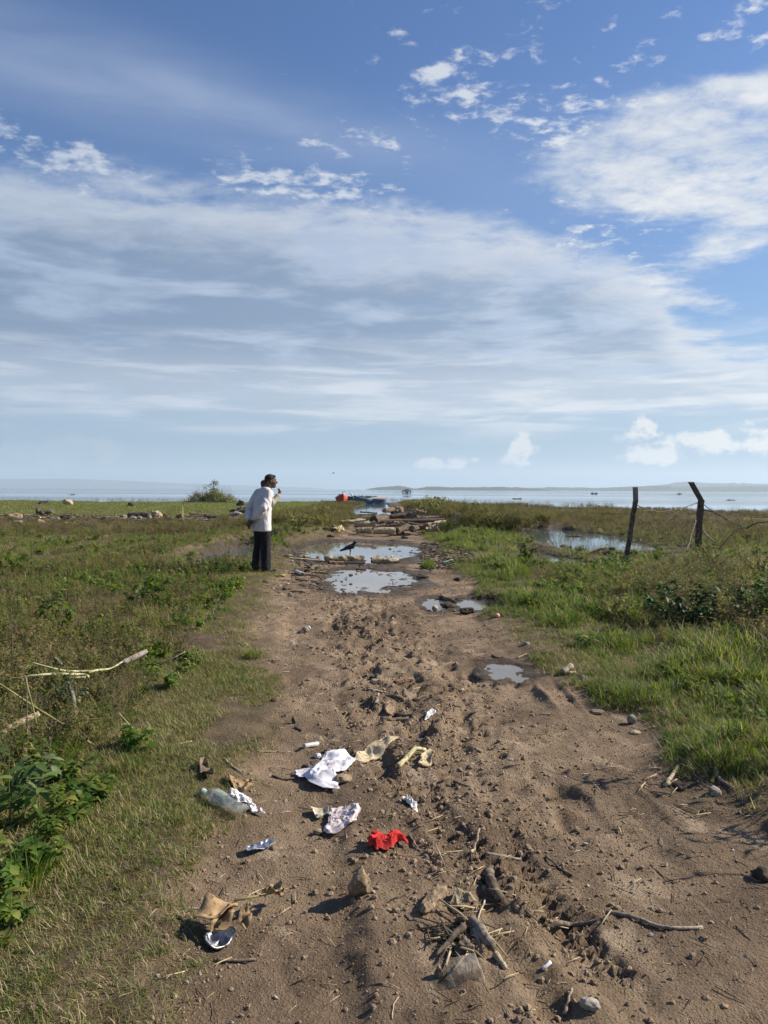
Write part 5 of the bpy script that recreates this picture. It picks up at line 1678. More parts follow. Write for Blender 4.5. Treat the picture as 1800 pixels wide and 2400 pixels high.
# dry leaf bunch on a foil tray
def leafy_litter():
    c = G(*CA(300, 1350), -0.05); c.z = gz(c.x, c.y)
    k = c.y / 1700 / 2.765
    tray = empty('foil_tray', c)
    mb = MB()
    n = 30
    prof = [(0.0, 0.010), (0.45, 0.007), (0.72, 0.010), (0.86, 0.024), (0.95, 0.027), (0.97, 0.022)]
    v = []; f = []
    for j, (rr, zz_) in enumerate(prof):
        for i in range(n):
            a = 2 * math.pi * i / n
            w = 1 + 0.10 * math.sin(a * 3 + 1) + 0.05 * math.sin(a * 7)
            v.append((rr * w * 100 * k * math.cos(a), rr * w * 105 * k * math.sin(a) + 0.03, zz_ * (1 + 0.45 * math.sin(a * 2 + 0.5)) + (0.004 if j > 2 else 0)))
    for j in range(len(prof) - 1):
        for i in range(n):
            f.append((j * n + i, j * n + (i + 1) % n, (j + 1) * n + (i + 1) % n, (j + 1) * n + i))
    o = mesh_obj('dish', v, f, M_FOIL, tray)
    sm = o.modifiers.new('thickness', 'SOLIDIFY'); sm.thickness = 0.001
    tag(tray, 'shallow silver foil tray under brown dead leaves', 'tray')
    lv = empty('dead_leaf_sprig', c)
    def leaf(nm, ctr, ax, L, w, seed, tip=0.0):
        n = 16
        vv = []; ff = []
        ax = Vector(ax).normalized(); sd_ = ax.cross(Vector((0, 0, 1))).normalized()
        up = sd_.cross(ax)
        rng = random.Random(seed)
        for i in range(n):
            t = i / (n - 1)
            wid = w * math.sin(math.pi * min(1, t * 0.96 + 0.02)) ** 0.75
            for j in range(7):
                s_ = j / 3 - 1
                z = 0.20 * wid * abs(s_) ** 1.5 + tip * t * t + 0.012 * math.sin(t * 9 + seed) * s_ + 0.012 * float(vn(t * 5, s_ * 3, 0.0, seed))
                q = Vector(ctr) + ax * (t * L) + sd_ * (s_ * wid * 0.5) + up * z
                vv.append(q)
        for i in range(n - 1):
            for j in range(6):
                ff.append((i * 7 + j, i * 7 + j + 1, (i + 1) * 7 + j + 1, (i + 1) * 7 + j))
        o = mesh_obj('leaf', vv, ff, M_DLEAF, lv)
        sm = o.modifiers.new('thickness', 'SOLIDIFY'); sm.thickness = 0.001
    s = k
    leaf('leaf', (90 * s, 120 * k * 2.0, 0.085), (-1, -0.45, -0.16), 300 * s, 240 * s, 3, 0.01)
    leaf('leaf', (60 * s, 110 * k * 2.0, 0.08), (-0.45, -1, -0.22), 230 * s, 150 * s, 8, -0.01)
    leaf('leaf', (150 * s, 110 * k * 2.0, 0.08), (0.15, -1, -0.35), 170 * s, 90 * s, 12, 0.0)
    leaf('leaf', (210 * s, 260 * k * 2.0, 0.05), (1, -0.2, 0.12), 160 * s, 130 * s, 15, 0.02)
    leaf('leaf', (320 * s, 330 * k * 2.0, 0.02), (0.15, -1, 0.15), 190 * s, 70 * s, 19, 0.02)
    mb = MB()
    mb.tube([(60 * s, 290 * k, 0.085), (160 * s, 380 * k, 0.07), (270 * s, 500 * k, 0.05), (380 * s, 640 * k, 0.03)], [0.0045, 0.004, 0.0035, 0.002], 6)
    mb.tube([(270 * s, 500 * k, 0.05), (290 * s, 640 * k, 0.03)], [0.003, 0.002], 5)
    mb.build('stem', M_STALK, lv)
    tag(lv, 'sprig of brown curled dead leaves lying on the foil tray', 'leaf')
leafy_litter()

# dusty clear container
def container():
    c = G(*CB(362, 790), -0.05); c.z = gz(c.x, c.y)
    o = empty('plastic_tub', c + Vector((0, 0.05, 0.0)), (R(14), R(-6), R(12)))
    w, d_, h = 0.092, 0.070, 0.036
    def ring(s, z):
        return [(-w / 2 * s, -d_ / 2 * s, z), (w / 2 * s, -d_ / 2 * s, z), (w / 2 * s, d_ / 2 * s, z), (-w / 2 * s, d_ / 2 * s, z)]
    v = ring(1.08, 0.0) + ring(1.0, 0.004) + ring(0.86, h) + ring(0.5, h + 0.002)
    f = []
    for j in range(3):
        for i in range(4):
            f.append((j * 4 + i, j * 4 + (i + 1) % 4, (j + 1) * 4 + (i + 1) % 4, (j + 1) * 4 + i))
    f.append((12, 13, 14, 15))
    b = mesh_obj('tub', v, f, M_TRAY, o, smooth=False)
    bv = b.modifiers.new('round', 'BEVEL'); bv.width = 0.006; bv.segments = 2
    mb = MB(); mb.box((-w * 0.56, 0, 0.004), (0.010, d_ * 1.15, 0.006)); mb.build('rim', M_TRAY, o)
    tag(o, 'dusty clear plastic tub upside down near the stick heap', 'container')
container()

# the gnarled knot in the middle of the stick heap
rock_at('root_knot', 'gnarled black root knot in the middle of the stick heap', 'root knot', *CP(770, 1090), 46, 44, M_STICKD, rough=0.8, depth=0.9)
# the standing stone and other single stones
v, f = rock_mesh(0.036, 0.034, 0.064, 31, 0.16, 4, 0.9)
v[:, :2] *= (1.12 - 0.32 * (v[:, 2:3] / 0.064))
v[:, 0] += 0.10 * (v[:, 2] + 0.06) * -0.6
g = G(845, 2104, -0.05); g.z = gz(g.x, g.y)
tag(mesh_obj('standing_stone', v, f, M_EARTH, loc=(g.x, g.y + 0.01, g.z + 0.048), rot=(0.1, 0.12, 0.4)), 'upright earthy stone casting a shadow on the track', 'stone')
for lab, q, w, h, m in (
        ('grey stone half sunk at the bottom of the track', CB(893, 872), 46, 24, M_STONE), ('squared stub of wood left of the plastic tub', CB(236, 742), 22, 34, M_STICKD),
        ('stone tucked beside the greyish pink cloth', CA(952, 556), 24, 13, M_TANST), ('round pebble behind the white cloth', C6(462, 1030), 18, 12, M_STONE),
        ('small grey pebble left of the flat board', C6(600, 1036), 9, 8, M_STONE), ('white round pebble beside the plastic tube', C6(398, 1066), 17, 13, M_DULL),
        ('dark flat stone left of the white cloth', C6(332, 1146), 32, 16, M_DARKST), ('brown chunk of wood tucked under the white cloth', C6(388, 1132), 34, 20, M_BARK),
        ('muddy stone showing below the white cloth', C6(575, 1250), 46, 18, M_EARTH), ('upright stub on the left wheel line', C6(245, 852), 11, 20, M_STICKD),
        ('small dark stone on the pale left wheel line', C6(112, 732), 14, 11, M_DARKST), ('biggest stone of the little heap on the left wheel line', C6(318, 262), 20, 16, M_STONE),
        ('white stone of the little heap on the left wheel line', C6(342, 236), 10, 9, M_DULL), ('dark stone of the little heap on the left wheel line', C6(288, 268), 14, 8, M_DARKST),
        ('pale stone in the churned mud', C6(785, 610), 34, 11, M_TANST), ('dark stone above the pale stone in the churned mud', C6(765, 572), 22, 9, M_DARKST),
        ('dark stone at the foot of the right verge', C7(318, 338), 18, 9, M_STONE), ('stone beside two stubs at the right verge', C7(620, 526), 20, 15, M_STONE),
        ('pale crusted lump of foam at the right verge', C7(715, 690), 34, 12, M_ROT), ('pale chip of wood below the coconut', C7(925, 802), 28, 10, M_PALEWOOD),
        ('veined stone by the grey root at the right', CE(1150, 396), 32, 24, M_STONE), ('low dark clod between pale stick and veined stone', CE(830, 285), 42, 14, M_DARKST),
        ('whitish lump in the grass of the right verge', C7(445, 182), 28, 10, M_DULL), ('dark clod at the right edge of the picture', (1790, 2065), 50, 34, M_DARKST),
        ('white pebble in the shadow at the right', CE(1320, 890), 6, 6, M_DULL)):
    nm = 'stone'
    if 'clod' in lab: nm = 'clod'
    elif 'wood' in lab or 'stub on' in lab: nm = 'wood_chunk'
    elif 'pebble' in lab: nm = 'pebble'
    elif 'foam' in lab: nm = 'foam_lump'
    elif 'lump' in lab: nm = 'plastic_lump'
    rock_at(nm, lab, nm.replace('_', ' '), q[0], q[1], w, h, m, depth=0.85)

# coconuts and balls
def coconut(label, q, dpx, m, ribs=True):
    g = G(q[0], q[1], -0.05); g.z = gz(g.x, g.y); r_ = dpx / 2 * g.y / 1700
    v, f = rock_mesh(r_ * 1.05, r_, r_ * 0.95, 5, 0.05, 3, 0.0)
    if ribs:
        a = np.arctan2(v[:, 2], v[:, 1]); v[:, 1:] *= (1 + 0.05 * np.cos(a * 5))[:, None]
    o = mesh_obj('coconut' if ribs else 'ball', v, f, m, loc=(g.x, g.y, g.z + r_ * 0.8), rot=(0.3, 0.3, 0.5))
    mb = MB(); mb.tube([(r_ * 0.95, 0, 0), (r_ * 1.12, 0, 0)], [r_ * 0.22, r_ * 0.12], 8); mb.build('stalk_end' if ribs else 'valve', m, o)
    return o
tag(coconut('', C2(1277, 612), 15, M_PALEWOOD), 'pale ribbed coconut sitting in the small right puddle', 'coconut')
tag(coconut('', C7(902, 744), 23, M_GREYW), 'grey coconut at the edge of the right verge', 'coconut')
tag(coconut('', C7(155, 176), 12, mat('pink_rubber', (0.62, 0.30, 0.27), (0.74, 0.44, 0.40), 10, 0.6, 0.1, 40), False), 'small pink ball in the right verge near the puddle', 'ball')

# can, tube, green bottle
def can(nm, label, a, b, dpx, body, end, cat):
    ga, gb = G(a[0], a[1], -0.05), G(b[0], b[1], -0.05)
    ga.z = gz(ga.x, ga.y); gb.z = gz(gb.x, gb.y)
    d = gb - ga; r_ = dpx / 2 * ga.y / 1700
    o = empty(nm, ga + Vector((0, 0, r_ * 0.85)), d.to_track_quat('X', 'Z').to_euler())
    L = d.length
    mb = MB(); mb.tube([(0, 0, 0), (L * 0.06, 0, 0), (L * 0.4, 0, r_ * 0.06), (L * 0.78, 0, -r_ * 0.08), (L, 0, 0)], [r_ * 0.86, r_, r_ * 0.93, r_, r_ * 0.9], 16); mb.build('body', body, o)
    mb = MB(); mb.tube([(L, 0, 0), (L * 1.04, 0, 0), (L * 1.05, 0, 0)], [r_ * 0.82, r_ * 0.80, r_ * 0.6], 14); mb.build('end_cap', end, o)
    return tag(o, label, cat)
can('drink_can', 'dented grey can lying on the track near the man', C2(150, 322), C2(205, 344), 9, M_WPLAS, M_DARKST, 'can')
can('plastic_tube', 'white plastic tube with a dark end behind the white cloth', C6(310, 1012), C6(400, 985), 12, M_WPLAS, M_WPLAS, 'tube')
can('green_bottle', 'small green bottle on its side past the grass tuft', C2(1340, 250), C2(1415, 248), 5, mat('green_glass', (0.25, 0.42, 0.33), (0.36, 0.52, 0.43), 8, 0.25, 0), M_DULL, 'bottle')

# sticks
for lab, pts, d_, m, kw in (
        ('dark stick lying straight below the dead leaves', [(507, 2262), (552, 2258), (600, 2253)], 10, M_STICKD, {}),
        ('thin grey stick right of the red cloth', [CA(1545, 602), CA(1600, 680), CA(1680, 790)], 5, M_STICKG, {}),
        ('short pale stick upright in the mud right of the red cloth', [CB(375, 212), CB(390, 170), CB(412, 133)], 8, M_STICKP, {'lifts': [0, 0.01, 0.03]}),
        ('knobbly grey stick lying across the churned mud', [CB(442, 210), CB(500, 200), CB(590, 185)], 10, M_STICKG, {}),
        ('thick gnarled root lying along the track', [CB(460, 240), CB(452, 290), CB(470, 340), CB(500, 392)], 26, M_STICKD, {'taper': 0.9}),
        ('pale broken end lying above the gnarled root', [CB(450, 232), CB(447, 275)], 9, M_STICKP, {}),
        ('thin straw leaning below the gnarled root', [CB(437, 372), CB(422, 440), CB(405, 490)], 5, M_STICKP, {'lifts': [0.01, 0.015, 0.0]}),
        ('forked dark stick with a pale broken end', [CB(690, 470), CB(770, 462), CB(800, 446), CB(880, 455), CB(965, 468)], 13, M_STICKD, {'taper': 0.9}),
        ('long crooked twig pointing right across the smooth mud', [CB(957, 420), CB(1060, 455), CB(1170, 490), CB(1240, 512), CB(1378, 502)], 9, M_STICKG, {'taper': 1.0}),
        ('thick grey stick of the heap, running toward the tub', [CP(860, 740), CP(960, 880), CP(1110, 1070)], 23, M_STICKG, {'taper': 1.1, 'lifts': [0.02, 0.03, 0.02]}),
        ('yellow cane end sticking out of the heap', [CP(1160, 1080), CP(1230, 1170), CP(1300, 1265)], 17, M_STICKP, {'taper': 0.7}),
        ('thin crooked stick in the middle of the heap', [CP(890, 880), CP(940, 980), CP(990, 1085)], 13, M_STICKG, {'lifts': [0.03, 0.03, 0.01]}),
        ('dark stick of the heap slanting to the left', [CP(760, 860), CP(620, 950), CP(390, 1110)], 19, M_STICKD, {'taper': 0.4, 'lifts': [0.03, 0.015, 0.0]}),
        ('dark short stick at the top of the heap', [CP(690, 720), CP(760, 800)], 20, M_STICKD, {'lifts': [0.0, 0.03]}),
        ('white chip of wood right of the stick heap', [CB(682, 690), CB(724, 676)], 9, M_DULL, {'taper': 0.9}),
        ('curved pale stub at the bottom of the track', [CB(778, 855), CB(795, 825), CB(812, 792)], 10, M_STICKP, {}),
        ('thin stick lying at the bottom edge', [CB(628, 908), CB(638, 870), CB(652, 838)], 5, M_STICKP, {}),
        ('thin dark twig on the smooth right wheel line', [CB(1520, 492), CB(1580, 555)], 4, M_STICKD, {}),
        ('dark twig above the long crooked twig', [CB(700, 172), CB(760, 220), CB(818, 250)], 6, M_STICKD, {}),
        ('pale yellow stick at the right edge of the track', [CE(668, 262), CE(720, 190), CE(785, 115)], 11, M_STICKP, {}),
        ('small splinter beside the pale yellow stick', [CE(690, 245), CE(775, 212)], 4, M_STICKP, {}),
        ('grey crooked root at the right grass edge', [CE(1145, 195), CE(1170, 260), CE(1215, 310), CE(1325, 380)], 11, M_STICKG, {}),
        ('thin brown stick under the right grass', [CE(690, 45), CE(850, 60), CE(1060, 78)], 6, M_STICKG, {}),
        ('long thin stem near the veined stone', [CE(820, 95), CE(930, 200), CE(1040, 300), CE(1180, 400)], 4, M_STICKD, {}),
        ('dark twig alone in the right shadow', [CE(880, 955), CE(1040, 945)], 6, M_STICKD, {}),
        ('long dark twig on the smooth mud at the right', [CE(520, 960), CE(620, 1060), CE(760, 1175)], 4, M_STICKD, {}),
        ('short brown stub first of two at the right verge', [C7(515, 498), C7(560, 472)], 16, M_STICKG, {'taper': 0.95}),
        ('pale stub second of two at the right verge', [C7(545, 498), C7(592, 494)], 9, M_STICKP, {}),
        ('dark curved stick by the small right puddle', [C7(125, 365), C7(155, 380), C7(188, 378)], 6, M_STICKD, {}),
        ('pale thin stick above the oval puddle', [C7(262, 390), C7(318, 376)], 4, M_STICKP, {}),
        ('dark stick highest in the churned mud', [C6(818, 402), C6(870, 402), C6(925, 396)], 8, M_STICKD, {}),
        ('reddish stick in the churned mud', [C6(893, 628), C6(960, 608), C6(1022, 592)], 9, M_RED, {}),
        ('thick dark stick right of the upright short stick', [C6(838, 694), C6(890, 698), C6(955, 712)], 12, M_STICKD, {'taper': 0.8}),
        ('short pale stick standing aslant in the churned mud', [C6(772, 745), C6(790, 715), C6(805, 697)], 8, M_STICKG, {}),
        ('dark short stick above the flat tan slab', [C6(1022, 708), C6(1088, 688)], 8, M_STICKD, {}),
        ('dark stick behind the lowest stick of the group', [C6(905, 788), C6(970, 810), C6(1035, 832)], 11, M_STICKD, {}),
        ('lowest dark stick of the group in the churned mud', [C6(808, 860), C6(900, 858), C6(993, 842)], 11, M_STICKD, {}),
        ('small dark stick on the left wheel line', [C6(252, 884), C6(298, 904)], 6, M_STICKD, {}),
        ('dark stick right of the bark pieces', [C6(1282, 1280), C6(1385, 1292)], 8, M_STICKD, {}),
        ('pale bent twig in the churned mud', [C6(722, 660), C6(760, 672), C6(825, 672)], 6, M_STICKP, {}),
        ('thin straw stretched left of the white cloth', [C6(5, 1060), C6(110, 1042), C6(230, 1022)], 3.5, M_STICKP, {}),
        ('dark twig at the left tip of the white cloth', [C6(105, 1188), C6(180, 1200), C6(245, 1192)], 7, M_STICKD, {}),
        ('white bud-tipped stem above the cardboard scrap', [CA(345, 150), CA(400, 180), CA(490, 212)], 6, M_STICKP, {'taper': 0.3}),
        ('thin forked straw above the dead leaf sprig', [CA(470, 1000), CA(520, 960), CA(600, 915)], 3, M_STICKP, {}),
        ('pale forked twig at the grass edge above the sprig', [CA(80, 1110), CA(180, 1090), CA(300, 1105)], 5, M_STICKG, {}),
        ('wiry dark root curling at the left of the slab', [CB(60, 490), CB(90, 470), CB(105, 490)], 4, M_STICKD, {}),
        ('pale curl of straw at the bottom edge left', [CB(35, 910), CB(40, 870), CB(62, 840)], 4, M_STICKP, {})):
    stick_at('stick' if 'root' not in lab else 'root', lab, 'stick' if 'root' not in lab else 'root', pts, d_, m, **kw)

# ------------------------------------------------------------------ concrete drum
def drum():
    a = C1(1372, 432); b = C1(1515, 440)
    Ya, Yb = 27.2, 26.4
    pa, pb = P(*a, Ya), P(*b, Yb)
    pa.z = gz(pa.x, pa.y) + 0.13; pb.z = gz(pb.x, pb.y) + 0.13
    d = pb - pa
    o = empty('drum', pa, d.to_track_quat('X', 'Z').to_euler())
    L = d.length; r_ = 0.155
    mc = mat('grey_concrete', (0.24, 0.22, 0.20), (0.37, 0.35, 0.32), 6, 0.9, 0.3, 30, c3=(0.16, 0.145, 0.125))
    mb = MB()
    n = 28
    prof = [(0, 0.0), (0, r_ * 0.92), (0.01, r_), (L * 0.32, r_), (L * 0.33, r_ * 1.04), (L * 0.36, r_ * 1.04), (L * 0.37, r_), (L * 0.66, r_), (L * 0.67, r_ * 1.04), (L * 0.70, r_ * 1.04), (L * 0.71, r_), (L, r_)]
    v = []; f = []
    for (x, rr) in prof:
        for k in range(n):
            t = 2 * math.pi * k / n
            v.append((x, rr * math.cos(t), rr * math.sin(t)))
    for j in range(len(prof) - 1):
        for k in range(n):
            f.append((j * n + k, j * n + (k + 1) % n, (j + 1) * n + (k + 1) % n, (j + 1) * n + k))
    mesh_obj('shell', v, f, mc, o)
    v = []; f = []
    for (x, rr) in [(L, r_), (L + 0.012, r_ * 1.03), (L + 0.012, r_ * 0.93), (L * 0.2, r_ * 0.9), (L * 0.2, 0.001)]:
        for k in range(n):
            t = 2 * math.pi * k / n
            v.append((x, rr * math.cos(t), rr * math.sin(t)))
    for j in range(4):
        for k in range(n):
            f.append((j * n + k, j * n + (k + 1) % n, (j + 1) * n + (k + 1) % n, (j + 1) * n + k))
    mesh_obj('open_mouth', v, f, mat('drum_inside', (0.03, 0.028, 0.026), (0.07, 0.06, 0.055), 6, 0.95, 0.2, 30), o)
    tag(o, 'grey drum on its side with an open mouth right of the logs', 'drum')
drum()

# ------------------------------------------------------------------ fence
M_POST = mat('old_post', (0.05, 0.038, 0.030), (0.12, 0.09, 0.07), 9, 0.95, 0.7, 40, c3=(0.18, 0.14, 0.115), disp=0.01)
M_POSTC = mat('weathered_concrete', (0.18, 0.145, 0.125), (0.28, 0.23, 0.20), 9, 0.95, 0.5, 40, c3=(0.09, 0.07, 0.06))
M_WIRE = mat('rusty_wire', (0.06, 0.045, 0.035), (0.14, 0.10, 0.075), 20, 0.8, 0)


def squared(mb, pts, wx, wy, jit=0.06, seed=1):
    """a squared, slightly uneven beam through pts"""
    rng = random.Random(seed)
    pts = [Vector(p) for p in pts]
    v = []; f = []
    fine = []
    for i in range(len(pts) - 1):
        for k in range(5):
            fine.append(pts[i].lerp(pts[i + 1], k / 5))
    fine.append(pts[-1])
    n = len(fine)
    for i, p in enumerate(fine):
        for sx, sy in ((-1, -1), (0, -1.08), (1, -1), (1.06, 0), (1, 1), (0, 1.05), (-1, 1), (-1.05, 0)):
            v.append(p + Vector((sx * wx / 2 * (1 + rng.uniform(-jit, jit)), sy * wy / 2 * (1 + rng.uniform(-jit, jit)), rng.uniform(-jit, jit) * wx * 0.5)))
    for i in range(n - 1):
        for k in range(8):
            f.append((i * 8 + k, i * 8 + (k + 1) % 8, (i + 1) * 8 + (k + 1) % 8, (i + 1) * 8 + k))
    f.append(tuple(range(8))[::-1]); f.append(tuple((n - 1) * 8 + k for k in range(8)))
    mb.add(v, f)


YL, YR = 15.4, 18.9
def post(label, low, up, Y_, wl, wu, mu, seed):
    pl = [P(*CF(*q), Y_) for q in low]; pu = [P(*CF(*q), Y_) for q in up]
    base = pl[0].copy(); base.z = gz(base.x, base.y) - 0.1
    o = empty('fence_post', base)
    mb = MB(); squared(mb, [Vector((0, 0, 0))] + [q - base for q in pl], wl, wl * 1.05, 0.16, seed); mb.build('shaft', M_POST, o, smooth=False)
    mb = MB(); squared(mb, [q - base for q in pu], wu, wu * 1.0, 0.04, seed + 1); mb.build('head', mu, o, smooth=False)
    return tag(o, label, 'fence post')
post('leaning fence post with a squared upright head', [(350, 830), (372, 670), (402, 460), (432, 296)], [(434, 300), (430, 165)], YL, 0.082, 0.085, M_POSTC, 3)
post('fence post with its dark top bent over to the left', [(1010, 690), (1022, 500), (1040, 290)], [(1046, 300), (1030, 270), (945, 118)], YR, 0.125, 0.115, M_POST, 5)


def strand(nm, label, cat, pts, rr, m, barbs=0, seed=1, wob=0.004):
    """pts: (pixel, Y)"""
    rng = random.Random(seed)
    w = [P(*q, y_) for q, y_ in pts]
    fine = []
    for i in range(len(w) - 1):
        for k in range(6):
            p0 = w[max(0, i - 1)]; p1 = w[i]; p2 = w[i + 1]; p3 = w[min(len(w) - 1, i + 2)]
            t = k / 6
            fine.append(0.5 * ((2 * p1) + (p2 - p0) * t + (2 * p0 - 5 * p1 + 4 * p2 - p3) * t * t + (3 * p1 - p0 - 3 * p2 + p3) * t ** 3))
    fine.append(w[-1])
    base = fine[0].copy()
    n = len(fine)
    mb = MB()
    rad = rr if not isinstance(rr, tuple) else [rr[0] + (rr[1] - rr[0]) * i / (n - 1) for i in range(n)]
    mb.tube([q - base + Vector((rng.gauss(0, wob), rng.gauss(0, wob), rng.gauss(0, wob))) for q in fine], rad, 6)
    o = mb.build(nm, m, loc=base)
    if barbs:
        bb = MB()
        for q in range(barbs):
            p = fine[int(len(fine) * (q + 0.5) / barbs)] - base
            for _ in range(2):
                dv = Vector((rng.gauss(0, 1), rng.gauss(0, 1), rng.gauss(0, 1))).normalized() * 0.03
                bb.tube([p - dv, p + dv], 0.0025, 4)
        bb.build('barbs', m, o)
    return tag(o, label, cat)


strand('barbed_wire', 'sagging barbed wire strung between the two fence posts', 'wire', [(CF(440, 325), YL), (CF(540, 372), 16.2), (CF(680, 390), 17), (CF(850, 362), 18), (CF(1015, 306), YR)], 0.0095, M_WIRE, 12, 2)
strand('barbed_wire', 'slack wire falling right from the bent fence post', 'wire', [(CF(1055, 320), YR), (CF(1130, 375), 18), (CF(1220, 425), 17), (CF(1330, 490), 15.6), (CF(1420, 530), 14.5)], 0.011, M_WIRE, 9, 3)
strand('branch', 'dark bare branch jutting right from the bent fence post', 'branch', [(CF(1050, 376), YR), (CF(1110, 382), 18.6), (CF(1190, 410), 18), (CF(1290, 475), 17)], (0.020, 0.007), M_STICKD, 0, 4, 0.008)
strand('branch', 'pale arching bare branch in the right weeds', 'branch', [(CF(1210, 735), 12.6), (CF(1270, 660), 12.4), (CF(1340, 580), 12.2), (CF(1430, 540), 12), (CF(1495, 560), 11.8)], (0.013, 0.006), M_GREYW, 0, 5, 0.004)
strand('branch', 'dark arching branch reaching the right edge', 'branch', [(CF(1455, 550), 11.8), (CF(1520, 512), 11.6), (CF(1600, 492), 11.4), (CF(1680, 485), 11.2)], (0.012, 0.006), M_STICKD, 0, 6, 0.004)
strand('branch', 'short curved twig rising from the right weeds', 'branch', [(CF(1520, 500), 12), (CF(1510, 460), 12), (CF(1485, 420), 12)], (0.007, 0.004), M_STICKD, 0, 7, 0.003)
strand('prop_stick', 'dark thin stick propped against the bent fence post', 'stick', [(CF(990, 475), YR - 0.2), (CF(950, 610), YR - 0.8), (CF(905, 768), 17.0)], (0.020, 0.015), M_STICKD, 0, 8, 0.006)
strand('prop_stick', 'broken grey stake leaning right of the bent fence post', 'stick', [(CF(1055, 570), 18), (CF(1110, 625), 17.6), (CF(1195, 695), 17.0)], (0.022, 0.014), M_GREYW, 0, 9, 0.006)
strand('fence_wire', 'thin straight wire running left from the leaning post', 'wire', [(CF(395, 412), YL), (CF(200, 410), 17), (CF(20, 405), 19)], 0.004, M_WIRE, 0, 10, 0.003)


def netting():
    rng = random.Random(12)
    base = P(*CF(420, 700), YL)
    mb = MB()
    nu, nv = 40, 12
    def pt(u, v):
        x = 430 + (1010 - 430) * u
        top = 425 + 40 * math.sin(u * 3.1) + 20 * math.sin(u * 9)
        y = top + (720 - top) * v
        Yq = YL + (YR - YL) * u
        p = P(*CF(x, y), Yq)
        return p + Vector((rng.gauss(0, 0.012), rng.gauss(0, 0.05), rng.gauss(0, 0.012))) - base
    grid = [[pt(i / nu, j / nv) for i in range(nu + 1)] for j in range(nv + 1)]
    for j in range(nv):
        for i in range(nu):
            if rng.random() < 0.16: continue
            if (i + j) % 2 == 0:
                mb.tube([grid[j][i], grid[j + 1][i + 1]], 0.0048, 3, cap=False)
            else:
                mb.tube([grid[j][i + 1], grid[j + 1][i]], 0.0048, 3, cap=False)
    o = mb.build('wire_netting', M_WIRE, loc=base)
    tag(o, 'torn slack wire netting hung between the two fence posts', 'netting')
netting()

# ------------------------------------------------------------------ single plants
def leaf_mesh(L, w, m, name='leaf', fold=0.16, droop=0.25, n=6):
    """a pointed oval leaf along +x with a folded midrib"""
    v = []; f = []
    for i in range(n):
        t = i / (n - 1)
        wid = w * 0.5 * math.sin(math.pi * (0.04 + 0.94 * t ** 0.8)) if i < n - 1 else 0.0
        z = -droop * L * t * t
        v += [(t * L, -wid, z + fold * wid), (t * L, 0, z), (t * L, wid, z + fold * wid)]
    for i in range(n - 1):
        f += [(3 * i, 3 * i + 1, 3 * i + 4, 3 * i + 3), (3 * i + 1, 3 * i + 2, 3 * i + 5, 3 * i + 4)]
    me_ = bpy.data.meshes.new(name)
    me_.from_pydata(v, [], f)
    me_.materials.append(m)
    me_.polygons.foreach_set('use_smooth', [True] * len(f))
    return me_


def leafy_plant(name, label, px, py, wpx, hpx, nst, nleaf, L, m, mstem, seed, single=True, shape=0.5, low=0.15, cat='plant', lean=0.0, Lw=0.45):
    """stems from one foot, leaves set along them; every leaf an object when single"""
    rng = random.Random(seed)
    g = G(px, py, -0.03); g.z = gz(g.x, g.y)
    k = g.y / 1700
    W_, H_ = wpx * k / 2, hpx * k
    root = empty(name, g)
    meshes = [leaf_mesh(L * s, L * Lw * s, m, 'leaf', 0.18, dr) for s, dr in ((0.7, 0.15), (0.9, 0.3), (1.0, 0.45), (1.15, 0.3))]
    crown = MB(); stems = MB(); tips = []
    for _ in range(nst):
        a = rng.uniform(0, 6.28); rr = math.sqrt(rng.random())
        tip = Vector((W_ * rr * math.cos(a) + lean * H_, W_ * 0.8 * rr * math.sin(a), H_ * (1 - shape * rr * rr) * rng.uniform(0.75, 1.05)))
        b = Vector((tip.x * 0.16, tip.y * 0.16, -0.02))
        mid = b.lerp(tip, 0.5) + Vector((-tip.x * 0.12, -tip.y * 0.12, H_ * 0.06))
        pts = [b, b.lerp(mid, 0.5), mid, mid.lerp(tip, 0.5), tip]
        r0 = max(0.0016, H_ * 0.0075)
        stems.tube(pts, [r0, r0 * 0.9, r0 * 0.75, r0 * 0.55, r0 * 0.3], 5)
        tips.append(pts)
    for i in range(nleaf):
        pts = rng.choice(tips)
        t = (low + (1 - low) * rng.random() ** 0.6) * 4
        q = min(3, int(t))
        p = pts[q].lerp(pts[q + 1], t - q)
        yaw = rng.uniform(0, 6.28); pit = rng.uniform(-0.6, 0.45)
        if single:
            o = link('leaf', rng.choice(meshes), root, p, (rng.uniform(-0.5, 0.5), -pit, yaw))
        else:
            M_ = Euler((rng.uniform(-0.6, 0.6), -pit, yaw)).to_matrix()
            me_ = rng.choice(meshes)
            crown.add([p + M_ @ vv.co for vv in me_.vertices], [tuple(pl.vertices) for pl in me_.polygons])
    stems.build('stems', mstem, root)
    if not single:
        crown.build('foliage', m, root)
    return tag(root, label, cat)


M_BROAD = leafmat('broad_leaf', (0.080, 0.140, 0.035), (0.165, 0.220, 0.065), None, 0.40, 2.5)
M_GREYL = leafmat('greyish_leaf', (0.11, 0.15, 0.07), (0.19, 0.23, 0.11), None, 0.35, 2.5)
M_DARKL = leafmat('dark_leaf', (0.022, 0.050, 0.012), (0.055, 0.092, 0.022), None, 0.40, 2.0)
M_YEL = leafmat('yellow_leaf_live', (0.20, 0.23, 0.025), (0.34, 0.32, 0.04), None, 0.5, 2.5)
M_OLIVE = leafmat('olive_leaf', (0.10, 0.12, 0.034), (0.21, 0.21, 0.07), None, 0.40, 1.5)

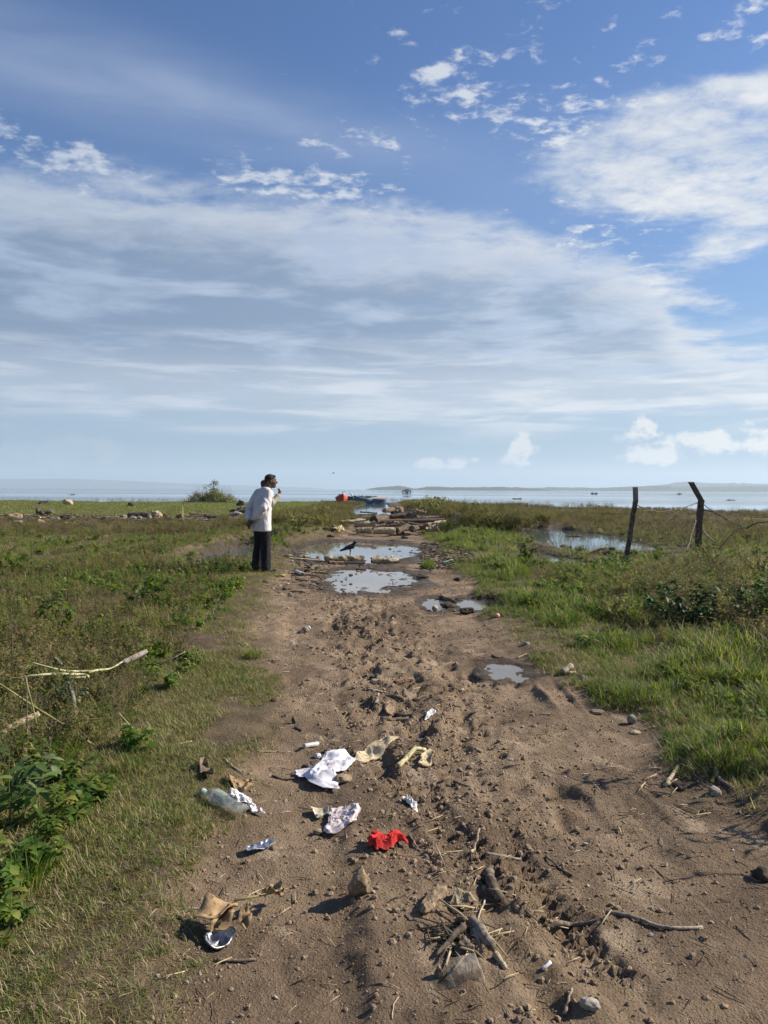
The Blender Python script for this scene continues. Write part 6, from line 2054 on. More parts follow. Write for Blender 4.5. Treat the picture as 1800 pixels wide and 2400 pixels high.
leafy_plant('broadleaf_plant', 'broad-leaved plant at the bottom of the left edge', 22, 1975, 190, 200, 9, 70, 0.085, M_BROAD, M_STEM, 3, True, 0.4, 0.1)
leafy_plant('broadleaf_plant', 'pale leafy sprig right of the broad-leaved plant', 92, 1880, 90, 115, 5, 34, 0.06, M_GREYL, M_STEM, 5, True, 0.5, 0.1)
leafy_plant('broadleaf_plant', 'leafy plant half cut by the left edge above the broad one', 8, 1850, 120, 90, 6, 34, 0.075, M_BROAD, M_STEM, 6, True, 0.4, 0.1)
leafy_plant('shrub', 'upright bright green leafy shrub in the left weeds', 131, 1508, 125, 148, 7, 130, 0.085, M_BRIGHT, M_STEM, 8, True, 0.45, 0.42)
leafy_plant('shrub', 'spreading bright bush left of the man', 355, 1432, 165, 88, 11, 150, 0.085, M_BRIGHT, M_STEM, 9, False, 0.5, 0.3)
leafy_plant('shrub', 'low light green bush at the left edge of the field', 40, 1345, 150, 62, 10, 150, 0.085, M_BRIGHT, M_STEM, 10, False, 0.5, 0.3)
leafy_plant('shrub', 'bushy green plants right behind the standing man', 505, 1365, 85, 50, 8, 110, 0.07, M_BUSH, M_STEM, 12, False, 0.5, 0.2)
leafy_plant('seedling', 'small leafy seedling below the upright bright shrub', 80, 1525, 42, 40, 4, 20, 0.06, M_BROAD, M_STEM, 13, True, 0.4, 0.2)
leafy_plant('seedling', 'pale green sprout at the grass edge by the fallen stalk', 312, 1690, 40, 28, 3, 14, 0.055, M_BRIGHT, M_STEM, 14, True, 0.4, 0.1)
leafy_plant('feathery_weed', 'feathery pale weed beside the fallen palm stalks', 165, 1690, 120, 95, 12, 420, 0.020, M_GREYL, M_STEM, 15, False, 0.4, 0.35, cat='weed')
leafy_plant('shrub', 'dark leafy bush on the right verge', 1600, 1482, 215, 122, 18, 520, 0.075, M_DARKL, M_STEM, 17, False, 0.35, 0.18, cat='bush')
leafy_plant('shrub', 'dark bush joining the right of the leafy bush', 1745, 1470, 150, 130, 12, 300, 0.075, M_DARKL, M_STEM, 18, False, 0.35, 0.18, cat='bush')
leafy_plant('shrub', 'tall leafy weeds behind the glossy clump at the right edge', 1790, 1500, 150, 150, 14, 330, 0.07, M_BUSH, M_STEM, 40, False, 0.4, 0.15, cat='bush')
leafy_plant('shrub', 'sprawling light weeds left of the dark leafy bush', 1440, 1462, 120, 62, 12, 260, 0.05, M_OLIVE, M_STEM, 41, False, 0.5, 0.15, cat='bush')
leafy_plant('broadleaf_plant', 'glossy broad-leaved clump at the right edge', 1758, 1530, 120, 78, 9, 90, 0.105, M_BUSH, M_STEM, 19, True, 0.5, 0.25, Lw=0.42)
leafy_plant('broadleaf_plant', 'nettle-like clump before the dark leafy bush', 1665, 1500, 70, 60, 6, 60, 0.07, M_BUSH, M_STEM, 20, True, 0.5, 0.25)
leafy_plant('seedling', 'yellow-green sprout in the right grass', 1632, 1628, 66, 44, 7, 90, 0.024, M_YEL, M_STEM, 21, False, 0.4, 0.25)
leafy_plant('seedling', 'dock-like leafy plant at the right track edge', 1365, 1518, 62, 38, 6, 26, 0.10, M_BROAD, M_STEM, 22, True, 0.4, 0.05, Lw=0.30)
leafy_plant('shrub', 'round leafy clump at the rim of the marsh pond', 1236, 1322, 62, 56, 9, 170, 0.085, M_BUSH, M_STEM, 23, False, 0.35, 0.1, cat='bush')
leafy_plant('shrub', 'dark bush growing just behind the grey drum', 1100, 1238, 92, 56, 14, 330, 0.12, M_DARKL, M_STEM, 24, False, 0.4, 0.1, cat='bush')
leafy_plant('shrub', 'light green bush right of the grey drum', 1143, 1240, 40, 42, 8, 150, 0.10, M_BRIGHT, M_STEM, 25, False, 0.4, 0.1, cat='bush')
leafy_plant('shrub', 'olive bush on the bank behind the far logs', 1010, 1222, 110, 50, 14, 330, 0.14, M_OLIVE, M_STEM, 26, False, 0.4, 0.1, cat='bush')
leafy_plant('shrub', 'olive bush on the left bank behind the second man', 690, 1262, 90, 60, 14, 330, 0.11, M_OLIVE, M_STEM, 27, False, 0.4, 0.1, cat='bush')
leafy_plant('shrub', 'leafy bush on the left bank near the lone stump', 750, 1240, 80, 46, 12, 260, 0.11, M_OLIVE, M_STEM, 28, False, 0.4, 0.1, cat='bush')
leafy_plant('shrub', 'low dark bush at the far rim of the marsh pond', 1215, 1248, 50, 28, 8, 120, 0.10, M_DARKL, M_STEM, 29, False, 0.4, 0.1, cat='bush')
leafy_plant('shrub', 'light green leafy bush under the fence netting', 1440, 1345, 120, 62, 12, 240, 0.055, M_BRIGHT, M_STEM, 30, False, 0.4, 0.2, cat='bush')
leafy_plant('shrub', 'weedy bush around the foot of the bent post', 1650, 1330, 150, 80, 14, 300, 0.06, M_OLIVE, M_STEM, 31, False, 0.4, 0.2, cat='bush')
leafy_plant('shrub', 'tall olive weeds at the right edge below the branch', 1775, 1400, 140, 130, 14, 330, 0.05, M_OLIVE, M_STEM, 32, False, 0.4, 0.2, cat='bush')
leafy_plant('shrub', 'tall weedy clump on the far shore right of the boats', 1030, 1190, 80, 34, 14, 200, 0.26, M_OLIVE, M_BROWN, 33, False, 0.5, 0.1, cat='bush')


def grass_clump(label, px, py, hpx, wpx, n, m, seed, w=0.006):
    g = G(px, py, -0.05); g.z = gz(g.x, g.y)
    k = g.y / 1700
    mb = MB(); rng = random.Random(seed)
    for _ in range(n):
        a = rng.uniform(0, 6.28); r_ = wpx * k * 0.32 * math.sqrt(rng.random())
        blade(mb, (r_ * math.cos(a), r_ * math.sin(a), -0.02), rng.uniform(0, 6.28), hpx * k * rng.uniform(0.5, 1.1), w, rng.uniform(0, 0.6), rng, rng.uniform(0.1, 0.8), 0, 3)
    o = mb.build('grass_clump', m, loc=g)
    tag(o, label, 'grass clump')
grass_clump('yellow-green grass clump standing in the mud by the puddles', 1004, 1331, 32, 46, 170, M_BRIGHT, 5, 0.009)
grass_clump('grass clump with long blades at the bottom left corner', 60, 2130, 150, 120, 120, M_LUSH, 6, 0.006)
grass_clump('bright grass clump at the grass edge left of the bottle', 430, 1960, 46, 50, 80, M_GREEN, 7, 0.004)
grass_clump('bluish grass clump along the worn left verge', 300, 1830, 70, 120, 120, M_LUSH, 8, 0.005)
grass_clump('fresh grass clump at the left track edge below the man', 590, 1545, 45, 60, 120, M_LUSH, 9, 0.005)

def shore_shrub():
    g = P(497, 1182, 80); g.z = gz(g.x, g.y)
    root = empty('shore_thicket', g)
    rng = random.Random(9)
    k = 80 / 1700
    crown = MB(); stems = MB()
    for _ in range(2400):
        u = rng.gauss(0, 0.55)
        if abs(u) > 1.05: continue
        hh = (22 + 7 * math.sin(u * 7 + 1) + 5 * math.sin(u * 19)) * (1 - abs(u) ** 4) * rng.random() ** 0.7 * k
        p = Vector((u * 57 * k, rng.gauss(0, 0.9), max(0.05, hh)))
        leafcard(crown, p, Vector((rng.gauss(0, 1), rng.gauss(0, 1), rng.uniform(0, 1.2))), 0.30 * rng.uniform(0.6, 1.3), 0.13)
    for _ in range(130):
        u = rng.uniform(-0.95, 0.95)
        b = Vector((u * 57 * k, rng.gauss(0, 0.8), 0))
        stems.tube([b, b + Vector((rng.gauss(0, 0.3), rng.gauss(0, 0.3), 38 * k * (1 - u ** 4) * rng.uniform(0.6, 1.25)))], [0.016, 0.006], 4)
    crown.build('foliage', M_OLIVE, root); stems.build('stems', M_BROWN, root)
    tag(root, 'weedy thicket on the left shore around a sapling', 'thicket')
    sap = empty('sapling', g + Vector((0.2, -0.4, 0)))
    st = MB(); cr = MB()
    st.tube([(0, 0, 0), (0.1, 0, 1.0), (0.05, 0, 1.9), (0.15, 0, 2.4)], [0.04, 0.03, 0.02, 0.01], 6)
    for cx_, cz, n_ in ((0.1, 2.3, 60), (0.35, 2.15, 45), (-0.15, 1.95, 30), (0.1, 1.6, 40), (-0.55, 1.85, 14), (-0.9, 1.65, 16), (0.2, 1.1, 40)):
        st.tube([(0.05, 0, cz - 0.35), (cx_, 0, cz)], [0.012, 0.006], 4)
        for _ in range(n_):
            p = Vector((cx_ + rng.gauss(0, 0.13), rng.gauss(0, 0.15), cz + rng.gauss(0, 0.12)))
            leafcard(cr, p, Vector((rng.gauss(0, 1), rng.gauss(0, 1), rng.uniform(-0.5, 0.6))), 0.16, 0.12)
    st.build('trunk', M_STICKD, sap); cr.build('crown', M_BUSH, sap)
    tag(sap, 'slender leafy sapling rising from the left shore thicket', 'sapling')
shore_shrub()

# fallen palm stalks and long stems in the left weeds
def stalk(label, pts, dpx, m, nm='stalk', cat='stalk', taper=0.5):
    """pts: (pixel, height above ground)"""
    w = [G(q[0][0], q[0][1], q[1]) for q in pts]
    r_ = dpx / 2 * (sum(q.y for q in w) / len(w)) / 1700
    fine = []
    for i in range(len(w) - 1):
        for k in range(5):
            p0 = w[max(0, i - 1)]; p1 = w[i]; p2 = w[i + 1]; p3 = w[min(len(w) - 1, i + 2)]
            t = k / 5
            fine.append(0.5 * ((2 * p1) + (p2 - p0) * t + (2 * p0 - 5 * p1 + 4 * p2 - p3) * t * t + (3 * p1 - p0 - 3 * p2 + p3) * t ** 3))
    fine.append(w[-1])
    n = len(fine); b = fine[0].copy()
    mb = MB(); mb.tube([q - b for q in fine], [r_ * (1 - (1 - taper) * i / (n - 1)) for i in range(n)], 7)
    return tag(mb.build(nm, m, loc=b), label, cat)


M_PALM = mat('pale_palm', (0.36, 0.34, 0.17), (0.56, 0.54, 0.32), 8, 0.75, 0.2, 40, c3=(0.24, 0.21, 0.10))
stalk('longest pale palm stalk arching off the left edge', [(CL(760, 905), 0.14), (CL(690, 890), 0.15), (CL(460, 885), 0.2), (CL(250, 905), 0.2), (CL(-30, 945), 0.15)], 9, M_PALM)
stalk('upper pale palm stalk of the fallen bunch', [(CL(800, 862), 0.14), (CL(640, 862), 0.15), (CL(500, 845), 0.2), (CL(270, 785), 0.25)], 8, M_PALM)
stalk('lower curved palm stalk of the fallen bunch', [(CL(740, 912), 0.14), (CL(600, 922), 0.14), (CL(470, 935), 0.12), (CL(390, 958), 0.1), (CL(325, 1000), 0.05)], 7, M_PALM)
stalk('short palm stalk slanting below the fallen bunch', [(CL(765, 905), 0.14), (CL(700, 945), 0.1), (CL(630, 1002), 0.05)], 6, M_PALM)
stalk('pale palm stalk running right from the bunch', [(CL(760, 870), 0.14), (CL(850, 850), 0.14), (CL(960, 835), 0.12), (CL(1060, 775), 0.14)], 7, M_PALM)
stalk('striped grey dead branch at the head of the palm bunch', [(CL(1060, 790), 0.12), (CL(1160, 740), 0.14), (CL(1260, 690), 0.15)], 15, M_GREYW, 'branch', 'branch', 0.8)
stalk('dark grey bent branch hanging below the palm bunch', [(CL(590, 965), 0.18), (CL(625, 1060), 0.16), (CM(640, 180), 0.14), (CM(650, 380), 0.08), (CM(668, 540), 0.02)], 11, M_GREYW, 'branch', 'branch', 0.8)
stalk('short grey stick standing above the palm bunch', [(CL(560, 835), 0.12), (CL(520, 790), 0.16), (CL(475, 745), 0.22)], 9, M_GREYW, 'stick', 'stick', 0.9)
stalk('thin dry stem slanting right of the grey dead branch', [(CL(1400, 795), 0.05), (CL(1500, 745), 0.1), (CL(1600, 690), 0.14)], 4.5, M_STICKP, 'stick', 'stick')
stalk('long yellow-green stalk slanting through the left weeds', [(CM(840, 565), 0.02), (CM(560, 375), 0.12), (CM(290, 205), 0.22), (CM(110, 85), 0.3), (CM(-20, 0), 0.34)], 7, M_STALK)
stalk('upright dark stem before the left weeds', [(CM(240, 690), 0.05), (CM(236, 400), 0.18), (CM(232, 100), 0.3), (CL(235, 900), 0.34)], 4, M_STICKD, 'stick', 'stem')
stalk('thin yellow stem crossing the long yellow-green stalk', [(CM(395, 700), 0.02), (CM(345, 500), 0.1), (CM(290, 235), 0.22), (CM(240, 40), 0.32), (CL(220, 900), 0.36)], 4.5, M_STALK)
stalk('thin dark stem right of the thin yellow stem', [(CM(540, 585), 0.02), (CM(430, 430), 0.12), (CM(350, 270), 0.2)], 3.5, M_STICKD, 'stick', 'stem')
stalk('straight brown stem pointing down to a dark hole', [(CM(1270, 530), 0.01), (CM(1150, 400), 0.08), (CM(1022, 258), 0.16)], 4.5, M_STICKP, 'stick', 'stem')
stalk('short yellow stem lying level in the left weeds', [(CM(970, 308), 0.12), (CM(860, 310), 0.12), (CM(775, 317), 0.12)], 4.5, M_STALK)
stalk('weathered pale log lying in the left weeds', [(CM(335, 270), 0.12), (CM(180, 340), 0.1), (CM(60, 410), 0.08), (CM(-40, 500), 0.05)], 15, M_PALEWOOD, 'log', 'log', 1.2)
stalk('brown fallen twig on the worn left verge', [(CM(1370, 582), 0.0), (CM(1480, 545), 0.01), (CM(1660, 505), 0.02)], 5, M_STICKP, 'stick', 'twig')
stalk('tall dark weed stem near the left edge', [(CL(100, 1000), 0.0), (CL(105, 700), 0.3), (CL(95, 300), 0.62)], 3.5, M_STICKD, 'stick', 'stem')
stalk('tall thin stem above the upright bright shrub', [(CL(586, 420), 0.0), (CL(586, 200), 0.4), (CL(585, -40), 0.75)], 2.6, M_STICKD, 'stick', 'stem')

# ------------------------------------------------------------------ boats, hut and floating things
def hull_mesh(L, B, Hh, bow=0.35, n=18, m=9, flare=0.75, sheer=0.22):
    v = []
    for i in range(n):
        t = i / (n - 1)
        half = B / 2 * (math.sin(math.pi * min(1.0, 0.16 + 0.84 * t) * 0.5) ** 0.9 if t < 0.55 else 1) * (1 if t < 0.6 else max(0.02, 1 - ((t - 0.6) / 0.4) ** 2.2))
        top = Hh * (1 + sheer * (2 * t - 0.9) ** 2 + bow * max(0, t - 0.75) * 2)
        keel = 0.0 + 0.9 * Hh * max(0, (t - 0.84) / 0.16) ** 2
        for j in range(m):
            s = j / (m - 1) * 2 - 1
            a = abs(s)
            y = half * (flare * a ** 0.55 + (1 - flare) * a) * (1 if s >= 0 else -1)
            z = keel + (top - keel) * a ** 1.9
            v.append(((t - 0.5) * L, y, z))
    f = [(i * m + j, (i + 1) * m + j, (i + 1) * m + j + 1, i * m + j + 1) for i in range(n - 1) for j in range(m - 1)]
    f.append(tuple(j for j in range(m)))
    return v, f, n, m


def boat(name, label, loc, yaw, L, B, Hh, mh, mi, mg, extras=None, group=None, bow=0.35):
    root = empty(name, loc, (0, 0, yaw))
    v, f, n, m = hull_mesh(L, B, Hh, bow)
    h_ = mesh_obj('hull', v, f, mh, root)
    sm = h_.modifiers.new('planking', 'SOLIDIFY'); sm.thickness = 0.05; sm.offset = -1
    for side, s in (('a', 0), ('b', m - 1)):
        mb = MB(); mb.tube([Vector(v[i * m + s]) + Vector((0, 0, 0.01)) for i in range(n)], 0.035, 6); mb.build('gunwale', mg, root)
    v2 = [(a, b * 0.82, 0.42 * Hh) for a, b, c in v if True]
    mb = MB(); mb.add([v2[i * m] for i in range(n - 3)] + [v2[i * m + m - 1] for i in range(n - 3)], [(i, i + 1, n - 3 + i + 1, n - 3 + i) for i in range(n - 4)]); mb.build('floor_boards', mi, root)
    for t in (0.25, 0.5, 0.7):
        mb = MB(); i = int(t * (n - 1)); w = v[i * m + m - 1][1] * 1.8
        mb.box(((t - 0.5) * L, 0, Hh * 0.8), (0.22, w, 0.04)); mb.build('bench', mg, root)
    if extras: extras(root)
    return tag(root, label, 'boat', group)


M_REDP = mat('red_boat_paint', (0.36, 0.045, 0.03), (0.52, 0.075, 0.05), 5, 0.6, 0.15, 20, c3=(0.25, 0.04, 0.03))
M_BLUEP = mat('blue_boat_paint', (0.025, 0.085, 0.16), (0.05, 0.14, 0.23), 4, 0.6, 0.15, 20, c3=(0.03, 0.06, 0.09))
M_CREAM = mat('cream_paint', (0.50, 0.48, 0.42), (0.68, 0.66, 0.60), 5, 0.6, 0.1, 20)
M_DARKP = mat('dark_tarred_wood', (0.035, 0.035, 0.038), (0.08, 0.078, 0.08), 5, 0.8, 0.2, 20)
M_AWN = mat('red_awning', (0.17, 0.065, 0.06), (0.28, 0.12, 0.11), 5, 0.85, 0.2, 20)


def red_extra(root):
    mb = MB(); mb.tube([(1.32, 0, 0.5), (1.5, 0, 1.1), (1.52, 0, 1.28)], [0.07, 0.06, 0.04], 6); mb.build('stem_post', M_REDP, root)
    mb = MB(); mb.box((0.3, 0.0, 0.80), (0.6, 0.5, 0.3)); mb.build('net_heap', M_CREAM, root)


def blue_extra(root):
    mb = MB(); mb.tube([(1.75, 0, 0.55), (2.15, 0, 1.10), (2.5, 0, 1.6)], [0.10, 0.09, 0.03], 6); mb.build('prow', M_CREAM, root)
    mb = MB()
    n = 9
    v = []; f = []
    for i in range(n):
        a = math.pi * i / (n - 1)
        for x in (-1.85, -0.3):
            v.append((x, 0.62 * math.cos(a), 0.62 + 0.16 * math.sin(a)))
    for i in range(n - 1):
        f.append((2 * i, 2 * i + 1, 2 * i + 3, 2 * i + 2))
    f += [tuple(range(0, 2 * n, 2)), tuple(range(1, 2 * n, 2))[::-1]]
    mb.add(v, f); mb.build('awning', M_AWN, root)
    mb = MB(); mb.tube([(0.4, 0.1, 0.5), (0.4, 0.1, 1.1)], 0.05, 6); mb.build('mooring_post', M_DARKP, root)


pb = P(798, 1178, 76)
boat('red_boat', 'red wooden boat with its bow toward us on the left bank', (pb.x, 77, LAKE_Z + 0.10), R(-80), 3.2, 1.25, 0.70, M_REDP, M_DARKP, M_CREAM, red_extra, 'boats moored by the channel', 0.55)
pb = P(866, 1180, 84)
boat('blue_boat', 'blue wooden boat with a red awning moored in the channel', (pb.x, 84, LAKE_Z - 0.12), R(203), 3.9, 1.3, 0.72, M_BLUEP, M_DARKP, M_CREAM, blue_extra, 'boats moored by the channel', 0.4)
pb = P(832, 1174, 96)
boat('dark_boat', 'dark boat lying behind the red and blue boats', (pb.x, 96, LAKE_Z - 0.1), R(170), 4.4, 1.3, 0.75, M_DARKP, M_DARKP, M_AWN, None, 'boats moored by the channel')


def hut():
    Yh = 300
    c = P(953, 1157, Yh)
    root = empty('lake_hut', (c.x, Yh, LAKE_Z))
    k = Yh / 1700
    w, d_, h = 19 * k, 2.6, 6.2 * k
    mp = M_DARKP
    for sx in (-1, -0.3, 0.3, 1):
        for sy in (-1, 1):
            mb = MB(); mb.tube([(sx * w / 2, sy * d_ / 2, -0.6), (sx * w / 2, sy * d_ / 2, h)], 0.09, 6); mb.build('post', mp, root)
    W2, D2, rz = w * 0.63, d_ * 0.8, 4.6 * k
    v = [(-W2, -D2, h - 0.12), (W2, -D2, h - 0.12), (W2, D2, h - 0.12), (-W2, D2, h - 0.12), (-W2 * 0.16, 0, h + rz), (W2 * 0.16, 0, h + rz), (-W2, -D2, h - 0.3), (W2, -D2, h - 0.3), (W2, D2, h - 0.3), (-W2, D2, h - 0.3)]
    f = [(0, 1, 5, 4), (1, 2, 5), (2, 3, 4, 5), (3, 0, 4), (6, 7, 1, 0), (7, 8, 2, 1), (8, 9, 3, 2), (9, 6, 0, 3), (9, 8, 7, 6)]
    mesh_obj('roof', v, f, mat('slate_roof', (0.028, 0.034, 0.045), (0.055, 0.065, 0.08), 2, 0.85, 0.2, 6), root, smooth=False)
    mb = MB(); mb.box((0, -d_ / 2, 0.45), (w, 0.08, 0.12)); mb.box((0, d_ / 2, 0.45), (w, 0.08, 0.12)); mb.build('rail', mp, root)
    mb = MB(); mb.box((0, 0, 0.12), (w * 1.05, d_ * 1.1, 0.12)); mb.build('deck', mp, root)
    mb = MB(); mb.box((0.1, 0, 0.5), (0.5, 0.5, 0.7)); mb.build('bench', mp, root)
    tag(root, 'small hip-roofed hut standing on posts in the lake', 'hut')
hut()


def far_boat(label, px, py, wpx, men, seed):
    hz_ = 1147 + (px - 900) * 0.0056
    Yb = min(520, max(90, (CAM_H - LAKE_Z) * 1700 / max(3.0, py - hz_)))
    c = P(px, py, Yb)
    L = wpx * Yb / 1700
    root = empty('fishing_boat', (c.x, Yb, LAKE_Z - 0.08), (0, 0, R(8)))
    v, f, n, m = hull_mesh(L, L * 0.24, L * 0.13, 0.5)
    h_ = mesh_obj('hull', v, f, M_DARKP, root)
    sm = h_.modifiers.new('planking', 'SOLIDIFY'); sm.thickness = 0.04
    rng = random.Random(seed)
    for i in range(men):
        x = (0.5 * (i / max(1, men - 1)) - 0.28) * L if men > 1 else 0.0
        p = body_union([('cap', (0, 0, 0.10), (0, 0, 0.48), 0.17, 0.19), ('cap', (0, 0, 0.48), (0.03, 0, 0.66), 0.10, 0.07), ('ell', (0.04, 0, 0.80), (0.10, 0.09, 0.13)),
                        ('cap', (0, 0.18, 0.52), (0.2, 0.2, 0.25), 0.06, 0.05), ('cap', (0, -0.18, 0.52), (0.2, -0.2, 0.25), 0.06, 0.05), ('cap', (0.05, 0.1, 0.1), (0.35, 0.1, 0.18), 0.09, 0.07), ('cap', (0.05, -0.1, 0.1), (0.35, -0.1, 0.18), 0.09, 0.07)], 0.035, 3)
        p.name = 'person'
        o = link('person', p, None, (c.x + x, Yb, LAKE_Z - 0.08 + L * 0.07), (0, 0, R(8 + 180 * (i % 2))))
        p.materials.clear(); p.materials.append(mat('far_clothes', (0.04, 0.045, 0.06), (0.09, 0.09, 0.11), 3, 0.9, 0))
        tag(o, ('seated figure in dark clothes at the %s of ' % (['stern', 'bow'][i % 2])) + label[1], 'person')
    tag(root, label[0], 'boat', 'far fishing boats')


# ------------------------------------------------------------------ figures
def body_union(prims, voxel, smooth=4):
    """tapered capsules and ellipsoids fused into one continuous skin"""
    bm = bmesh.new()
    for p in prims:
        if p[0] == 'ell':
            c, s = Vector(p[1]), p[2]
            rot = Euler(p[3]).to_matrix().to_4x4() if len(p) > 3 else Matrix.Identity(4)
            bmesh.ops.create_uvsphere(bm, u_segments=18, v_segments=12, radius=1.0, matrix=Matrix.Translation(c) @ rot @ Matrix.Diagonal((s[0], s[1], s[2], 1)))
        elif p[0] == 'loft':
            rows = []
            for (z_, rx, ry, cx_, cy_) in p[1]:
                rows.append([bm.verts.new((cx_ + rx * math.cos(2 * math.pi * k / 28), cy_ + ry * math.sin(2 * math.pi * k / 28), z_)) for k in range(28)])
            for a, b in zip(rows[:-1], rows[1:]):
                for k in range(28):
                    bm.faces.new((a[k], a[(k + 1) % 28], b[(k + 1) % 28], b[k]))
            bm.faces.new(rows[0][::-1]); bm.faces.new(rows[-1])
        else:
            a, b, r0, r1 = Vector(p[1]), Vector(p[2]), p[3], p[4]
            d = b - a
            q = d.to_track_quat('Z', 'Y').to_matrix().to_4x4()
            bmesh.ops.create_cone(bm, cap_ends=True, segments=16, radius1=r0, radius2=r1, depth=d.length, matrix=Matrix.Translation((a + b) / 2) @ q)
            bmesh.ops.create_uvsphere(bm, u_segments=14, v_segments=9, radius=r0, matrix=Matrix.Translation(a) @ q)
            bmesh.ops.create_uvsphere(bm, u_segments=14, v_segments=9, radius=r1, matrix=Matrix.Translation(b) @ q)
    me_ = bpy.data.meshes.new('figure')
    bm.to_mesh(me_); bm.free()
    t = bpy.data.objects.new('figure_tmp', me_)
    COL.objects.link(t)
    rm = t.modifiers.new('r', 'REMESH'); rm.mode = 'VOXEL'; rm.voxel_size = voxel
    if smooth:
        s = t.modifiers.new('s', 'SMOOTH'); s.factor = 0.5; s.iterations = smooth
    dg = bpy.context.evaluated_depsgraph_get()
    out = bpy.data.meshes.new_from_object(t.evaluated_get(dg))
    bpy.data.objects.remove(t, do_unlink=True)
    bpy.data.meshes.remove(me_)
    out.polygons.foreach_set('use_smooth', [True] * len(out.polygons))
    return out


def crease(me_, amp, fr, seed, zstretch=0.35):
    """cloth folds: running mostly down the cloth"""
    n = len(me_.vertices)
    co = np.zeros(n * 3); me_.vertices.foreach_get('co', co); co = co.reshape(-1, 3)
    no = np.zeros(n * 3); me_.vertices.foreach_get('normal', no); no = no.reshape(-1, 3)
    f1 = 1 - np.abs(fbm(co[:, 0] * fr + seed, co[:, 1] * fr, co[:, 2] * fr * zstretch, seed, 2)) * 2.2
    f2 = fbm(co[:, 0] * fr * 2.3, co[:, 1] * fr * 2.3 + seed, co[:, 2] * fr * 1.2, seed + 2, 2)
    co = co + no * (amp * (f1 * 0.8 + f2 * 0.5))[:, None]
    me_.vertices.foreach_set('co', co.ravel()); me_.update()
    return me_


M_SKIN = mat('brown_skin', (0.095, 0.048, 0.028), (0.15, 0.078, 0.048), 20, 0.55, 0.1, 80)
M_HAIR = mat('dark_hair', (0.012, 0.010, 0.009), (0.035, 0.031, 0.029), 40, 0.7, 0.5, 120)
M_HAIRG = mat('greying_hair', (0.06, 0.055, 0.052), (0.16, 0.15, 0.145), 60, 0.8, 0.5, 120)
M_SHIRT = mat('white_shirt', (0.60, 0.57, 0.56), (0.70, 0.67, 0.66), 6, 0.9, 0.12, 60)
M_TROUS = mat('charcoal_trousers', (0.008, 0.009, 0.011), (0.017, 0.018, 0.021), 8, 0.88, 0.1, 60)
M_BEIGE = mat('beige_shirt', (0.33, 0.28, 0.20), (0.43, 0.37, 0.27), 6, 0.9, 0.15, 60)
M_SHOE = mat('dark_leather', (0.03, 0.024, 0.02), (0.06, 0.045, 0.035), 10, 0.6, 0.1, 60)


def head_prims(c, yaw, s=1.0):
    """skull, jaw, nose, brow, lips, ears round centre c, looking along local yaw"""
    M_ = Matrix.Rotation(yaw, 3, 'Z')
    def q(x, y, z): return tuple(Vector(c) + M_ @ Vector((x * s, y * s, z * s)))
    r3 = (0, 0, yaw)
    return [('ell', q(0, -0.012, 0.025), (0.076 * s, 0.094 * s, 0.090 * s), r3), ('ell', q(0, 0.025, -0.040), (0.058 * s, 0.066 * s, 0.075 * s), r3), ('ell', q(0, 0.058, -0.088), (0.032 * s, 0.028 * s, 0.026 * s), r3),
            ('cap', q(0, 0.080, 0.018), q(0, 0.106, -0.022), 0.009 * s, 0.014 * s), ('ell', q(0, 0.078, 0.034), (0.050 * s, 0.014 * s, 0.010 * s), r3),
            ('ell', q(0, 0.083, -0.056), (0.024 * s, 0.012 * s, 0.011 * s), r3), ('ell', q(0.078, -0.006, -0.008), (0.009 * s, 0.018 * s, 0.032 * s), r3), ('ell', q(-0.078, -0.006, -0.008), (0.009 * s, 0.018 * s, 0.032 * s), r3),
            ('ell', q(0.036, 0.055, -0.02), (0.026 * s, 0.026 * s, 0.024 * s), r3), ('ell', q(-0.036, 0.055, -0.02), (0.026 * s, 0.026 * s, 0.024 * s), r3)]


def hand_prims(w, d, side, s=1.0, curl=0.9, up=Vector((0, 0, 1))):
    """palm and five bent fingers from wrist w along d"""
    d = Vector(d).normalized(); n = Vector(side).normalized(); n = (n - d * n.dot(d)).normalized()
    b = d.cross(n)
    w = Vector(w)
    out = [('cap', tuple(w), tuple(w + d * 0.045 * s), 0.026 * s, 0.030 * s), ('ell', tuple(w + d * 0.06 * s), (0.034 * s, 0.034 * s, 0.030 * s))]
    for i, (off, ln) in enumerate(((-0.030, 0.060), (-0.010, 0.074), (0.010, 0.070), (0.029, 0.054))):
        p0 = w + d * 0.080 * s + b * off * s
        d1 = (d * math.cos(curl * 0.4) + n * math.sin(curl * 0.4))
        d2 = (d * math.cos(curl * 1.2) + n * math.sin(curl * 1.2))
        p1 = p0 + d1 * ln * 0.55 * s
        out += [('cap', tuple(p0), tuple(p1), 0.0095 * s, 0.009 * s), ('cap', tuple(p1), tuple(p1 + d2 * ln * 0.5 * s), 0.009 * s, 0.0075 * s)]
    t0 = w + d * 0.030 * s - b * 0.026 * s
    t1 = t0 + (d * 0.7 - b * 0.6 + n * 0.3).normalized() * 0.036 * s
    out += [('cap', tuple(t0), tuple(t1), 0.012 * s, 0.010 * s), ('cap', tuple(t1), tuple(t1 + (d * 0.85 + n * 0.5).normalized() * 0.028 * s), 0.010 * s, 0.008 * s)]
    return out


def put(me_, name, m, root):
    me_.name = name
    me_.materials.clear(); me_.materials.append(m)
    return link(name, me_, root)


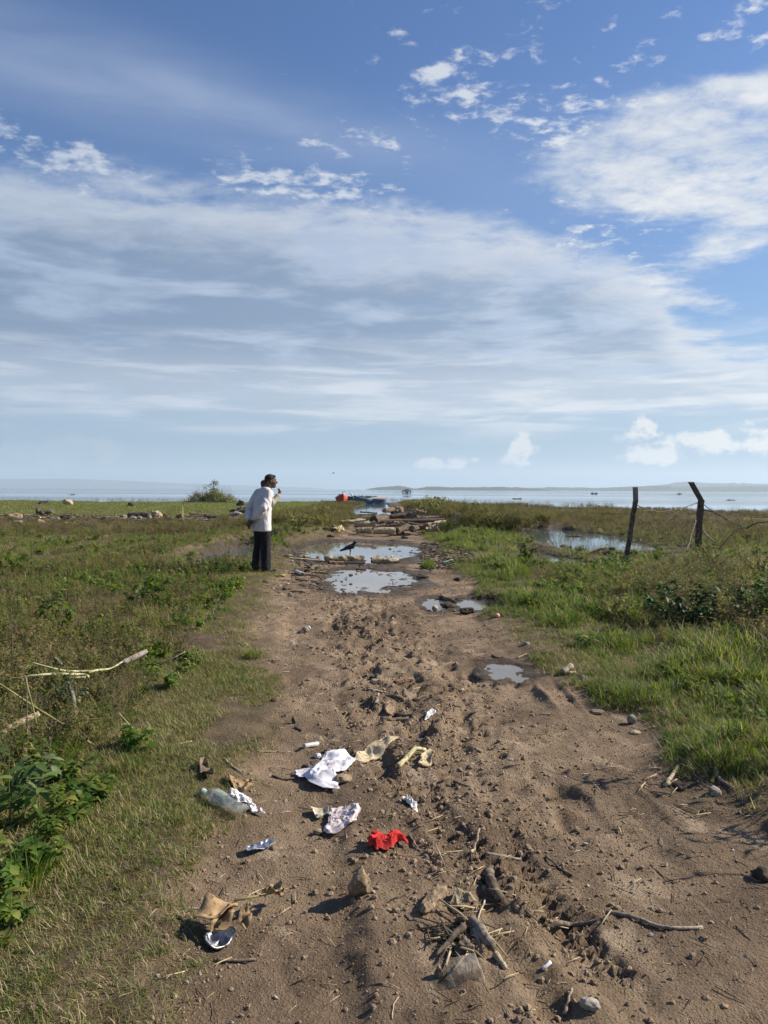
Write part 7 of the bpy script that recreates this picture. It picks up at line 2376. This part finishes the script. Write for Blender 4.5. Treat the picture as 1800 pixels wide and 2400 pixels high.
def man_one():
    g = G(614, 1344, -0.01); g.z = gz(g.x, g.y)
    face = R(38)                                   # facing right and away
    root = empty('person', g, (0, 0, face - math.pi / 2))
    hy = -R(24)
    hc = (0.015, 0.165, 1.545)
    sr, sl = (0.185, 0.035, 1.345), (-0.185, 0.030, 1.345)
    er, el_ = (0.265, -0.115, 1.09), (-0.275, -0.10, 1.08)
    wr, wl = (0.055, -0.215, 0.875), (-0.045, -0.225, 0.850)
    skin = head_prims(hc, hy) + [('cap', (0, 0.06, 1.38), (0.012, 0.135, 1.50), 0.060, 0.054), ('ell', (0, 0.03, 1.22), (0.14, 0.08, 0.15)), ('ell', (0, 0.0, 0.98), (0.13, 0.09, 0.17)),
        ('cap', sr, er, 0.045, 0.036), ('cap', er, wr, 0.036, 0.025), ('cap', sl, el_, 0.045, 0.036), ('cap', el_, wl, 0.036, 0.025),
        ('cap', (0.15, 0.035, 1.33), (-0.15, 0.035, 1.33), 0.042, 0.042),
        ('cap', (0.085, 0, 0.88), (0.09, 0.01, 0.48), 0.075, 0.050), ('cap', (0.09, 0.01, 0.48), (0.09, -0.02, 0.09), 0.048, 0.034),
        ('cap', (-0.085, 0, 0.88), (-0.09, 0.01, 0.48), 0.075, 0.050), ('cap', (-0.09, 0.01, 0.48), (-0.09, -0.02, 0.09), 0.048, 0.034),
        ('cap', (0.09, -0.04, 0.045), (0.105, 0.13, 0.030), 0.036, 0.030), ('cap', (-0.09, -0.04, 0.045), (-0.105, 0.13, 0.030), 0.036, 0.030)]
    skin += hand_prims(wr, (-0.75, -0.20, -0.62), (-0.3, 0.5, -0.6), 1.0, 1.0) + hand_prims(wl, (0.35, -0.35, -0.85), (0.6, 0.6, 0.1), 1.0, 0.9)
    put(body_union(skin, 0.0075, 2), 'body', M_SKIN, root)
    # shirt
    sh = [('loft', [(0.70, 0.196, 0.146, 0, -0.012), (0.80, 0.192, 0.146, 0, -0.012), (0.92, 0.182, 0.138, 0, -0.002), (1.03, 0.178, 0.134, 0, 0.006), (1.14, 0.184, 0.134, 0, 0.015), (1.24, 0.184, 0.126, 0, 0.024), (1.32, 0.168, 0.108, 0, 0.036), (1.385, 0.11, 0.082, 0, 0.05), (1.42, 0.062, 0.062, 0, 0.07)])]
    sh += [('cap', (0.13, 0.035, 1.355), (-0.13, 0.035, 1.355), 0.062, 0.062), ('cap', sr, er, 0.066, 0.060), ('cap', er, (0.09, -0.195, 0.915), 0.058, 0.046), ('cap', sl, el_, 0.066, 0.060), ('cap', el_, (-0.09, -0.215, 0.90), 0.058, 0.046)]
    me_ = crease(body_union(sh, 0.010, 2), 0.017, 11.0, 4)
    so = put(me_, 'shirt', M_SHIRT, root)
    mb = MB()
    ring = [(0.068 * math.cos(a), 0.075 + 0.066 * math.sin(a), 1.425 + 0.012 * math.sin(a) * -1) for a in [2 * math.pi * k / 18 for k in range(19)]]
    mb.tube(ring, [0.016] * 19, 7); mb.build('collar', M_SHIRT, so)
    mb = MB(); mb.box((0.09, 0.148, 1.18), (0.10, 0.012, 0.12)); mb.build('breast_pocket', M_SHIRT, so)
    # trousers
    tr = [('ell', (0, -0.01, 0.86), (0.165, 0.125, 0.13)), ('ell', (0, -0.05, 0.84), (0.14, 0.10, 0.11))]
    for s in (-1, 1):
        tr += [('cap', (s * 0.082, -0.005, 0.84), (s * 0.096, 0.005 + s * 0.015, 0.48), 0.100, 0.080), ('cap', (s * 0.096, 0.005 + s * 0.015, 0.48), (s * 0.108, -0.015 + s * 0.03, 0.09), 0.080, 0.082)]
    me_ = crease(body_union(tr, 0.010, 3), 0.011, 10.0, 9, 0.22)
    for vv in me_.vertices:
        if vv.co.z < 0.045: vv.co.z = 0.045
    put(me_, 'trousers', M_TROUS, root)
    for s in (-1, 1):
        put(body_union([('cap', (s * 0.108, -0.045 + s * 0.03, 0.040), (s * 0.12, 0.14 + s * 0.03, 0.030), 0.044, 0.038), ('ell', (s * 0.115, 0.05 + s * 0.03, 0.016), (0.05, 0.14, 0.018))], 0.009, 3), 'shoe', M_SHOE, root)
    # hair: a cap over crown, back and sides
    M_ = Matrix.Rotation(hy, 3, 'Z')
    def q(x, y, z): return tuple(Vector(hc) + M_ @ Vector((x, y, z)))
    put(body_union([('ell', q(0, -0.020, 0.052), (0.081, 0.094, 0.076), (0, 0, hy)), ('ell', q(0, -0.050, 0.005), (0.078, 0.062, 0.075), (0, 0, hy)), ('ell', q(0, 0.040, 0.085), (0.058, 0.045, 0.030), (0, 0, hy))], 0.007, 2), 'hair', M_HAIR, root)
    put(body_union([('ell', q(0.071, 0.022, 0.0), (0.010, 0.016, 0.034), (0, 0, hy)), ('ell', q(-0.071, 0.022, 0.0), (0.010, 0.016, 0.034), (0, 0, hy)), ('ell', q(0.066, -0.052, -0.02), (0.016, 0.03, 0.035), (0, 0, hy)), ('ell', q(-0.066, -0.052, -0.02), (0.016, 0.03, 0.035), (0, 0, hy))], 0.005, 2), 'grey_sideburns', M_HAIRG, root)
    tag(root, 'man in a white shirt standing with hands clasped behind his back', 'person')


def man_two():
    g = G(612, 1326, -0.01); g.z = gz(g.x, g.y)
    root = empty('person', g, (0, 0, R(15) - math.pi / 2))
    hc = (0.04, 0.10, 1.505)
    sr, sl = (0.175, 0.02, 1.29), (-0.175, 0.02, 1.29)
    er, wr = (0.20, 0.19, 1.19), (0.11, 0.32, 1.34)
    el_, wl = (-0.23, -0.02, 1.03), (-0.22, 0.06, 0.80)
    skin = head_prims(hc, R(4)) + [('cap', (0.01, 0.03, 1.33), (0.035, 0.08, 1.45), 0.058, 0.052), ('ell', (0, 0, 1.2), (0.15, 0.09, 0.17)), ('ell', (0, 0, 0.95), (0.13, 0.09, 0.17)),
        ('cap', sr, er, 0.043, 0.034), ('cap', er, wr, 0.034, 0.025), ('cap', sl, el_, 0.043, 0.034), ('cap', el_, wl, 0.034, 0.025), ('cap', (0.15, 0.02, 1.28), (-0.15, 0.02, 1.28), 0.05, 0.05)]
    for s in (-1, 1):
        skin += [('cap', (s * 0.085, 0, 0.84), (s * 0.09, 0.01, 0.46), 0.072, 0.048), ('cap', (s * 0.09, 0.01, 0.46), (s * 0.09, -0.02, 0.08), 0.046, 0.034), ('cap', (s * 0.09, -0.04, 0.045), (s * 0.10, 0.13, 0.030), 0.036, 0.030)]
    skin += hand_prims(wr, (-0.35, 0.30, 0.75), (-0.3, -0.8, 0.0), 1.0, 1.5) + hand_prims(wl, (0, 0.1, -1), (0, 0.8, 0), 1.0, 0.6)
    put(body_union(skin, 0.0085, 2), 'body', M_SKIN, root)
    sh = [('loft', [(0.68, 0.18, 0.135, 0, 0), (0.80, 0.176, 0.132, 0, 0), (0.95, 0.17, 0.126, 0, 0), (1.08, 0.174, 0.126, 0, 0), (1.20, 0.172, 0.115, 0, 0.01), (1.29, 0.14, 0.09, 0, 0.015), (1.35, 0.06, 0.06, 0.01, 0.015)])]
    sh += [('cap', (0.12, 0.02, 1.295), (-0.12, 0.02, 1.295), 0.06, 0.06), ('cap', sr, er, 0.062, 0.056), ('cap', er, (0.125, 0.298, 1.31), 0.055, 0.048), ('cap', sl, el_, 0.062, 0.056), ('cap', el_, (-0.225, 0.04, 0.86), 0.054, 0.046)]
    put(crease(body_union(sh, 0.012, 4), 0.009, 9.0, 14), 'shirt', M_BEIGE, root)
    tr = [('ell', (0, 0, 0.83), (0.155, 0.115, 0.13))]
    for s in (-1, 1):
        tr += [('cap', (s * 0.082, 0, 0.82), (s * 0.088, 0.005, 0.46), 0.098, 0.082), ('cap', (s * 0.088, 0.005, 0.46), (s * 0.09, -0.01, 0.10), 0.082, 0.076)]
    put(crease(body_union(tr, 0.012, 3), 0.006, 10.0, 19, 0.22), 'trousers', M_TROUS, root)
    for s in (-1, 1):
        put(body_union([('cap', (s * 0.09, -0.045, 0.040), (s * 0.10, 0.14, 0.030), 0.044, 0.038), ('ell', (s * 0.095, 0.05, 0.016), (0.05, 0.14, 0.018))], 0.010, 2), 'shoe', M_SHOE, root)
    q = Vector(hc)
    put(body_union([('ell', tuple(q + Vector((0, -0.022, 0.045))), (0.082, 0.096, 0.074)), ('ell', tuple(q + Vector((0, -0.05, 0.0))), (0.078, 0.06, 0.07))], 0.008, 2), 'hair', mat('reddish_brown_hair', (0.055, 0.018, 0.012), (0.10, 0.036, 0.024), 40, 0.7, 0.4, 100), root)
    tag(root, 'man in a beige shirt raising one hand, mostly hidden by the other man', 'person')


man_one()
man_two()

for lab, px, py, wpx, men, sd_ in ((('fishing boat with two figures left of the leaning post', 'the boat left of the leaning post'), 1393, 1158, 17, 2, 1), (('fishing boat with one figure between the fence posts', 'the boat between the posts'), 1592, 1158.5, 12, 1, 2),
                                   (('low dark boat drifting beyond the right marsh', ''), 1212, 1170, 21, 0, 3), (('tiny boat far out above the red boat', ''), 807, 1151.5, 6, 0, 4), (('small empty boat low on the lake between hut and red boat', ''), 845, 1163, 13, 0, 5),
                                   (('dark speck of a boat left of the hut', ''), 890, 1154.5, 4, 0, 6)):
    far_boat(lab, px, py, wpx, men, sd_)


def weed_raft(label, px, py, wpx, seed):
    hz_ = 1147 + (px - 900) * 0.0056
    Yb = (CAM_H - LAKE_Z) * 1700 / max(3.0, py - hz_)
    c = P(px, py, Yb); k = Yb / 1700
    mb = MB(); rng = random.Random(seed)
    w = wpx * k / 2
    for _ in range(90):
        x = rng.gauss(0, 0.4) * w
        leafcard(mb, Vector((x, rng.gauss(0, 0.5), 0.0)), Vector((rng.gauss(0, 1), rng.gauss(0, 1), rng.uniform(0.0, 1.0))), 0.25 * rng.uniform(0.5, 1.4), 0.16)
    tag(mb.build('water_weed', M_WEED, loc=(c.x, Yb, LAKE_Z)), label, 'water weed')
weed_raft('raft of floating weed above the blue boat', 877, 1164, 18, 3)
weed_raft('raft of floating weed at the far right of the lake', 1712, 1173, 21, 4)
weed_raft('small raft of floating weed on the left of the lake', 170, 1159.5, 8, 5)

# a fallen log at the right marsh edge
log_at('log', 'dark log at the right edge of the flooded marsh', 'log', CF(1525, 420), CF(1690, 420), 4, M_BARK, None, crag=0.1)
log_at('log', 'thin dark log lying in the marsh pond', 'log', (1330, 1309), (1363, 1310), 3, M_BARK, None, crag=0.1)
rock_at('driftwood', 'pale chunk of driftwood in the reddish marsh weeds', 'driftwood', 1192, 1276, 14, 8, M_PALEWOOD, rough=0.5)
rock_at('driftwood', 'brown tussock of driftwood in the marsh pond', 'driftwood', 1288, 1264, 24, 7, M_BARK, rough=0.5)

# ------------------------------------------------------------------ birds
M_CROW = mat('black_feathers', (0.008, 0.008, 0.010), (0.02, 0.02, 0.024), 30, 0.5, 0.3, 90)
M_EGRET = mat('white_feathers', (0.70, 0.70, 0.70), (0.82, 0.82, 0.82), 20, 0.8, 0.1, 60)
def crow():
    c = P(818, 1291, 16.4)
    g = Vector((c.x, 16.9, PUDDLES[0]['lvl'] - 0.01))
    root = empty('crow', g, (0, 0, R(-12)))
    put(body_union([('cap', (-0.10, 0, 0.165), (0.05, 0, 0.215), 0.045, 0.066), ('cap', (0.05, 0, 0.22), (0.105, 0, 0.285), 0.056, 0.036), ('ell', (0.118, 0, 0.312), (0.040, 0.034, 0.034)), ('cap', (0.14, 0, 0.312), (0.195, 0, 0.300), 0.014, 0.004), ('cap', (-0.09, 0, 0.16), (-0.23, 0, 0.105), 0.040, 0.022)], 0.008, 2), 'body', M_CROW, root)
    for s in (-1, 1):
        put(body_union([('cap', (0.03, s * 0.058, 0.225), (-0.17, s * 0.032, 0.135), 0.030, 0.010)], 0.007, 2), 'wing', M_CROW, root)
        mb = MB(); mb.tube([(0.0, s * 0.03, 0.15), (0.012, s * 0.03, 0.08), (-0.005, s * 0.03, 0.0), (0.05, s * 0.03, 0.0)], [0.012, 0.006, 0.005, 0.004], 6); mb.build('leg', M_CROW, root)
    tag(root, 'black crow standing at the rim of the far puddle', 'crow')
crow()


def egret(label, px, py, hpx, s=1):
    g = G(px, py, -0.1); g.z = gz(g.x, g.y)
    k = g.y / 1700 * hpx
    root = empty('egret', g)
    put(body_union([('cap', (-0.35 * k * s, 0, 0.42 * k), (0.15 * k * s, 0, 0.58 * k), 0.10 * k, 0.17 * k), ('cap', (0.2 * k * s, 0, 0.6 * k), (0.32 * k * s, 0, 0.95 * k), 0.09 * k, 0.06 * k), ('cap', (0.34 * k * s, 0, 0.97 * k), (0.6 * k * s, 0, 0.93 * k), 0.05 * k, 0.015 * k)], 0.03 * k, 2), 'body', M_EGRET, root)
    for y_ in (-0.05, 0.05):
        mb = MB(); mb.tube([(0.02 * k, y_ * k, 0.4 * k), (0.0, y_ * k, 0.0)], 0.02 * k, 5); mb.build('leg', M_DARKP, root)
    tag(root, label, 'egret')
egret('white egret on the turf at the left edge', 9, 1191.5, 7)
egret('tiny white egret in the grass right of the man', 688, 1196, 6, -1)


def flyer():
    c = P(782, 1109, 140)
    root = empty('flying_bird', c, (R(10), R(-12), R(20)))
    put(body_union([('cap', (-0.16, 0, 0), (0.14, 0, 0.02), 0.035, 0.055), ('ell', (0.19, 0, 0.03), (0.045, 0.035, 0.035)), ('cap', (-0.16, 0, 0), (-0.32, 0, -0.02), 0.04, 0.02)], 0.012, 2), 'body', M_CROW, root)
    for s in (-1, 1):
        mb = MB()
        v = []; f = []
        for i in range(6):
            t = i / 5
            for j, xx in enumerate((0.09 - 0.05 * t * t, -0.08 - 0.02 * math.sin(t * 3) - 0.05 * t)):
                v.append((xx * (1 - 0.55 * t ** 3), s * (0.04 + 0.42 * t), 0.03 + 0.20 * t - 0.16 * t * t))
        for i in range(5):
            f.append((2 * i, 2 * i + 1, 2 * i + 3, 2 * i + 2))
        mb.add(v, f); w = mb.build('wing', M_CROW, root)
        sm = w.modifiers.new('thickness', 'SOLIDIFY'); sm.thickness = 0.012
    tag(root, 'dark bird flying low in the sky above the boats', 'bird')
flyer()
